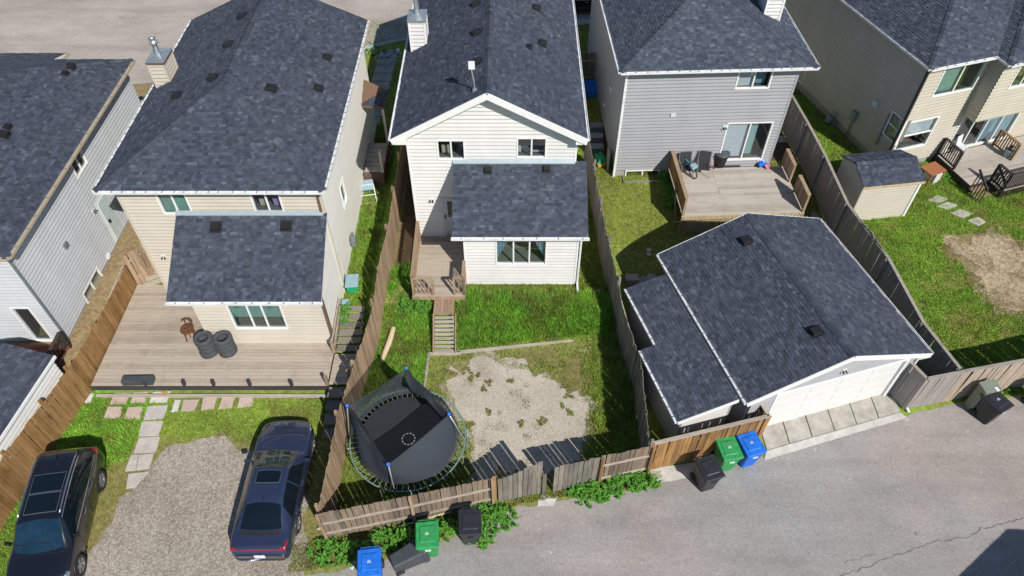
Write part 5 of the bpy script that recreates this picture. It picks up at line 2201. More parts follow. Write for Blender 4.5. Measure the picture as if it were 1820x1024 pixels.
# ---- square deck of the grey house
def deck_d():
    rz = math.radians(2.6)
    z = 1.25
    fl, fr = locD(G(1213, 386, z)), locD(G(1428, 375, z))
    x0, x1, yf = fl.x, fr.x, (fl.y + fr.y) / 2
    D = thing('square_deck', 'square pale wooden deck behind the grey house with toys on it', 'deck', tuple(globD(x0, yf)), rz)
    w, d = x1 - x0, -yf - .03
    n = int(d / .147)
    me = unit_box('deck_grey')
    for k in range(n):
        y = .08 + k * .147
        if k < n * .42 or k % 1:
            parts = [(0, w)]
        else:
            parts = [(0, w * .37), (w * .372, w)]
        if k < 5:
            parts = [(0, w)]
        for a, b in parts:
            inst('deck_board', me, D, ((a + b) / 2, y, z - .03 + random.uniform(-.003, .003)), (0, 0, 0), (b - a, .14, .03))
    m = MB()
    m.box(-.02, w + .02, -.03, .0, z - .22, z - .005)
    m.build('rim_board', MT['wood_pale'], D)
    # lattice skirt at the front: crossing slats
    m = MB()
    for k in range(int(w / .1)):
        x = .05 + k * .1
        m.beam((x, -.035, .25), (x + .3, -.035, 1.02), .035, .012, (0, 1, 0))
        m.beam((x + .3, -.02, .25), (x, -.02, 1.02), .035, .012, (0, 1, 0))
    m.build('skirt_lattice', MT['wood_pale'], D, kind='stuff')
    m = MB()
    for k in range(int(w / .16)):
        x = .05 + k * .16
        m.beam((x, -.05, 1.02), (x + .09, -.05, z - .02), .03, .012, (0, 1, 0))
    m.build('skirt_slats', MT['wood_pale'], D, kind='stuff')
    m = MB()
    m.box(0, w, -.06, -.03, .2, .3)
    m.build('skirt_board', MT['flash'], D)
    railing(D, (.03, .03), (.03, d - .05), z, 1.0, 'deck_wood', .14, .1, .16, balmat='fence_orange', solid=True)
    # brace poles outside the left rail
    m = MB()
    m.beam((-.12, .3, .5), (-.05, 1.6, z + .5), .06, .06)
    m.build('brace', MT['deck_wood'], D)
    ya = locD(G(1392, 312, z + .9)).y - yf
    railing(D, (w - .05, .03), (w - .05, min(d * .45, 1.3)), z, .95, 'deck_wood', .14, .1, .16, balmat='fence', solid=True)
    railing(D, (w - .05, d * .62), (w - .05, d - .1), z, .95, 'deck_wood', .14, .1, .16, balmat='fence', solid=True)
    for x in (0.03, w * .5, w - .05):
        inst('support_post', unit_box('deck_wood'), D, (x, -.02, .3), (0, 0, 0), (.1, .06, .9))
    # concrete walk beside the deck, along the composite fence
    return D, w, d, z


DECK_D = deck_d()
wk = sheet('side_walk', [globD(DECK_D[1] + 2.9, 2.4), globD(DECK_D[1] + 2.95, -5.0), (13.0, 19.6), (13.7, 19.6), (13.6, 23), (13.2, 29), (12.0, 29)], lambda x, y: TZ(x, y) + .03, MT['concrete'])


# ---- deck of the tan house
def deck_e():
    z = 1.2
    fl = locE(G(1716, 322, z))
    x0, yf = fl.x, -2.35
    D = thing('dark_railed_deck', 'weathered deck with dark stained railings at the tan house', 'deck', tuple(globE(x0, yf)), E_RZ)
    w, d = 6.0, 2.3
    me = unit_box('deck_grey')
    for k in range(int(d / .147)):
        inst('deck_board', me, D, (w / 2, .08 + k * .147, z - .03), (0, 0, 0), (w, .14, .03))
    m = MB()
    m.box(0, w, -.03, 0, z - .25, z - .01)
    m.box(-.03, 0, 0, d, z - .25, z - .01)
    m.build('rim_board', MT['rail_dark'], D)
    railing(D, (.05, 1.15), (.05, d - .05), z, .95, 'rail_dark', .12, .045, .12)
    railing(D, (1.05, -.75), (w, -.75), z, .95, 'rail_dark', .12, .04, .14)
    railing(D, (1.05, -.75), (1.05, -.02), z, .95, 'rail_dark', .12, .04, .12)
    for k in range(5):
        inst('deck_board', me, D, ((w + 1) / 2, -.68 + k * .147, z - .03), (0, 0, 0), (w - 1, .14, .03))
    m = MB()
    for k in range(42):
        m.box(1.05 + k * .12, 1.09 + k * .12, -.79, -.76, .8, z)
    m.build('skirt_slats', MT['rail_dark'], D, kind='stuff')
    railing(D, (3.0, d - .25), (3.0, .9), z, .9, 'fence_orange', .12, .05, .12)
    # steps down at the left front corner
    for k in range(3):
        inst('tread', unit_box('deck_wood'), D, (.5, -.15 - k * .27, z - .2 - k * .17), (0, 0, 0), (1.0, .26, .04))
    for x in (0.0, 1.0):
        m = MB()
        m.beam((x, .0, z + .9), (x, -.85, z + .35), .05, .1)
        m.build('stair_rail', MT['rail_dark'], D)
        for k in range(6):
            inst('baluster', unit_box('rail_dark'), D, (x, -.1 - k * .14, z - .35 - k * .03), (0, 0, 0), (.035, .035, 1.05 - k * .06))
    # things on and beside the deck
    p = globE(*locE(G(1659, 300, 1.5)).xy)
    C_ = thing('cabinet', 'low cabinet with a rust brown lid between the shed and dark railing', 'cabinet', (p.x, p.y, .75), E_RZ + .12)
    m = MB()
    m.box(-.45, .45, -.35, .35, .72, .77)
    m.build('lid', MT['brown_lid'], C_)
    m = MB()
    for x in (-.4, .4):
        for y in (-.3, .3):
            m2 = MB()
            m2.box(x - .03, x + .03, y - .03, y + .03, 0, .72)
            m2.build('leg', MT['brown_lid'], C_)
    m = MB()
    m.box(.0, .38, -.3, .3, .05, .6)
    m.build('box', MT['white_thing'], C_)
    g = locE(G(1790, 275, 1.3))
    p = globE(g.x, g.y)
    P_ = thing('blue_pail', 'light blue pail standing on the dark railed deck', 'bucket', (p.x, p.y, z))
    m = MB()
    m.lathe([(.15, 0), (.19, .38), (.2, .4), (.17, .4), (.14, .03)], 14)
    m.build('pail', MT['lightblue'], P_, True)
    m = MB()
    m.lathe([(.16, .34), (.05, .5), (.12, .6), (.0, .62)], 8)
    m.build('plant', MT['brown_trim'], P_)
    g = locE(G(1704, 270, 1.3))
    p = globE(g.x, g.y)
    K = thing('white_chair', 'white plastic chair beside the sliding door of the tan house', 'chair', (p.x, p.y, z), E_RZ + .3)
    m = MB()
    m.box(-.22, .22, -.2, .2, .38, .42)
    m.build('seat', MT['white_thing'], K)
    m = MB()
    m.hexa([(-.22, .17, .42), (.22, .17, .42), (.22, .21, .42), (-.22, .21, .42)], [(-.2, .26, .85), (.2, .26, .85), (.2, .3, .85), (-.2, .3, .85)])
    m.build('backrest', MT['white_thing'], K)
    for x in (-.2, .2):
        for y in (-.18, .18):
            m = MB()
            m.box(x - .02, x + .02, y - .02, y + .02, 0, .38)
            m.build('leg', MT['white_thing'], K)


deck_e()


# ---- red deck and barbecue at the left edge
def deck_a():
    p = G(110, 622, 1.0)
    D = thing('red_deck', 'red stained deck corner with dark rail at the left house', 'deck', (-17.6, 15.6, 0))
    for k in range(8):
        inst('deck_board', unit_box('wood_red'), D, (0, -.45 + k * .147, .95), (0, 0, 0), (2.6, .14, .03))
    railing(D, (1.28, -.5), (1.28, .65), .98, .75, 'rail_dark', .14, .04)
    railing(D, (-1.2, -.52), (1.28, -.52), .98, .75, 'rail_dark', .14, .04)
    q = G(10, 625, 1.9)
    B = thing('barbecue', 'round silver barbecue lid at the left edge on the red deck', 'barbecue', (q.x, q.y - .1, .98))
    m = MB()
    m.lathe([(.34, .75), (.34, .8), (.30, .92), (.18, 1.02), (0.02, 1.05)], 20)
    m.build('lid', MT['galv'], B, True)
    m = MB()
    m.lathe([(.05, .45), (.25, .5), (.34, .7), (.34, .75)], 20)
    m.build('bowl', MT['vent'], B, True)
    for k in range(3):
        a = k * 2.1
        m = MB()
        m.tube([(.2 * math.cos(a), .2 * math.sin(a), .52), (.33 * math.cos(a), .33 * math.sin(a), 0)], .018, 6)
        m.build('leg', MT['galv'], B)


deck_a()

# ------------------------------------------------------------------ paving stones in the lot with the parked cars
SL = {'pink': 'paver_pink', 'grey': 'paver_grey', 'white': 'paver_white'}


def paver(quad_px, col, label):
    P = [G(x, y, .12) for x, y in quad_px]
    c = sum((p for p in P), Vector()) / 4
    c.z = 0.1
    m = MB()
    Q = [p - c for p in P]
    m.hexa([Vector((q.x, q.y, -.03)) for q in Q], [Vector((q.x * .99, q.y * .99, .035 + random.uniform(-.006, .01))) for q in Q])
    o = m.build('paving_stone', MT[SL[col]], None, bevel=.008)
    o.location = c
    tag(o, label, 'paving stone', 'paving stones set in the grass')


PV = [([(195, 719), (224, 719), (232, 698), (204, 698)], 'pink', 'pink paving stone, upper left of the block in the grass'),
      ([(231, 718), (258, 717), (264, 696), (238, 698)], 'pink', 'pink paving stone, upper middle of the block in the grass'),
      ([(265, 716), (297, 715), (303, 695), (272, 697)], 'white', 'white paving stone with an orange scrap, upper right of the block'),
      ([(184, 744), (214, 744), (218, 723), (192, 723)], 'pink', 'pink paving stone, lower left of the block in the grass'),
      ([(220, 746), (250, 745), (255, 723), (228, 724)], 'pink', 'pink paving stone, lower middle of the block in the grass'),
      ([(255, 747), (291, 744), (299, 720), (262, 722)], 'grey', 'grey paving stone, lower right of the block in the grass'),
      ([(246, 776), (282, 775), (291, 748), (252, 749)], 'grey', 'grey paving stone, first of the path below the block'),
      ([(237, 806), (277, 804), (285, 776), (247, 778)], 'grey', 'grey paving stone, second of the path below the block'),
      ([(222, 838), (241, 836), (246, 808), (234, 808)], 'grey', 'narrow grey paving stone on the left of the path end'),
      ([(242, 836), (265, 833), (274, 806), (247, 808)], 'grey', 'wide grey paving stone on the right of the path end'),
      ([(224, 869), (240, 866), (265, 838), (228, 842)], 'grey', 'last angled grey paving stone at the edge of the gravel'),
      ([(304, 733), (316, 731), (322, 711), (311, 711)], 'white', 'narrow pale paving stone starting the row towards the navy car'),
      ([(322, 732), (346, 730), (354, 710), (326, 711)], 'pink', 'pink paving stone, second of the row towards the navy car'),
      ([(357, 729), (381, 727), (386, 706), (361, 708)], 'pink', 'pink paving stone, third of the row towards the navy car'),
      ([(388, 727), (412, 725), (418, 705), (395, 707)], 'pink', 'pink paving stone, fourth of the row towards the navy car'),
      ([(421, 726), (449, 722), (451, 703), (427, 704)], 'pink', 'pink paving stone, last of the row towards the navy car'),
      ([(147, 717), (162, 716), (168, 699), (154, 700)], 'white', 'white paving stone alone beside the orange fence')]
for a in PV:
    paver(*a)
p = G(292, 699, .16)
m = MB()
m.box(-.11, .11, -.06, .06, 0, .02)
o = m.build('scrap', MT['yellow'])
o.location = (p.x, p.y, .145)
tag(o, 'orange scrap lying on a white paving stone', 'scrap')
for i, (px, lab) in enumerate((([(1648, 356), (1668, 361), (1686, 354), (1668, 347)], 'nearest the dark steps'), ([(1664, 367), (1686, 373), (1703, 365), (1683, 359)], 'second from the dark steps'), ([(1688, 379), (1712, 388), (1730, 379), (1706, 372)], 'third from the dark steps'), ([(1719, 392), (1738, 402), (1752, 395), (1738, 386)], 'farthest from the dark steps'))):
    P = [G(x, y, .85) for x, y in px]
    c = sum((q for q in P), Vector()) / 4
    c.z = TZ(c.x, c.y)
    m = MB()
    m.hexa([Vector(((q - c).x, (q - c).y, -.02)) for q in P], [Vector(((q - c).x, (q - c).y, .05)) for q in P])
    o = m.build('stepping_stone', MT['paver_grey'], None, bevel=.008)
    o.location = c
    tag(o, 'square grey stepping stone on the right lawn, ' + lab, 'stepping stone', 'stepping stones by the dark railed deck')


# ------------------------------------------------------------------ cars
def cat_rom(p0, p1, p2, p3, t):
    return 0.5 * ((2 * p1) + (-p0 + p2) * t + (2 * p0 - 5 * p1 + 4 * p2 - p3) * t * t + (-p0 + 3 * p1 - 3 * p2 + p3) * t ** 3)


class CarShape:
    """skin of a car: stations along the length (0 = nose), each with a half profile from sill to centre line"""

    def __init__(self, st):
        self.x = np.array([s[0] for s in st])
        prof = []
        for x, hw, zs, zb, (y4, z4), zc in st:
            # sill, rocker, door, shoulder, roof edge, roof, centre
            prof.append([(hw * .86, zs), (hw * .97, zs + .10), (hw, lerp(zs, zb, .58)), (hw * .965, zb), (y4, z4), (y4 * .55, lerp(z4, zc, .72)), (0, zc)])
        self.p = np.array(prof)

    def at(self, x, v):
        k = int(np.clip(np.searchsorted(self.x, x) - 1, 0, len(self.x) - 2))
        t = (x - self.x[k]) / (self.x[k + 1] - self.x[k])
        g = lambda i: self.p[int(np.clip(i, 0, len(self.x) - 1))]
        # smooth but without overshoot along the length
        a = g(k) * (1 - t) + g(k + 1) * t
        b = cat_rom(g(k - 1), g(k), g(k + 1), g(k + 2), t)
        P = a * .45 + b * .55
        j = int(np.clip(math.floor(v), 0, 5))
        s = v - j
        h = lambda i: P[int(np.clip(i, 0, 6))] if i <= 6 else np.array((-P[12 - i][0], P[12 - i][1]))
        A = P[j] * (1 - s) + P[j + 1] * s
        B = cat_rom(h(j - 1), h(j), h(j + 1), h(j + 2), s)
        q = A * .4 + B * .6
        return float(q[0]), float(q[1])


def car(name, label, st, spec, paint, loc, rz, cat='car', plate=True):
    S = CarShape(st)
    LN = st[-1][0]
    R = thing(name, label, cat, loc, rz)
    # local frame: y forward, nose at y = LN/2
    Y = lambda x: LN / 2 - x
    nx, nv = 110, 30
    xs = np.linspace(0, LN, nx)
    vs_ = np.linspace(0, 6, nv)
    wr = spec['wr']
    axles = spec['axles']
    m = MB()
    idx = {}
    for sgn in (1, -1):
        for i, x in enumerate(xs):
            for j, v in enumerate(vs_):
                y, z = S.at(x, v)
                idx[sgn, i, j] = len(m.v)
                m.v.append((sgn * y, Y(x), z))
    for sgn in (1, -1):
        for i in range(nx - 1):
            for j in range(nv - 1):
                q = [idx[sgn, i, j], idx[sgn, i + 1, j], idx[sgn, i + 1, j + 1], idx[sgn, i, j + 1]]
                c = sum((Vector(m.v[k]) for k in q), Vector()) / 4
                if vs_[j] < 3 and any((c.y - Y(ax)) ** 2 + (c.z - wr) ** 2 < (wr + .055) ** 2 for ax in axles):
                    continue
                m.f.append(tuple(q) if sgn > 0 else tuple(q[::-1]))
                m.c.append(None)
    # nose and tail, and the floor
    for i, flip in ((0, 1), (nx - 1, 0)):
        ring = [idx[1, i, j] for j in range(nv)] + [idx[-1, i, j] for j in range(nv - 2, -1, -1)]
        m.f.append(tuple(ring[::-1] if flip else ring))
        m.c.append(None)
    body = m.build('body', paint, R, True)
    m = MB()
    m.box(-.72, .72, -LN / 2 + .2, LN / 2 - .2, .17, .5)
    m.build('underbody', MT['black'], R)

    def patch(name, x0, x1, x0b, x1b, v0, v1, mat, off=.006, n=(14, 8), both=True, parent=None, one=None):
        """piece of skin between stations x0..x1 (at v0) and x0b..x1b (at v1), lifted by off"""
        obs = []
        for sgn in ((1, -1) if one is None else (one,)):
            mm = MB()
            g = {}
            for a in range(n[0] + 1):
                for b in range(n[1] + 1):
                    t, s_ = a / n[0], b / n[1]
                    v = lerp(v0, v1, s_)
                    x = lerp(lerp(x0, x0b, s_), lerp(x1, x1b, s_), t)
                    y, z = S.at(x, v)
                    y2, z2 = S.at(x, min(6, v + .05))
                    y1, z1 = S.at(x, max(0, v - .05))
                    x2 = S.at(min(LN, x + .03), v)
                    xm = S.at(max(0, x - .03), v)
                    tv = Vector((y2 - y1, 0, z2 - z1))
                    tu = Vector((x2[0] - xm[0], -.06, x2[1] - xm[1]))
                    nn = tv.cross(tu)
                    if nn.length > 1e-6:
                        nn.normalize()
                    if nn.dot(Vector((y, 0, z - .5))) < 0:
                        nn = -nn
                    p = Vector((y, Y(x), z)) + nn * off
                    g[a, b] = len(mm.v)
                    mm.v.append((sgn * p.x, p.y, p.z))
            for a in range(n[0]):
                for b in range(n[1]):
                    q = (g[a, b], g[a + 1, b], g[a + 1, b + 1], g[a, b + 1])
                    mm.f.append(q if sgn > 0 else q[::-1])
                    mm.c.append(None)
            obs.append(mm.build(name, mat, parent or R, True))
        return obs

    def across(name, x0, x1, x0b, x1b, v0, mat, off=.006, n=(14, 8), parent=None):
        """piece spanning both sides over the centre line"""
        mm = MB()
        g = {}
        nb = n[1] * 2
        for a in range(n[0] + 1):
            for b in range(nb + 1):
                s_ = abs(b / nb * 2 - 1)
                sgn = 1 if b < nb / 2 else -1
                v = lerp(6, v0, s_)
                t = a / n[0]
                x = lerp(lerp(x0b, x0, s_ * s_), lerp(x1b, x1, s_ * s_), t)
                y, z = S.at(x, v)
                xa, xb = S.at(min(LN, x + .03), v)[1], S.at(max(0, x - .03), v)[1]
                nn = Vector((0, (xa - xb), .06)).normalized()
                p = Vector((sgn * y, Y(x), z)) + nn * off
                g[a, b] = len(mm.v)
                mm.v.append(tuple(p))
        for a in range(n[0]):
            for b in range(nb):
                mm.f.append((g[a, b], g[a, b + 1], g[a + 1, b + 1], g[a + 1, b]))
                mm.c.append(None)
        return mm.build(name, mat, parent or R, True)
    gl = MT['car_glass']
    sp = spec
    across('windshield', *sp['ws'], MT[sp.get('ws_mat', 'car_glass')])
    across('rear_window', *sp['rw'], gl)
    for a in sp['side']:
        patch('side_window', *a, 3.08, 3.92, gl)
    for a in sp.get('trim', ()):
        patch('window_trim', *a, MT['chrome'], .008, (14, 1))
    if 'roof_glass' in sp:
        for a in sp['roof_glass']:
            across('sunroof_trim', a[0] - .02, a[1] + .02, a[2] - .02, a[3] + .02, a[4] - .05, MT['rim'], .004)
            across('sunroof', *a, gl, .010)
    # lamps
    for a in sp['tail']:
        patch('tail_light', *a, MT['red_lamp'], .008)
    for a in sp['head']:
        patch('headlight', *a, MT['chrome'], .008)
    if sp.get('strip'):
        across('rear_deck_strip', *sp['strip'], MT['black'], .005, (3, 10))
    if sp.get('bar'):
        across('light_bar', *sp['bar'], MT['red_lamp'], .007, (2, 10))
    # seams of doors, bonnet and boot: thin dark lines
    for x, v0, v1 in sp['seams']:
        patch('door_seam', x, x + .012, x, x + .012, v0, v1, MT['black'], .003, (1, 8))
    for x, v0 in sp['cross']:
        across('panel_seam', x, x + .012, x, x + .012, v0, MT['black'], .003, (1, 8))
    # handles, mirrors
    for x in sp['handles']:
        y, z = S.at(x, 2.72)
        for s in (1, -1):
            mm = MB()
            mm.box(s * (y - .01), s * (y + .035), Y(x) - .11, Y(x) + .11, z - .018, z + .018)
            mm.build('door_handle', MT[sp.get('handle_mat', 'chrome')], R, bevel=.01)
    x = sp['mirror']
    y, z = S.at(x, 3.15)
    for s in (1, -1):
        mm = MB()
        mm.hexa([(s * (y + .02), Y(x) - .05, z - .02), (s * (y + .22), Y(x) - .07, z - .02), (s * (y + .22), Y(x) + .03, z - .02), (s * (y + .02), Y(x) + .07, z - .02)][::s],
                [(s * (y + .02), Y(x) - .04, z + .12), (s * (y + .2), Y(x) - .06, z + .13), (s * (y + .2), Y(x) + .02, z + .13), (s * (y + .02), Y(x) + .05, z + .12)][::s])
        mm.build('mirror', paint, R, bevel=.025)
    # wheels
    for ax in axles:
        for s in (1, -1):
            xo = s * (spec['track'])
            W_ = bpy.data.objects.new('wheel', None)
            COL.objects.link(W_)
            W_.parent = R
            W_.location = (xo, Y(ax), wr)
            W_.rotation_euler = (0, 0, 0 if s > 0 else PI)
            mm = MB()
            w = .1
            mm.lathe([(wr * .66, -w), (wr * .93, -w), (wr, -w * .7), (wr, w * .7), (wr * .93, w), (wr * .66, w), (wr * .64, w * .6), (wr * .64, -w)], 32, axis='x', cap=False)
            mm.build('tyre', MT['rubber'], W_, True)
            mm = MB()
            mm.lathe([(wr * .67, w * .9), (wr * .64, w * .75), (wr * .6, -w * .4)], 28, axis='x', cap=False)
            for k in range(10):
                a = k * PI / 5 + (.12 if k % 2 else -.12)
                c, d = math.cos(a), math.sin(a)
                mm.beam((w * .6, c * wr * .08, d * wr * .08), (w * .72, c * wr * .64, d * wr * .64), .032, .03, (1, 0, 0))
            mm.lathe([(wr * .16, w * .4), (wr * .16, w * .72), (wr * .05, w * .76)], 14, axis='x')
            mm.build('rim', MT['rim'], W_)
            mm = MB()
            mm.lathe([(wr * .62, -w * .45), (wr * .62, -w * .4)], 20, axis='x')
            mm.build('brake_disc', MT['black'], W_)
        for s in (1, -1):
            y, z = S.at(ax, 2.0)
            mm = MB()
            pts = [(s * (y - .01), Y(ax) + (wr + .05) * math.cos(a), wr + (wr + .05) * math.sin(a)) for a in np.linspace(-.15, PI + .15, 18)]
            mm.tube(pts, .022, 6)
            mm.build('wheel_arch', MT['black'] if sp.get('cladding') else paint, R, True)
    if plate:
        mm = MB()
        mm.box(-.16, .16, Y(LN) - .02, Y(LN) + .05, sp['plate_z'] - .08, sp['plate_z'] + .08)
        mm.build('number_plate', MT['plate'], R)
    if sp.get('rails'):
        for s in (1, -1):
            pts = []
            for x in np.linspace(sp['rails'][0], sp['rails'][1], 10):
                y, z = S.at(x, 4.15)
                pts.append((s * y, Y(x), z + .05))
            mm = MB()
            mm.tube(pts, .022, 6)
            mm.build('roof_rail', MT['chrome'], R, True)
    if sp.get('fin'):
        x = sp['fin']
        z = S.at(x, 6)[1]
        mm = MB()
        mm.mesh([(-.02, Y(x) + .1, z), (.02, Y(x) + .1, z), (.025, Y(x) - .1, z), (-.025, Y(x) - .1, z), (0, Y(x) - .1, z + .09)], [(0, 1, 4), (1, 2, 4), (2, 3, 4), (3, 0, 4)])
        mm.build('antenna_fin', paint, R)
    # wipers
    for s in (-.35, .25):
        mm = MB()
        x = sp['ws'][0] + .06
        z = S.at(x, 5.3)[1]
        mm.beam((s, Y(x) + .0, z + .03), (s + .42, Y(x) - .08, z + .06), .02, .015)
        mm.build('wiper', MT['black'], R)
    return R, S, Y


SEDAN = [(0.0, .50, .30, .52, (.36, .56), .58), (0.10, .72, .24, .60, (.52, .655), .68), (0.35, .85, .21, .68, (.60, .745), .79), (0.8, .905, .20, .79, (.66, .855), .905),
         (1.25, .915, .20, .85, (.70, .925), .975), (1.42, .915, .20, .865, (.70, .965), 1.02), (1.85, .915, .20, .885, (.63, 1.20), 1.25), (2.25, .915, .20, .90, (.565, 1.365), 1.41),
         (2.75, .915, .20, .91, (.55, 1.385), 1.435), (3.25, .915, .20, .925, (.555, 1.345), 1.40), (3.7, .91, .21, .945, (.60, 1.21), 1.28), (4.1, .905, .22, .965, (.66, 1.06), 1.10),
         (4.35, .89, .24, .975, (.68, 1.03), 1.06), (4.6, .86, .27, .97, (.66, 1.01), 1.035), (4.69, .82, .29, .90, (.64, .93), .95), (4.74, .76, .30, .62, (.62, .65), .66)]
SEDAN_SPEC = dict(wr=.325, axles=(.86, 3.58), track=.80, ws=(1.5, 2.12, 1.36, 2.2, 4.12), rw=(3.42, 4.06, 3.36, 4.12, 4.12), strip=(4.08, 4.2, 4.15, 4.28, 4.2), ws_mat='car_glass_green',
                  side=[(1.75, 2.6, 2.14, 2.62), (2.68, 3.72, 2.68, 3.45)], trim=[(1.62, 3.86, 1.62, 3.86, 3.0, 3.06)],
                  roof_glass=[(2.34, 2.72, 2.32, 2.74, 4.75)], tail=[(4.36, 4.66, 4.44, 4.68, 2.95, 3.35), (4.58, 4.68, 4.64, 4.69, 3.35, 4.0)], head=[(.12, .55, .2, .5, 2.75, 3.35)], bar=(4.665, 4.685, 4.665, 4.685, 4.0),
                  seams=[(1.5, .8, 3.0), (2.64, .8, 3.0), (3.55, 1.6, 3.0)], cross=[(1.3, 3.6), (4.2, 4.3)], handles=(2.45, 3.4), handle_mat='chrome', mirror=1.72, plate_z=.62, fin=3.2)
SUV = [(0.0, .55, .32, .62, (.42, .74), .78), (0.10, .76, .26, .78, (.55, .88), .92), (0.4, .89, .24, .90, (.66, .985), 1.02), (0.75, .925, .23, .98, (.70, 1.05), 1.09),
       (1.0, .93, .23, 1.02, (.73, 1.10), 1.14), (1.15, .93, .23, 1.03, (.73, 1.15), 1.19), (1.55, .93, .23, 1.05, (.68, 1.40), 1.44), (1.9, .93, .23, 1.06, (.635, 1.60), 1.64),
       (2.6, .93, .23, 1.07, (.63, 1.65), 1.69), (3.4, .93, .23, 1.09, (.63, 1.65), 1.69), (3.9, .925, .24, 1.11, (.635, 1.61), 1.65), (4.2, .915, .25, 1.12, (.645, 1.55), 1.58),
       (4.4, .90, .27, 1.11, (.66, 1.33), 1.36), (4.54, .87, .28, 1.05, (.66, 1.08), 1.10), (4.60, .82, .30, .75, (.64, .80), .82)]
SUV_SPEC = dict(wr=.36, axles=(.87, 3.68), track=.815, ws=(1.2, 1.82, 1.07, 1.9, 4.1), rw=(4.24, 4.48, 4.24, 4.5, 4.25),
                side=[(1.52, 2.5, 1.86, 2.52), (2.58, 3.4, 2.63, 3.38), (3.46, 4.1, 3.44, 3.85)], trim=[(1.45, 4.2, 1.45, 4.2, 3.0, 3.05), (1.9, 3.95, 1.9, 3.95, 3.95, 4.0)],
                roof_glass=[(2.1, 2.7, 2.1, 2.7, 4.6), (2.76, 3.36, 2.76, 3.36, 4.6)], tail=[(4.3, 4.56, 4.36, 4.58, 2.6, 3.5)], head=[(.12, .5, .2, .5, 2.7, 3.3)],
                seams=[(1.55, .8, 3.0), (2.59, .8, 3.0), (3.43, 1.6, 3.0)], cross=[(1.03, 3.6)], handles=(2.35, 3.25), handle_mat='chrome', mirror=1.5, plate_z=.8, rails=(2.0, 4.05), ws_mat='car_glass_sky', fin=3.95, cladding=True)
car('sedan', 'dark navy sedan parked on the gravel seen from behind', SEDAN, SEDAN_SPEC, MT['paint_navy'], (-7.60, 10.86, .105), math.radians(0.6))
car('suv', 'black sport utility vehicle at lower left with its nose out of frame', SUV, SUV_SPEC, MT['paint_black'], (-14.1, 9.6, .105), math.radians(180 + 8.5))
car('sedan', 'black car on the far street seen between the houses', SEDAN, dict(SEDAN_SPEC), MT['paint_black'], (4.4, 41.6, .83), math.radians(-88), plate=False)


# ------------------------------------------------------------------ wheeled bins
def bin_cart(label, mat, loc, rz, tilt=(0, 0), lidmark=True, w=.70, name='wheelie_bin'):
    """wheeled bin; the lid's hinge and wheels are at +y"""
    B = thing(name, label, 'bin', loc, rz, 'wheeled bins along the alley')
    B.rotation_euler = (tilt[0], tilt[1], rz)
    h = 1.02
    wb, db, wt, dt = w * .72, .55, w * .9, .74
    m = MB()
    lev = [(0.02, wb, db, 0), (.12, wb * 1.02, db * 1.02, 0), (.6, lerp(wb, wt, .6), lerp(db, dt, .6), .0), (h - .1, wt, dt, 0), (h - .09, wt + .05, dt + .05, 0), (h, wt + .05, dt + .05, 0)]
    n = 12
    rings = []
    for z, a, b, oy in lev:
        r = []
        rr = .07
        for cx, cy, a0 in ((a / 2 - rr, b / 2 - rr, 0), (-a / 2 + rr, b / 2 - rr, PI / 2), (-a / 2 + rr, -b / 2 + rr, PI), (a / 2 - rr, -b / 2 + rr, 1.5 * PI)):
            for k in range(4):
                t = a0 + k * PI / 6
                r.append((cx + rr * math.cos(t), cy + rr * math.sin(t) + oy, z))
        rings.append(r)
    k = len(rings[0])
    for r in rings:
        m.v += r
    for i in range(len(rings) - 1):
        for j in range(k):
            m.f.append((i * k + j, i * k + (j + 1) % k, (i + 1) * k + (j + 1) % k, (i + 1) * k + j))
            m.c.append(None)
    m.f.append(tuple(range(k - 1, -1, -1)))
    m.c.append(None)
    m.build('body', MT[mat], B, bevel=.008)
    m = MB()
    a, b = wt + .09, dt + .1
    # lid: domed, slightly forward-sloping with a raised panel
    m.hexa([(-a / 2, -b / 2, h), (a / 2, -b / 2, h), (a / 2, b / 2, h), (-a / 2, b / 2, h)], [(-a / 2 + .02, -b / 2 + .02, h + .05), (a / 2 - .02, -b / 2 + .02, h + .05), (a / 2 - .03, b / 2 - .02, h + .09), (-a / 2 + .03, b / 2 - .02, h + .09)])
    lid = m.build('lid', MT[mat], B, bevel=.02)
    m = MB()
    m.hexa([(-a * .33, -b * .30, h + .055), (a * .33, -b * .30, h + .055), (a * .33, b * .32, h + .075), (-a * .33, b * .32, h + .075)], [(-a * .30, -b * .27, h + .085), (a * .30, -b * .27, h + .085), (a * .30, b * .29, h + .112), (-a * .30, b * .29, h + .112)])
    m.build('lid_panel', MT[mat], lid, bevel=.015)
    m = MB()
    m.tube([(-a * .36, b / 2 + .06, h - .01), (a * .36, b / 2 + .06, h - .01)], .022, 8)
    for x in (-a * .33, 0, a * .33):
        m.beam((x, b / 2 - .06, h + .04), (x, b / 2 + .07, h - .01), .07, .04)
    m.build('handle', MT[mat], B)
    for s in (-1, 1):
        m = MB()
        m.lathe([(.02, -.03), (.13, -.03), (.14, 0), (.13, .03), (.02, .03)], 16, (s * (wb / 2 + .03), db / 2 + .02, .14), axis='x')
        m.build('wheel', MT['rubber'], B, True)
    m = MB()
    m.box(-.09, .09, -dt / 2 - .03, -dt / 2 + .02, h - .24, h - .21)
    m.build('grip_bar', MT['white_thing'] if lidmark else MT[mat], B)
    if lidmark:
        m = MB()
        for q in range(3):
            m.box(-.06 + .012 * q, .06 - .01 * q, -.02 + q * .03, -.008 + q * .03, h + .10 + q * .002, h + .106 + q * .002)
        m.build('lid_print', MT['mat_print'], lid)
    return B


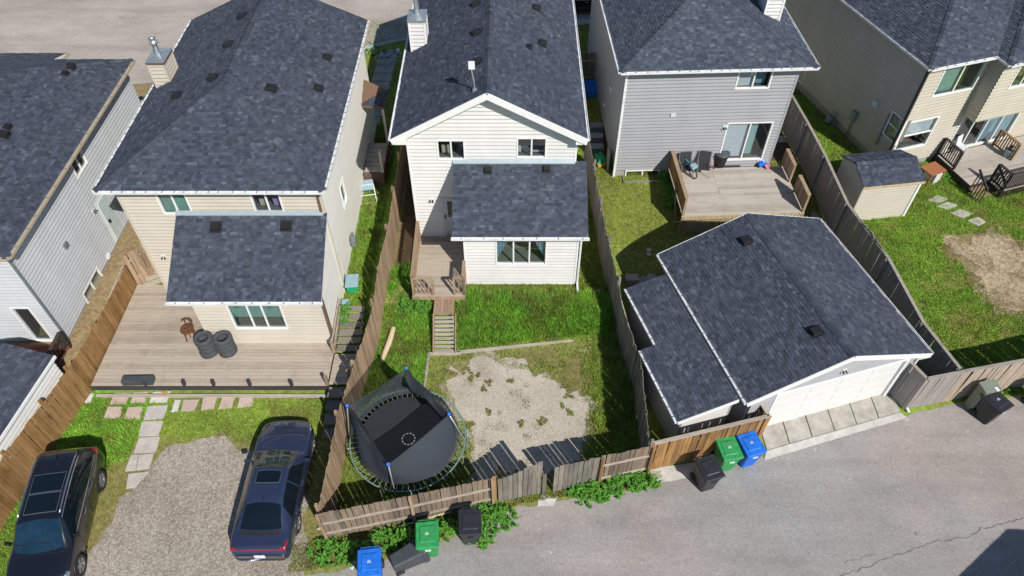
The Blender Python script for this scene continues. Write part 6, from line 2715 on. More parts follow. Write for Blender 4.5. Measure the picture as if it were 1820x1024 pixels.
Z0 = .104
bin_cart('green bin standing outside the weathered alley fence', 'bin_green', (-2.55, 8.98, Z0), .10)
bin_cart('black bin right of the green one outside the weathered alley fence', 'bin_black', (-1.28, 9.38, Z0), .05, lidmark=False)
bin_cart('blue bin cut by the bottom edge of the picture', 'bin_blue', (-4.18, 8.14, Z0), .12)
bin_cart('black bin standing left of the green and blue pair by the stained fence', 'bin_black', (6.34, 11.18, Z0), .32, lidmark=False)
bin_cart('green bin against the stained brown fence', 'bin_green', (7.10, 11.88, Z0), .20)
bin_cart('blue bin against the stained brown fence beside the concrete apron', 'bin_blue', (7.86, 12.05, Z0), .30)
bin_cart('black bin standing in front of the tan fence beside the utility cabinet', 'bin_black', (16.68, 13.72, Z0), .5)
bin_cart('dark grey bin lying on its side behind the blue bin at the bottom edge', 'bin_grey', (-3.62, 8.36, .42), math.radians(-62), (-PI / 2 + .02, 0), False, .62)
bin_cart('black bin at the right edge behind the black bin by the cabinet', 'bin_black', (18.75, 14.2, Z0), .5, lidmark=False)

# ------------------------------------------------------------------ utility cabinet
p = G(1748, 722, .1)
U = thing('utility_cabinet', 'leaning grey green utility cabinet in front of the tan fence', 'cabinet', (p.x - .4, p.y - .0, .1), .25)
m = MB()
m.hexa([(-.28, -.2, 0), (.28, -.2, 0), (.28, .16, 0), (-.28, .16, 0)], [(-.28, -.2, 1.25), (.28, -.2, 1.25), (.28, .16, 1.25), (-.28, .16, 1.25)])
m.build('housing', MT['cabinet'], U, bevel=.01)
m = MB()
m.hexa([(-.31, -.24, 1.25), (.31, -.24, 1.25), (.31, .2, 1.25), (-.31, .2, 1.25)], [(-.31, -.24, 1.28), (.31, -.24, 1.28), (.31, .2, 1.34), (-.31, .2, 1.34)])
m.build('cover', MT['cabinet'], U)
m = MB()
m.box(-.2, .05, -.215, -.2, .3, .75)
m.build('panel', MT['metal'], U)
m = MB()
m.box(.08, .2, -.26, -.1, 1.29, 1.31)
m.build('tag', MT['mat_print'], U)


# ------------------------------------------------------------------ trampoline
def trampoline():
    c = (-3.48, 12.42)
    T = thing('trampoline', 'round trampoline with a sagging black safety net in the centre yard', 'trampoline', (*c, .1))
    R_, H_ = 1.92, .8
    N = 72
    ring = [(R_ * math.cos(2 * PI * k / N), R_ * math.sin(2 * PI * k / N), H_) for k in range(N)]
    MB().tube(ring, .024, 8, True).build('frame_ring', MT['tramp'], T, True)
    # mat with stitched edge
    m = MB()
    rm = 1.62
    n = 48
    v = [(0, 0, H_ - .05)] + [(r * math.cos(2 * PI * k / n), r * math.sin(2 * PI * k / n), H_ - .05 + .05 * (r / rm) ** 2) for r in (rm * .5, rm) for k in range(n)]
    f = [(0, 1 + k, 1 + (k + 1) % n) for k in range(n)] + [(1 + k, 1 + n + k, 1 + n + (k + 1) % n, 1 + (k + 1) % n) for k in range(n)]
    m.mesh(v, f)
    mat = m.build('mat', MT['cloth_black'], T, True)
    for k in range(11):
        a0 = 2 * PI * k / 11
        m = MB()
        ri, ro = .20, .228
        pts = [a0 + t * .38 / 3 for t in range(4)]
        for a, b in zip(pts[:-1], pts[1:]):
            m.quad((ri * math.cos(a) + .02, ri * math.sin(a) - .02, H_ - .03), (ro * math.cos(a) + .02, ro * math.sin(a) - .02, H_ - .03), (ro * math.cos(b) + .02, ro * math.sin(b) - .02, H_ - .03), (ri * math.cos(b) + .02, ri * math.sin(b) - .02, H_ - .03))
        m.build('mat_print', MT['mat_print'], mat)
    me = MB().tube([(0, 0, 0), (0, R_ - rm, 0)], .013, 6).data('spring', MT['galv'])
    for k in range(60):
        a = 2 * PI * k / 60
        inst('spring', me, T, (rm * math.cos(a), rm * math.sin(a), H_), (0, 0, a - PI / 2))
    poles = [G(617, 722, 2.7), G(690, 826, 2.7), G(798, 737, 2.6), G(722, 655, 2.75)]
    tops = []
    for q in poles:
        l = q - Vector((c[0], c[1], .1))
        tops.append(l)
        a = math.atan2(l.y, l.x)
        b = Vector((R_ * math.cos(a), R_ * math.sin(a), 0))
        k = Vector((R_ * 1.03 * math.cos(a), R_ * 1.03 * math.sin(a), H_))
        m = MB()
        m.tube([b, k, l], .022, 8)
        pl = m.build('pole', MT['galv'], T, True)
        m = MB()
        m.lathe([(.05, -.04), (.06, .02), (.05, .08), (.0, .1)], 10, tuple(l))
        m.build('pole_cap', MT['blue_cap'], pl, True)
        m = MB()
        t = Vector((-math.sin(a), math.cos(a), 0)) * .5
        m.tube([b - t + Vector((0, 0, H_)), b - t, b + t, b + t + Vector((0, 0, H_))], .02, 6)
        m.build('leg', MT['galv'], T, True)
    # the net: between the mat's edge and a rope slung from pole to pole
    order = sorted(range(4), key=lambda i: math.atan2(tops[i].y, tops[i].x))
    ang = [math.atan2(tops[i].y, tops[i].x) for i in order]
    m = MB()
    rows, cols = 7, 96
    idx = {}
    for k in range(cols):
        a = -PI + 2 * PI * k / cols
        j = 0
        for q in range(4):
            a0 = ang[q]
            a1 = ang[(q + 1) % 4] + (2 * PI if q == 3 else 0)
            aa = a if a >= ang[0] else a + 2 * PI
            if a0 <= aa <= a1:
                t = (aa - a0) / (a1 - a0)
                A, B = tops[order[q]], tops[order[(q + 1) % 4]]
                break
        sag = math.sin(PI * t)
        hi = A.lerp(B, t)
        # slung rope hangs down and inwards
        hi = Vector((hi.x * (1 - .01 * sag), hi.y * (1 - .01 * sag), hi.z - .07 * sag))
        lo = Vector((1.72 * math.cos(a), 1.72 * math.sin(a), H_ + .03))
        for r in range(rows + 1):
            s = r / rows
            p_ = lo.lerp(hi, s)
            bulge = math.sin(PI * s) * .10 * sag
            p_ = Vector((p_.x * (1 + bulge * .6) + .03 * math.sin(a * 9 + s * 5) * math.sin(PI * s), p_.y * (1 + bulge * .6) + .03 * math.cos(a * 7 + s * 4) * math.sin(PI * s), p_.z))
            idx[k, r] = len(m.v)
            m.v.append(tuple(p_))
    for k in range(cols):
        for r in range(rows):
            m.f.append((idx[k, r], idx[(k + 1) % cols, r], idx[(k + 1) % cols, r + 1], idx[k, r + 1]))
            m.c.append(None)
    net = m.build('safety_net', MT['net'], T, True)
    # loose folds of net thrown over the ropes
    for (i0, i1, wd, dz) in ((3, 2, .34, .10), (0, 1, .16, .25)):
        A, B = tops[i0], tops[i1]
        mf = MB()
        n_ = 14
        cen = Vector((0, 0, 0))
        for k in range(n_ + 1):
            t = k / n_
            p_ = A.lerp(B, t) - Vector((0, 0, .07 * math.sin(PI * t)))
            inn = Vector((-p_.x, -p_.y, 0)).normalized()
            q_ = p_ + inn * wd * (.75 + .3 * math.sin(5 * t + 1)) - Vector((0, 0, dz + .12 * math.sin(9 * t)))
            mf.v += [tuple(p_ + Vector((0, 0, .01))), tuple(p_.lerp(q_, .5) - Vector((0, 0, .03))), tuple(q_)]
        for k in range(n_):
            for j in range(2):
                a_ = k * 3 + j
                mf.f.append((a_, a_ + 3, a_ + 4, a_ + 1))
                mf.c.append(None)
        mf.build('net_fold', MT['cloth_black'], T, True)
    MB().tube([m.v[idx[k, rows]] for k in range(cols)], .012, 6, True).build('net_rope', MT['cloth_black'], net)


trampoline()


# ------------------------------------------------------------------ tyres on the wide deck
def tyre_mesh():
    m = MB()
    r, w = .33, .11
    prof = [(r * .58, -w * .8), (r * .7, -w), (r * .93, -w), (r, -w * .75), (r, w * .75), (r * .93, w), (r * .7, w), (r * .58, w * .8), (r * .6, 0), (r * .58, -w * .8)]
    m.lathe(prof, 32, cap=False)
    for k in range(40):
        a = 2 * PI * k / 40
        c, s = math.cos(a), math.sin(a)
        m.beam((c * r, s * r, -w * .7), (math.cos(a + .08) * r, math.sin(a + .08) * r, w * .7), .022, .02, (c, s, 0))
    return m.data('tyre', MT['tyre_old'], False)


tm = tyre_mesh()
lv = ['bottom', 'second', 'third', 'top']
for sx, (px, side) in enumerate((((371, 634), 'left'), ((404, 632), 'right'))):
    q = G(*px, .6)
    for k in range(4):
        o = bpy.data.objects.new('tyre', tm)
        COL.objects.link(o)
        o.location = (q.x + random.uniform(-.02, .02), q.y + .2 + random.uniform(-.02, .02), .715 + k * .222)
        o.rotation_euler = (0, 0, random.uniform(0, 6))
        tag(o, 'used tyre, %s of the %s stack on the wide deck' % ({'bottom': 'lowest', 'second': 'second from below', 'third': 'third from below', 'top': 'topmost'}[lv[k]], side), 'tyre', 'tyres stacked on the wide deck')
m = MB()
m.lathe([(.0, 0), (.5, 0), (.5, .02), (.0, .02)], 28)
o = m.build('leaning_disc', MT['paver_grey'])
p = G(385, 590, 1.1)
o.location = (p.x, 16.545, 1.0)
o.rotation_euler = (math.radians(-83), 0, 0)
o.scale = (.75, .75, 1)
tag(o, 'pale round panel leaning on the cream wall behind the tyres', 'panel')


def round_chair():
    p = G(340, 603, .6)
    K = thing('wooden_chair', 'brown wooden chair with a round hoop back beside the tyres', 'chair', (p.x - .05, p.y + .12, .6), math.radians(-60))
    m = MB()
    m.lathe([(.23, .42), (.25, .44), (.25, .46), (.23, .47)], 18)
    m.build('seat', MT['chair_wood'], K)
    for a in (.8, 2.3, 3.9, 5.5):
        m = MB()
        m.tube([(.18 * math.cos(a), .18 * math.sin(a), .43), (.26 * math.cos(a), .26 * math.sin(a), 0)], .025, 8)
        m.build('leg', MT['chair_wood'], K)
    m = MB()
    m.tube([(.26 * math.cos(t), .26 * math.sin(t), .72) for t in np.linspace(-.3, PI + .3, 14)], .025, 8)
    m.build('hoop', MT['chair_wood'], K)
    for t in np.linspace(.1, PI - .1, 5):
        m = MB()
        m.tube([(.22 * math.cos(t), .22 * math.sin(t), .46), (.26 * math.cos(t), .26 * math.sin(t), .72)], .014, 6)
        m.build('spindle', MT['chair_wood'], K)
    m = MB()
    m.tube([(.22, 0, .18), (-.22, 0, .18)], .016, 6)
    m.tube([(0, .22, .18), (0, -.2, .18)], .016, 6)
    m.build('stretcher', MT['chair_wood'], K)


round_chair()


# ------------------------------------------------------------------ bicycles
def bike(label, paint, loc, rz, s=1.0, lean=0.0, tire='rubber', basket=None):
    B = thing('bicycle', label, 'bicycle', loc, rz)
    B.rotation_euler = (lean, 0, rz)
    B.scale = (s, s, s)
    r = .25
    for x in (-.45, .45):
        m = MB()
        m.tube([(x + r * math.cos(a), 0, r + r * math.sin(a)) for a in np.linspace(0, 2 * PI, 25)[:-1]], .022, 6, True)
        w = m.build('wheel', MT[tire], B, True)
        m = MB()
        for k in range(8):
            a = k * PI / 4
            m.beam((x, 0, r), (x + r * math.cos(a), 0, r + r * math.sin(a)), .006, .006)
        m.build('spokes', MT['galv'], w)
    m = MB()
    m.tube([(-.45, 0, r), (-.1, 0, .25), (.33, 0, .58)], .018, 8)
    m.tube([(-.45, 0, r), (-.18, 0, .55), (.33, 0, .62)], .018, 8)
    m.tube([(-.1, 0, .25), (-.2, 0, .66)], .018, 8)
    m.tube([(.45, 0, r), (.32, 0, .66)], .02, 8)
    m.build('frame', MT[paint], B, True)
    m = MB()
    m.tube([(.26, -.25, .76), (.33, -.1, .72), (.31, 0, .70), (.33, .1, .72), (.26, .25, .76)], .016, 8)
    m.build('handlebar', MT['black'], B, True)
    m = MB()
    m.hexa([(-.32, -.07, .66), (-.06, -.03, .66), (-.06, .03, .66), (-.32, .07, .66)], [(-.32, -.07, .71), (-.06, -.02, .70), (-.06, .02, .70), (-.32, .07, .71)])
    m.build('saddle', MT['black'], B, bevel=.015)
    m = MB()
    m.beam((-.1, .02, .25), (-.02, .07, .14), .02, .02)
    m.beam((-.1, -.02, .25), (-.18, -.07, .36), .02, .02)
    m.build('pedal', MT['black'], B)
    if basket:
        m = MB()
        m.box(.38, .56, -.12, .12, .52, .66)
        m.build('basket', MT[basket], B)
    return B


DZ = DECK_D[3]
q = G(1219, 306, DZ)
bike('light blue child bicycle standing on the square deck', 'bike_blue', (q.x, q.y + .1, DZ), math.radians(-62), 1.15, .16, basket='lightblue')
q = G(693, 110, .83)
bike('purple child bicycle on the shaded grass at the street end', 'bike_purple', (q.x, q.y, .83), .2, 1.1, .15, 'white_thing', 'white_thing')
q = G(655, 103, .83)
bike('teal child bicycle on the front path near the purple one', 'teal', (q.x, q.y, .83), .6, 1.0, -.2)


def sling_chair(label, loc, rz, mat='mesh_black', fm='galv'):
    K = thing('patio_chair', label, 'chair', loc, rz, 'patio chairs on the square deck')
    m = MB()
    m.box(-.25, .25, -.25, .2, .40, .42)
    m.build('seat', MT[mat], K)
    m = MB()
    m.hexa([(-.25, .2, .42), (.25, .2, .42), (.25, .22, .42), (-.25, .22, .42)], [(-.25, .36, .98), (.25, .36, .98), (.25, .38, .98), (-.25, .38, .98)])
    m.build('backrest', MT[mat], K)
    for s in (-1, 1):
        m = MB()
        x = s * .28
        m.tube([(x, -.3, 0), (x, -.28, .6), (x, .25, .62), (x, .38, 1.0)], .014, 6)
        m.tube([(x, .3, 0), (x, .22, .6)], .014, 6)
        m.build('leg_frame', MT[fm], K)


q = G(1213, 292, DZ)
sling_chair('black patio chair left of its twin behind the light blue bicycle', (q.x - .02, globD(0, -.55).y + .15, DZ), .1)
q = G(1238, 290, DZ)
sling_chair('black patio chair right of its twin on the square deck', (q.x + .12, globD(0, -.5).y + .15, DZ), -.15)
# scooter
q = G(1259, 288, DZ)
K = thing('scooter', 'pink toy scooter leaning on the grey wall', 'scooter', (q.x, q.y, DZ), .3)
m = MB()
m.tube([(0, 0, .06), (0, .06, .8)], .018, 6)
m.tube([(-.16, .06, .8), (.16, .06, .8)], .016, 6)
m.build('handlebar', MT['pink'], K)
m = MB()
m.box(-.05, .05, -.5, .0, .05, .08)
m.build('deck', MT['pink'], K)
for y in (-.5, .03):
    m = MB()
    m.lathe([(.02, -.02), (.06, -.02), (.06, .02), (.02, .02)], 12, (0, y, .06), axis='x')
    m.build('wheel', MT['black'], K)
# dark round bin on its mat
q = G(1277, 292, DZ)
K = thing('round_bin', 'black round lidded bin on the square deck beside the sliding door', 'bin', (q.x, q.y - .05, DZ))
K.scale = (1.25, 1.25, 1.2)
m = MB()
m.lathe([(.20, 0), (.27, .5), (.29, .52), (.29, .55)], 20)
m.build('tub', MT['black'], K, True)
m = MB()
m.lathe([(.30, .55), (.29, .6), (.2, .63), (.0, .64)], 20)
m.build('lid', MT['bin_grey'], K, True)
q = G(1295, 292, DZ)
m = MB()
m.box(-.45, .45, -.22, .22, 0, .012)
o = m.build('door_mat', MT['mat_grey'])
o.location = (q.x + .05, q.y, DZ + .006)
o.rotation_euler = (0, 0, math.radians(2.6))
tag(o, 'dark door mat in front of the sliding door of the grey house', 'mat')
# heap of bags and cloths at the right rail
q = G(1352, 292, DZ)
for i, (dx, dy, r, mt, lab) in enumerate(((-.1, .12, .22, 'white_thing', 'white bag in the heap by the right rail of the square deck'), (.12, .0, .2, 'lightblue', 'light blue bag in the heap by the right rail of the square deck'), (-.05, -.15, .17, 'bin_blue', 'blue bag in the heap by the right rail of the square deck'), (.2, -.25, .14, 'pink', 'pink cloth in the heap by the right rail of the square deck'), (.1, .2, .2, 'bin_black', 'black bag in the heap by the right rail of the square deck'))):
    m = MB()
    rows, cols = 7, 12
    for a in range(rows + 1):
        for b in range(cols):
            t, f_ = PI * a / rows, 2 * PI * b / cols
            rr = r * (1 + .25 * math.sin(3 * f_ + i) * math.sin(2 * t + i * 2) + .12 * math.sin(7 * f_ + a))
            m.v.append((rr * math.sin(t) * math.cos(f_), rr * math.sin(t) * math.sin(f_), max(-.0, r * .8 + rr * .8 * math.cos(t))))
    for a in range(rows):
        for b in range(cols):
            m.f.append((a * cols + b, (a + 1) * cols + b, (a + 1) * cols + (b + 1) % cols, a * cols + (b + 1) % cols))
            m.c.append(None)
    o = m.build('bag', MT[mt], None, False)
    o.location = (q.x + dx, q.y + dy, DZ)
    tag(o, lab, 'bag')

# ------------------------------------------------------------------ clutter in the passages
q = G(1066, 288, .8)
K = thing('ride_on_toy', 'green ride-on toy with a yellow base beside the grey house', 'toy', (q.x, q.y, .82), .3)
m = MB()
m.hexa([(-.22, -.35, .12), (.22, -.35, .12), (.22, .35, .12), (-.22, .35, .12)], [(-.14, -.28, .42), (.14, -.28, .42), (.18, .25, .36), (-.18, .25, .36)])
m.build('body', MT['green_toy'], K, bevel=.04)
m = MB()
m.box(-.26, .26, -.42, -.3, .05, .14)
m.build('bumper', MT['yellow'], K)
m = MB()
m.tube([(-.12, .1, .4), (-.12, .2, .6), (.12, .2, .6), (.12, .1, .4)], .02, 6)
m.build('handle', MT['black'], K)
for x in (-.24, .24):
    for y in (-.22, .24):
        m = MB()
        m.lathe([(.02, -.04), (.11, -.04), (.11, .04), (.02, .04)], 12, (x, y, .11), axis='x')
        m.build('wheel', MT['black'], K)
# stack of folded lounge cushions
for k in range(6):
    q = G(1060, 256 - k * 8, .95)
    m = MB()
    m.box(-.32, .32, -.25, .25, 0, .12)
    o = m.build('cushion', MT['metal' if k % 2 else 'bin_grey'], None, bevel=.04)
    o.location = (q.x, 27.6 + k * .42, .83)
    o.rotation_euler = (.35, 0, .06 * (k % 3 - 1))
    tag(o, ['grey seat cushion nearest in the row in the dark passage', 'grey seat cushion second in the row in the dark passage', 'grey seat cushion third in the row in the dark passage', 'grey seat cushion fourth in the row in the dark passage', 'grey seat cushion fifth in the row in the dark passage', 'grey seat cushion farthest in the row in the dark passage'][k], 'cushion', 'cushions in the passage beside the grey house')
q = G(1053, 165, .9)
m = MB()
m.hexa([(-.4, -.35, 0), (.4, -.35, 0), (.4, .35, 0), (-.4, .35, 0)], [(-.45, -.38, .5), (.45, -.38, .5), (.45, .38, .62), (-.45, .38, .62)])
o = m.build('tub', MT['bin_blue'], None, bevel=.04)
o.location = (q.x, q.y, .82)
tag(o, 'dark blue tub in the passage beside the grey house', 'tub')
q = G(1083, 300, .82)
m = MB()
m.box(-.35, .35, -.03, .03, 0, .9)
o = m.build('board_panel', MT['paver_grey'], None, bevel=.05)
o.location = (4.42, q.y + .1, .82)
o.rotation_euler = (0, .12, PI / 2)
tag(o, 'pale rounded board leaning at the corner of the grey house', 'board')

# beside the cream house
q = G(655, 352, .82)
K = thing('folding_frame', 'light blue and white folding frame leaning beside the cream house', 'frame', (q.x, q.y, .82), .2)
m = MB()
for a, b in (((-.35, -.4, .05), (-.3, .3, .5)), ((.35, -.4, .05), (.3, .3, .5)), ((-.35, -.4, .05), (.35, -.4, .05)), ((-.3, .3, .5), (.3, .3, .5)), ((-.33, -.1, .25), (.33, -.1, .25))):
    m.tube([a, b], .025, 6)
m.build('tube_frame', MT['white_thing'], K)
m = MB()
m.hexa([(-.33, .1, .36), (.33, .1, .36), (.3, .6, .5), (-.3, .6, .5)], [(-.33, .1, .4), (.33, .1, .4), (.3, .6, .54), (-.3, .6, .54)])
m.build('canvas', MT['lightblue'], K)
q = G(626, 437, 1.2)
K = thing('gas_meter', 'grey gas meter on the side wall of the cream house', 'meter', (-6.5, q.y + .1, .82))
m = MB()
m.box(-.12, .12, -.14, .14, .35, .72)
m.lathe([(.12, 0), (.12, .1)], 14, (.0, 0, .72))
m.build('housing', MT['metal'], K, bevel=.03)
m = MB()
m.tube([(0, .22, 0), (0, .22, .85), (0, .0, .85)], .025, 6)
m.tube([(0, -.22, .5), (0, -.22, .85), (0, .0, .85)], .025, 6)
m.build('pipe', MT['metal'], K)
q = G(628, 510, .9)
K = thing('storage_tub', 'teal and white storage tub beside the cream house', 'tub', (q.x, q.y, TZ(q.x, q.y)), .1)
m = MB()
m.hexa([(-.2, -.28, 0), (.2, -.28, 0), (.2, .28, 0), (-.2, .28, 0)], [(-.24, -.32, .42), (.24, -.32, .42), (.24, .32, .42), (-.24, .32, .42)])
m.build('body', MT['green_toy'], K, bevel=.03)
m = MB()
m.box(-.26, .26, -.34, .34, .42, .47)
m.build('lid', MT['lightblue'], K, bevel=.02)
q = G(608, 545, .8)
m = MB()
m.box(-.14, .14, -.12, .12, 0, .3)
o = m.build('hose_box', MT['lightblue'], None, bevel=.03)
o.location = (-6.42, q.y, TZ(q.x, q.y) + .02)
tag(o, 'small pale blue box at the foot of the cream side wall', 'box')
q = G(666, 290, .85)
bike('small blue and white tricycle in the passage left of the white house', 'lightblue', (q.x, q.y, .83), 1.3, .55, 0, 'white_thing')
q = G(697, 278, 1.0)
bike('small white bicycle leaning at the far end of the brown fence', 'white_thing', (q.x - .1, q.y, .83), 1.5, .6, .2, 'white_thing')

# log lying in the long grass
a, b = G(698, 575, .75), G(676, 640, .35)
m = MB()
m.tube([Vector((0, 0, 0)), (b - a) * .35 + Vector((.03, 0, .02)), (b - a) * .7, b - a], [.09, .11, .1, .08], 10)
o = m.build('log', MT['wood_pale'])
o.location = (a.x, a.y, TZ(a.x, a.y) + .12)
tag(o, 'pale bare log lying in the grass left of the overgrown steps', 'log')
# pole against the alley fence
a, b = G(708, 937, .2), G(800, 910, .2)
m = MB()
m.tube([Vector(), b - a], .035, 8)
o = m.build('pole', MT['wood_pale'])
o.location = (a.x, a.y, .22)
tag(o, 'thin wooden pole lying along the foot of the alley fence', 'pole')
for px, lab in (((570, 938), 'small pink rag on the grass at the fence corner'), ):
    q = G(*px, .15)
    m = MB()
    m.mesh([(-.14, -.06, .02), (.1, -.1, .04), (.15, .05, .1), (-.05, .1, .03), (0, 0, .09)], [(0, 1, 4), (1, 2, 4), (2, 3, 4), (3, 0, 4)])
    o = m.build('rag', MT['paver_pink'])
    o.location = (q.x, q.y, .13)
    tag(o, lab, 'rag')
# litter and stones
for px, lab, c in (((625, 1010), 'crumpled white paper left of the blue bin at the bottom', 'white_thing'), ((712, 1012), 'crumpled white paper right of the blue bin at the bottom', 'white_thing')):
    q = G(*px, .12)
    m = MB()
    for k in range(9):
        d = Vector((random.uniform(-.1, .1), random.uniform(-.1, .1), random.uniform(.02, .1)))
        m.quad(d, d + Vector((.08, .02, .03)), d + Vector((.06, .09, -.01)), d + Vector((-.02, .07, .03)))
    o = m.build('paper', MT[c])
    o.location = (q.x, q.y, .11)
    tag(o, lab, 'litter')
for i, (x, y, lab) in enumerate(((1155, 436, 'upper of the two small discs on the shaded lawn'), (1155, 443, 'lower of the two small discs on the shaded lawn'))):
    q = G(x, y, .5)
    m = MB()
    m.lathe([(.1, 0), (.11, .03), (.06, .05), (.03, .03)], 12)
    o = m.build('disc', MT['paver_grey'])
    o.location = (q.x, q.y, TZ(q.x, q.y) + .05)
    tag(o, 'pale ' + lab, 'disc')
# flat stones behind the lean-to
for i, (x, y, lab) in enumerate(((1122, 500, 'left'), (1138, 503, 'middle'), (1155, 497, 'right'))):
    q = G(x, y, .4)
    m = MB()
    m.hexa([(-.3, -.2, 0), (.28, -.22, 0), (.3, .2, 0), (-.26, .22, 0)], [(-.28, -.18, .35), (.26, -.2, .4), (.28, .18, .38), (-.24, .2, .36)])
    o = m.build('stone_slab', MT['found'], None, bevel=.02)
    o.location = (q.x, q.y, TZ(q.x, q.y))
    o.rotation_euler = (0, 0, i * .5)
    tag(o, 'grey stone slab, %s of three behind the rear lean-to' % lab, 'stone')
# front path slabs beside the cream house
for k in range(9):
    y = 30.2 + k * .78
    m = MB()
    m.box(-.5, .5, -.36, .36, 0, .04)
    o = m.build('path_slab', MT['concrete'], None, bevel=.006)
    o.location = (-7.05 + .03 * k, y, .82)
    tag(o, 'concrete path slab between the cream and white houses, number %s from the street' % ['nine', 'eight', 'seven', 'six', 'five', 'four', 'three', 'two', 'one'][k], 'path slab', 'slabs of the front path')


# ------------------------------------------------------------------ grass
def grass_field(name, label, region, n, mask=None, hmul=1.0):
    """single blades over a rectangle, thinned by the turf's density"""
    x0, x1, y0, y1 = region
    x = rng.uniform(x0, x1, n)
    y = rng.uniform(y0, y1, n)
    c, h, d = turf(x, y)
    keep = rng.random(n) < d / 1.5
    if mask is not None:
        keep &= mask(x, y)
    x, y, c, h = x[keep], y[keep], c[keep], h[keep]
    k = len(x)
    clump = fbm(x, y, 3.5, 3)
    z = TZv(x, y)
    a = rng.uniform(0, 2 * PI, k)
    hh = h * rng.uniform(.55, 1.25, k) * (.55 + .9 * clump) * hmul
    w = (.010 + .05 * np.minimum(h, .3)) * rng.uniform(.7, 1.3, k)
    lean = rng.uniform(.15, .75, k) * hh
    la = a + rng.uniform(-1, 1, k)
    bx, by = np.cos(a) * w, np.sin(a) * w
    v = np.empty((k, 3, 3))
    v[:, 0] = np.stack([x - bx, y - by, z], -1)
    v[:, 1] = np.stack([x + bx, y + by, z], -1)
    v[:, 2] = np.stack([x + np.cos(la + 1.57) * lean, y + np.sin(la + 1.57) * lean, z + hh], -1)
    me = bpy.data.meshes.new(name)
    me.vertices.add(k * 3)
    me.vertices.foreach_set('co', v.ravel())
    me.loops.add(k * 3)
    me.loops.foreach_set('vertex_index', np.arange(k * 3))
    me.polygons.add(k)
    me.polygons.foreach_set('loop_start', np.arange(k) * 3)
    me.polygons.foreach_set('loop_total', np.full(k, 3))
    me.update()
    j = rng.uniform(.62, 1.5, (k, 1))
    hue = rng.uniform(-.018, .03, (k, 1)) * np.array([[1.0, .45, .1]])
    cc = np.clip(c * j + hue, .004, 1)
    dry = rng.random(k) < .05
    cc[dry] = cc[dry] * .4 + np.array([.30, .25, .12]) * .6
    at = me.color_attributes.new('col', 'FLOAT_COLOR', 'POINT')
    full = np.ones((k, 3, 4))
    full[:, :, :3] = cc[:, None, :]
    at.data.foreach_set('color', full.ravel())
    me.materials.append(MT['grass'])
    o = bpy.data.objects.new(name, me)
    COL.objects.link(o)
    o['kind'] = 'stuff'
    o['label'] = label
    o['category'] = 'grass'
    return o


def clear(x, y):
    """no blades under buildings, decks and steps"""
    m = np.ones(x.shape, bool)
    for a in ((-13.6, -6.6, 16.6, 30), (-15.1, -6.5, 14.55, 19.6), (-3.9, 2.5, 21.6, 34), (-1.85, 2.5, 19.35, 22), (-3.85, -1.8, 18.3, 22), (-2.98, -2.12, 16.45, 18.4), (4.7, 11.9, 26.2, 37), (-23, -16.4, 16.5, 28), (-6.6, -5.65, 12.6, 18.2)):
        m &= ~((x > a[0]) & (x < a[1]) & (y > a[2]) & (y < a[3]))
    c, s = math.cos(GAR_RZ), math.sin(GAR_RZ)
    u = (x - GAR_O[0]) * c + (y - GAR_O[1]) * s
    v = -(x - GAR_O[0]) * s + (y - GAR_O[1]) * c
    m &= ~((u > -3.15) & (u < 3.15) & (v > -3.15) & (v < 3.15))
    c, s = math.cos(E_RZ), math.sin(E_RZ)
    u = (x - E_O[0]) * c + (y - E_O[1]) * s
    v = -(x - E_O[0]) * s + (y - E_O[1]) * c
    m &= ~((u > 0) & (v > 0))
    m &= ~inpoly([p[:2] for p in AL], x, y - .12)
    m &= y < 40
    for q, *_ in PV:
        m &= ~inpoly([tuple(G(a, b, .12).xy) for a, b in q], x, y)
    return m


grass_field('lawn_grass', 'long and short grass of the centre yard', (-5.8, 4.5, 9.3, 28), 520000, lambda x, y: clear(x, y) & (x > line_x(F_BC, y)) & (x < line_x(F_CD, y)))
grass_field('lawn_grass', 'grass around the paving stones and parked cars', (-16.2, -5.6, 7.2, 30), 400000, lambda x, y: clear(x, y) & (x < line_x(F_BC, y)))
grass_field('lawn_grass', 'yellowish lawn beside the square deck', (3.2, 14.6, 14.5, 30), 280000, lambda x, y: clear(x, y) & (x > line_x(F_CD, y)) & (x < line_x(F_DE, y)))
grass_field('lawn_grass', 'green lawn of the right-hand yard', (13, 25, 14.4, 33), 420000, lambda x, y: clear(x, y) & (x > line_x(F_DE, y)))
grass_field('lawn_grass', 'thin dry grass along the alley fence', (-6.8, 5, 8.2, 11.6), 90000, lambda x, y: clear(x, y) & (y < 9.45 + .21 * (x + 5.8)))
grass_field('lawn_grass', 'front lawns seen between the houses', (-12, 6, 30, 40.2), 130000, clear)


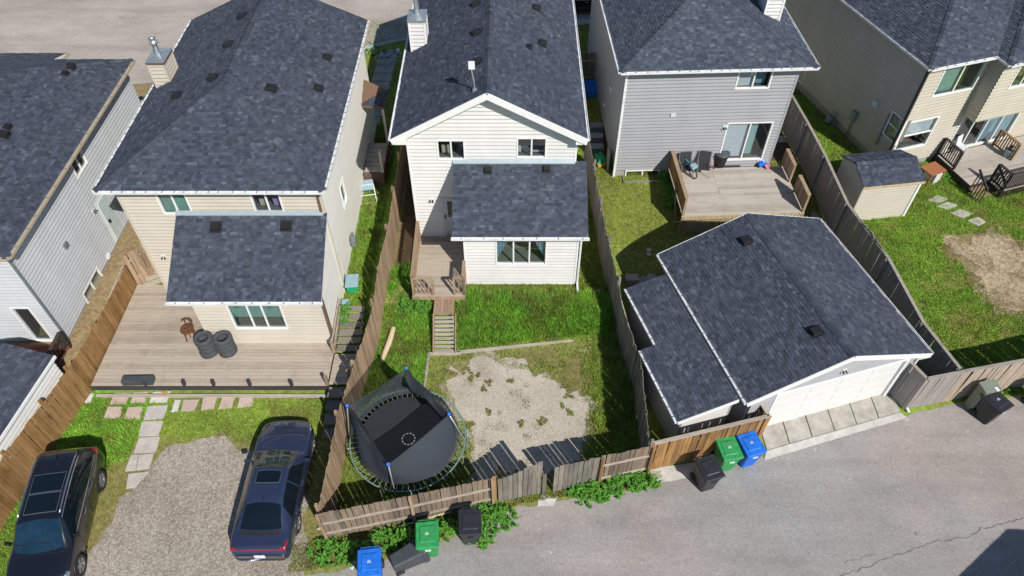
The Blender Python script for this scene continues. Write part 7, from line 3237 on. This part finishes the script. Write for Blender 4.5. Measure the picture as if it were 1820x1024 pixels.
# ------------------------------------------------------------------ leafy weeds
def weed(label, loc, sx, sy, h, n, name='weed_clump', tone=(0.11, 0.33, 0.045)):
    """clump of stems carrying many small leaves"""
    W_ = thing(name, label, 'plant', (loc[0], loc[1], loc[2]))
    m = MB()
    st = MB()
    for k in range(n):
        r = math.sqrt(random.random())
        a = random.uniform(0, 2 * PI)
        bx, by = r * sx * math.cos(a), r * sy * math.sin(a)
        hh = h * random.uniform(.45, 1.1) * (1 - .55 * r * r)
        tx, ty = bx + random.uniform(-.12, .12), by + random.uniform(-.12, .12)
        if k % 4 == 0:
            st.beam((bx * .9, by * .9, 0), (tx, ty, hh), .008, .008)
        for q in range(20):
            t = random.uniform(.25, 1.05)
            p = Vector((lerp(bx * .9, tx, t), lerp(by * .9, ty, t), hh * t))
            a2 = random.uniform(0, 2 * PI)
            ln = random.uniform(.035, .085)
            d = Vector((math.cos(a2), math.sin(a2), random.uniform(-.3, .5))) * ln
            s = Vector((-math.sin(a2), math.cos(a2), random.uniform(-.2, .2))) * ln * .38
            j = random.uniform(.6, 1.5)
            c = (tone[0] * j + random.uniform(0, .03), tone[1] * j, tone[2] * j)
            m.quad(p, p + d * .5 + s, p + d, p + d * .5 - s, c=c)
    m.build('leaves', MT['leaf'], W_)
    st.build('stems', MT['leaf'], W_)
    return W_


WD = [((868, 925), 1.0, .5, .6, 150, 'leafy green weeds right of the black bin by the alley fence'),
      ((855, 955), .5, .35, .45, 60, 'leafy weeds spilling onto the asphalt beside the black bin'),
      ((700, 962), .9, .4, .55, 110, 'leafy weeds behind the fallen grey bin'),
      ((790, 945), .5, .3, .5, 60, 'leafy weeds between the green and black bins'),
      ((600, 985), .9, .5, .4, 100, 'low weeds at the fence corner beside the navy car'),
      ((1052, 878), .75, .45, .5, 110, 'leafy weeds at the foot of the level gate'),
      ((1120, 860), .95, .35, .5, 120, 'leafy weeds below the fence next to the stained fence'),
      ((1085, 875), .4, .3, .4, 40, 'small leafy weed tuft between two larger clumps'),
      ((612, 560), .25, .5, .5, 60, 'leafy bush at the back corner of the cream house'),
      ((745, 548), .45, .35, .45, 70, 'leafy weeds at the left foot of the small deck'),
      ((722, 545), .3, .3, .35, 35, 'small weed left of the small deck'),
      ((1790, 690), .35, .2, .35, 35, 'dry weed behind the black bin by the tan fence'),
      ((1666, 318), .5, .35, .35, 60, 'weeds in front of the cabinet with the rust brown lid'),
      ((1180, 318), .3, .3, .4, 40, 'flowering weeds by the window well of the grey house'),
      ((1188, 350), .3, .8, .35, 60, 'shaded weeds along the left side of the square deck')]
for px, sx, sy, h, n, lab in WD:
    q = G(*px, .12)
    z = .1
    for _ in range(4):
        q = G(*px, z)
        z = TZ(q.x, q.y)
    weed(lab, (q.x, q.y, z), sx, sy, h, n)
# tufts growing through the gravel patch
TF = [(798, 660, 'nearest the trampoline pole'), (832, 660, 'at the upper left, first of a cluster'), (838, 672, 'at the upper left, second of a cluster'), (852, 668, 'at the upper left, third of a cluster'), (868, 683, 'left of the middle, upper of two'), (860, 692, 'left of the middle, lower of two'), (868, 735, 'alone at the centre left'), (930, 754, 'alone at the lower middle'), (963, 752, 'at the lower right, left of a pair'), (968, 747, 'at the lower right, right of a pair'), (1000, 722, 'at the right edge, lowest of three'), (1010, 705, 'at the right edge, middle of three'), (905, 678, 'alone at the upper middle'), (1015, 735, 'at the right rim beside the dry grass'), (1006, 688, 'at the right edge, highest of three'), (836, 757, 'at the left rim beside the trampoline')]
for x, y, where in TF:
    q = G(x, y, .1)
    s = random.uniform(.7, 1.2)
    weed('small weed tuft in the pale gravel patch, ' + where, (q.x, q.y, .1), .09 * s, .07 * s, .07, 5, 'weed_tuft', (0.19, 0.21, 0.07))['group'] = 'weed tufts in the gravel patch'
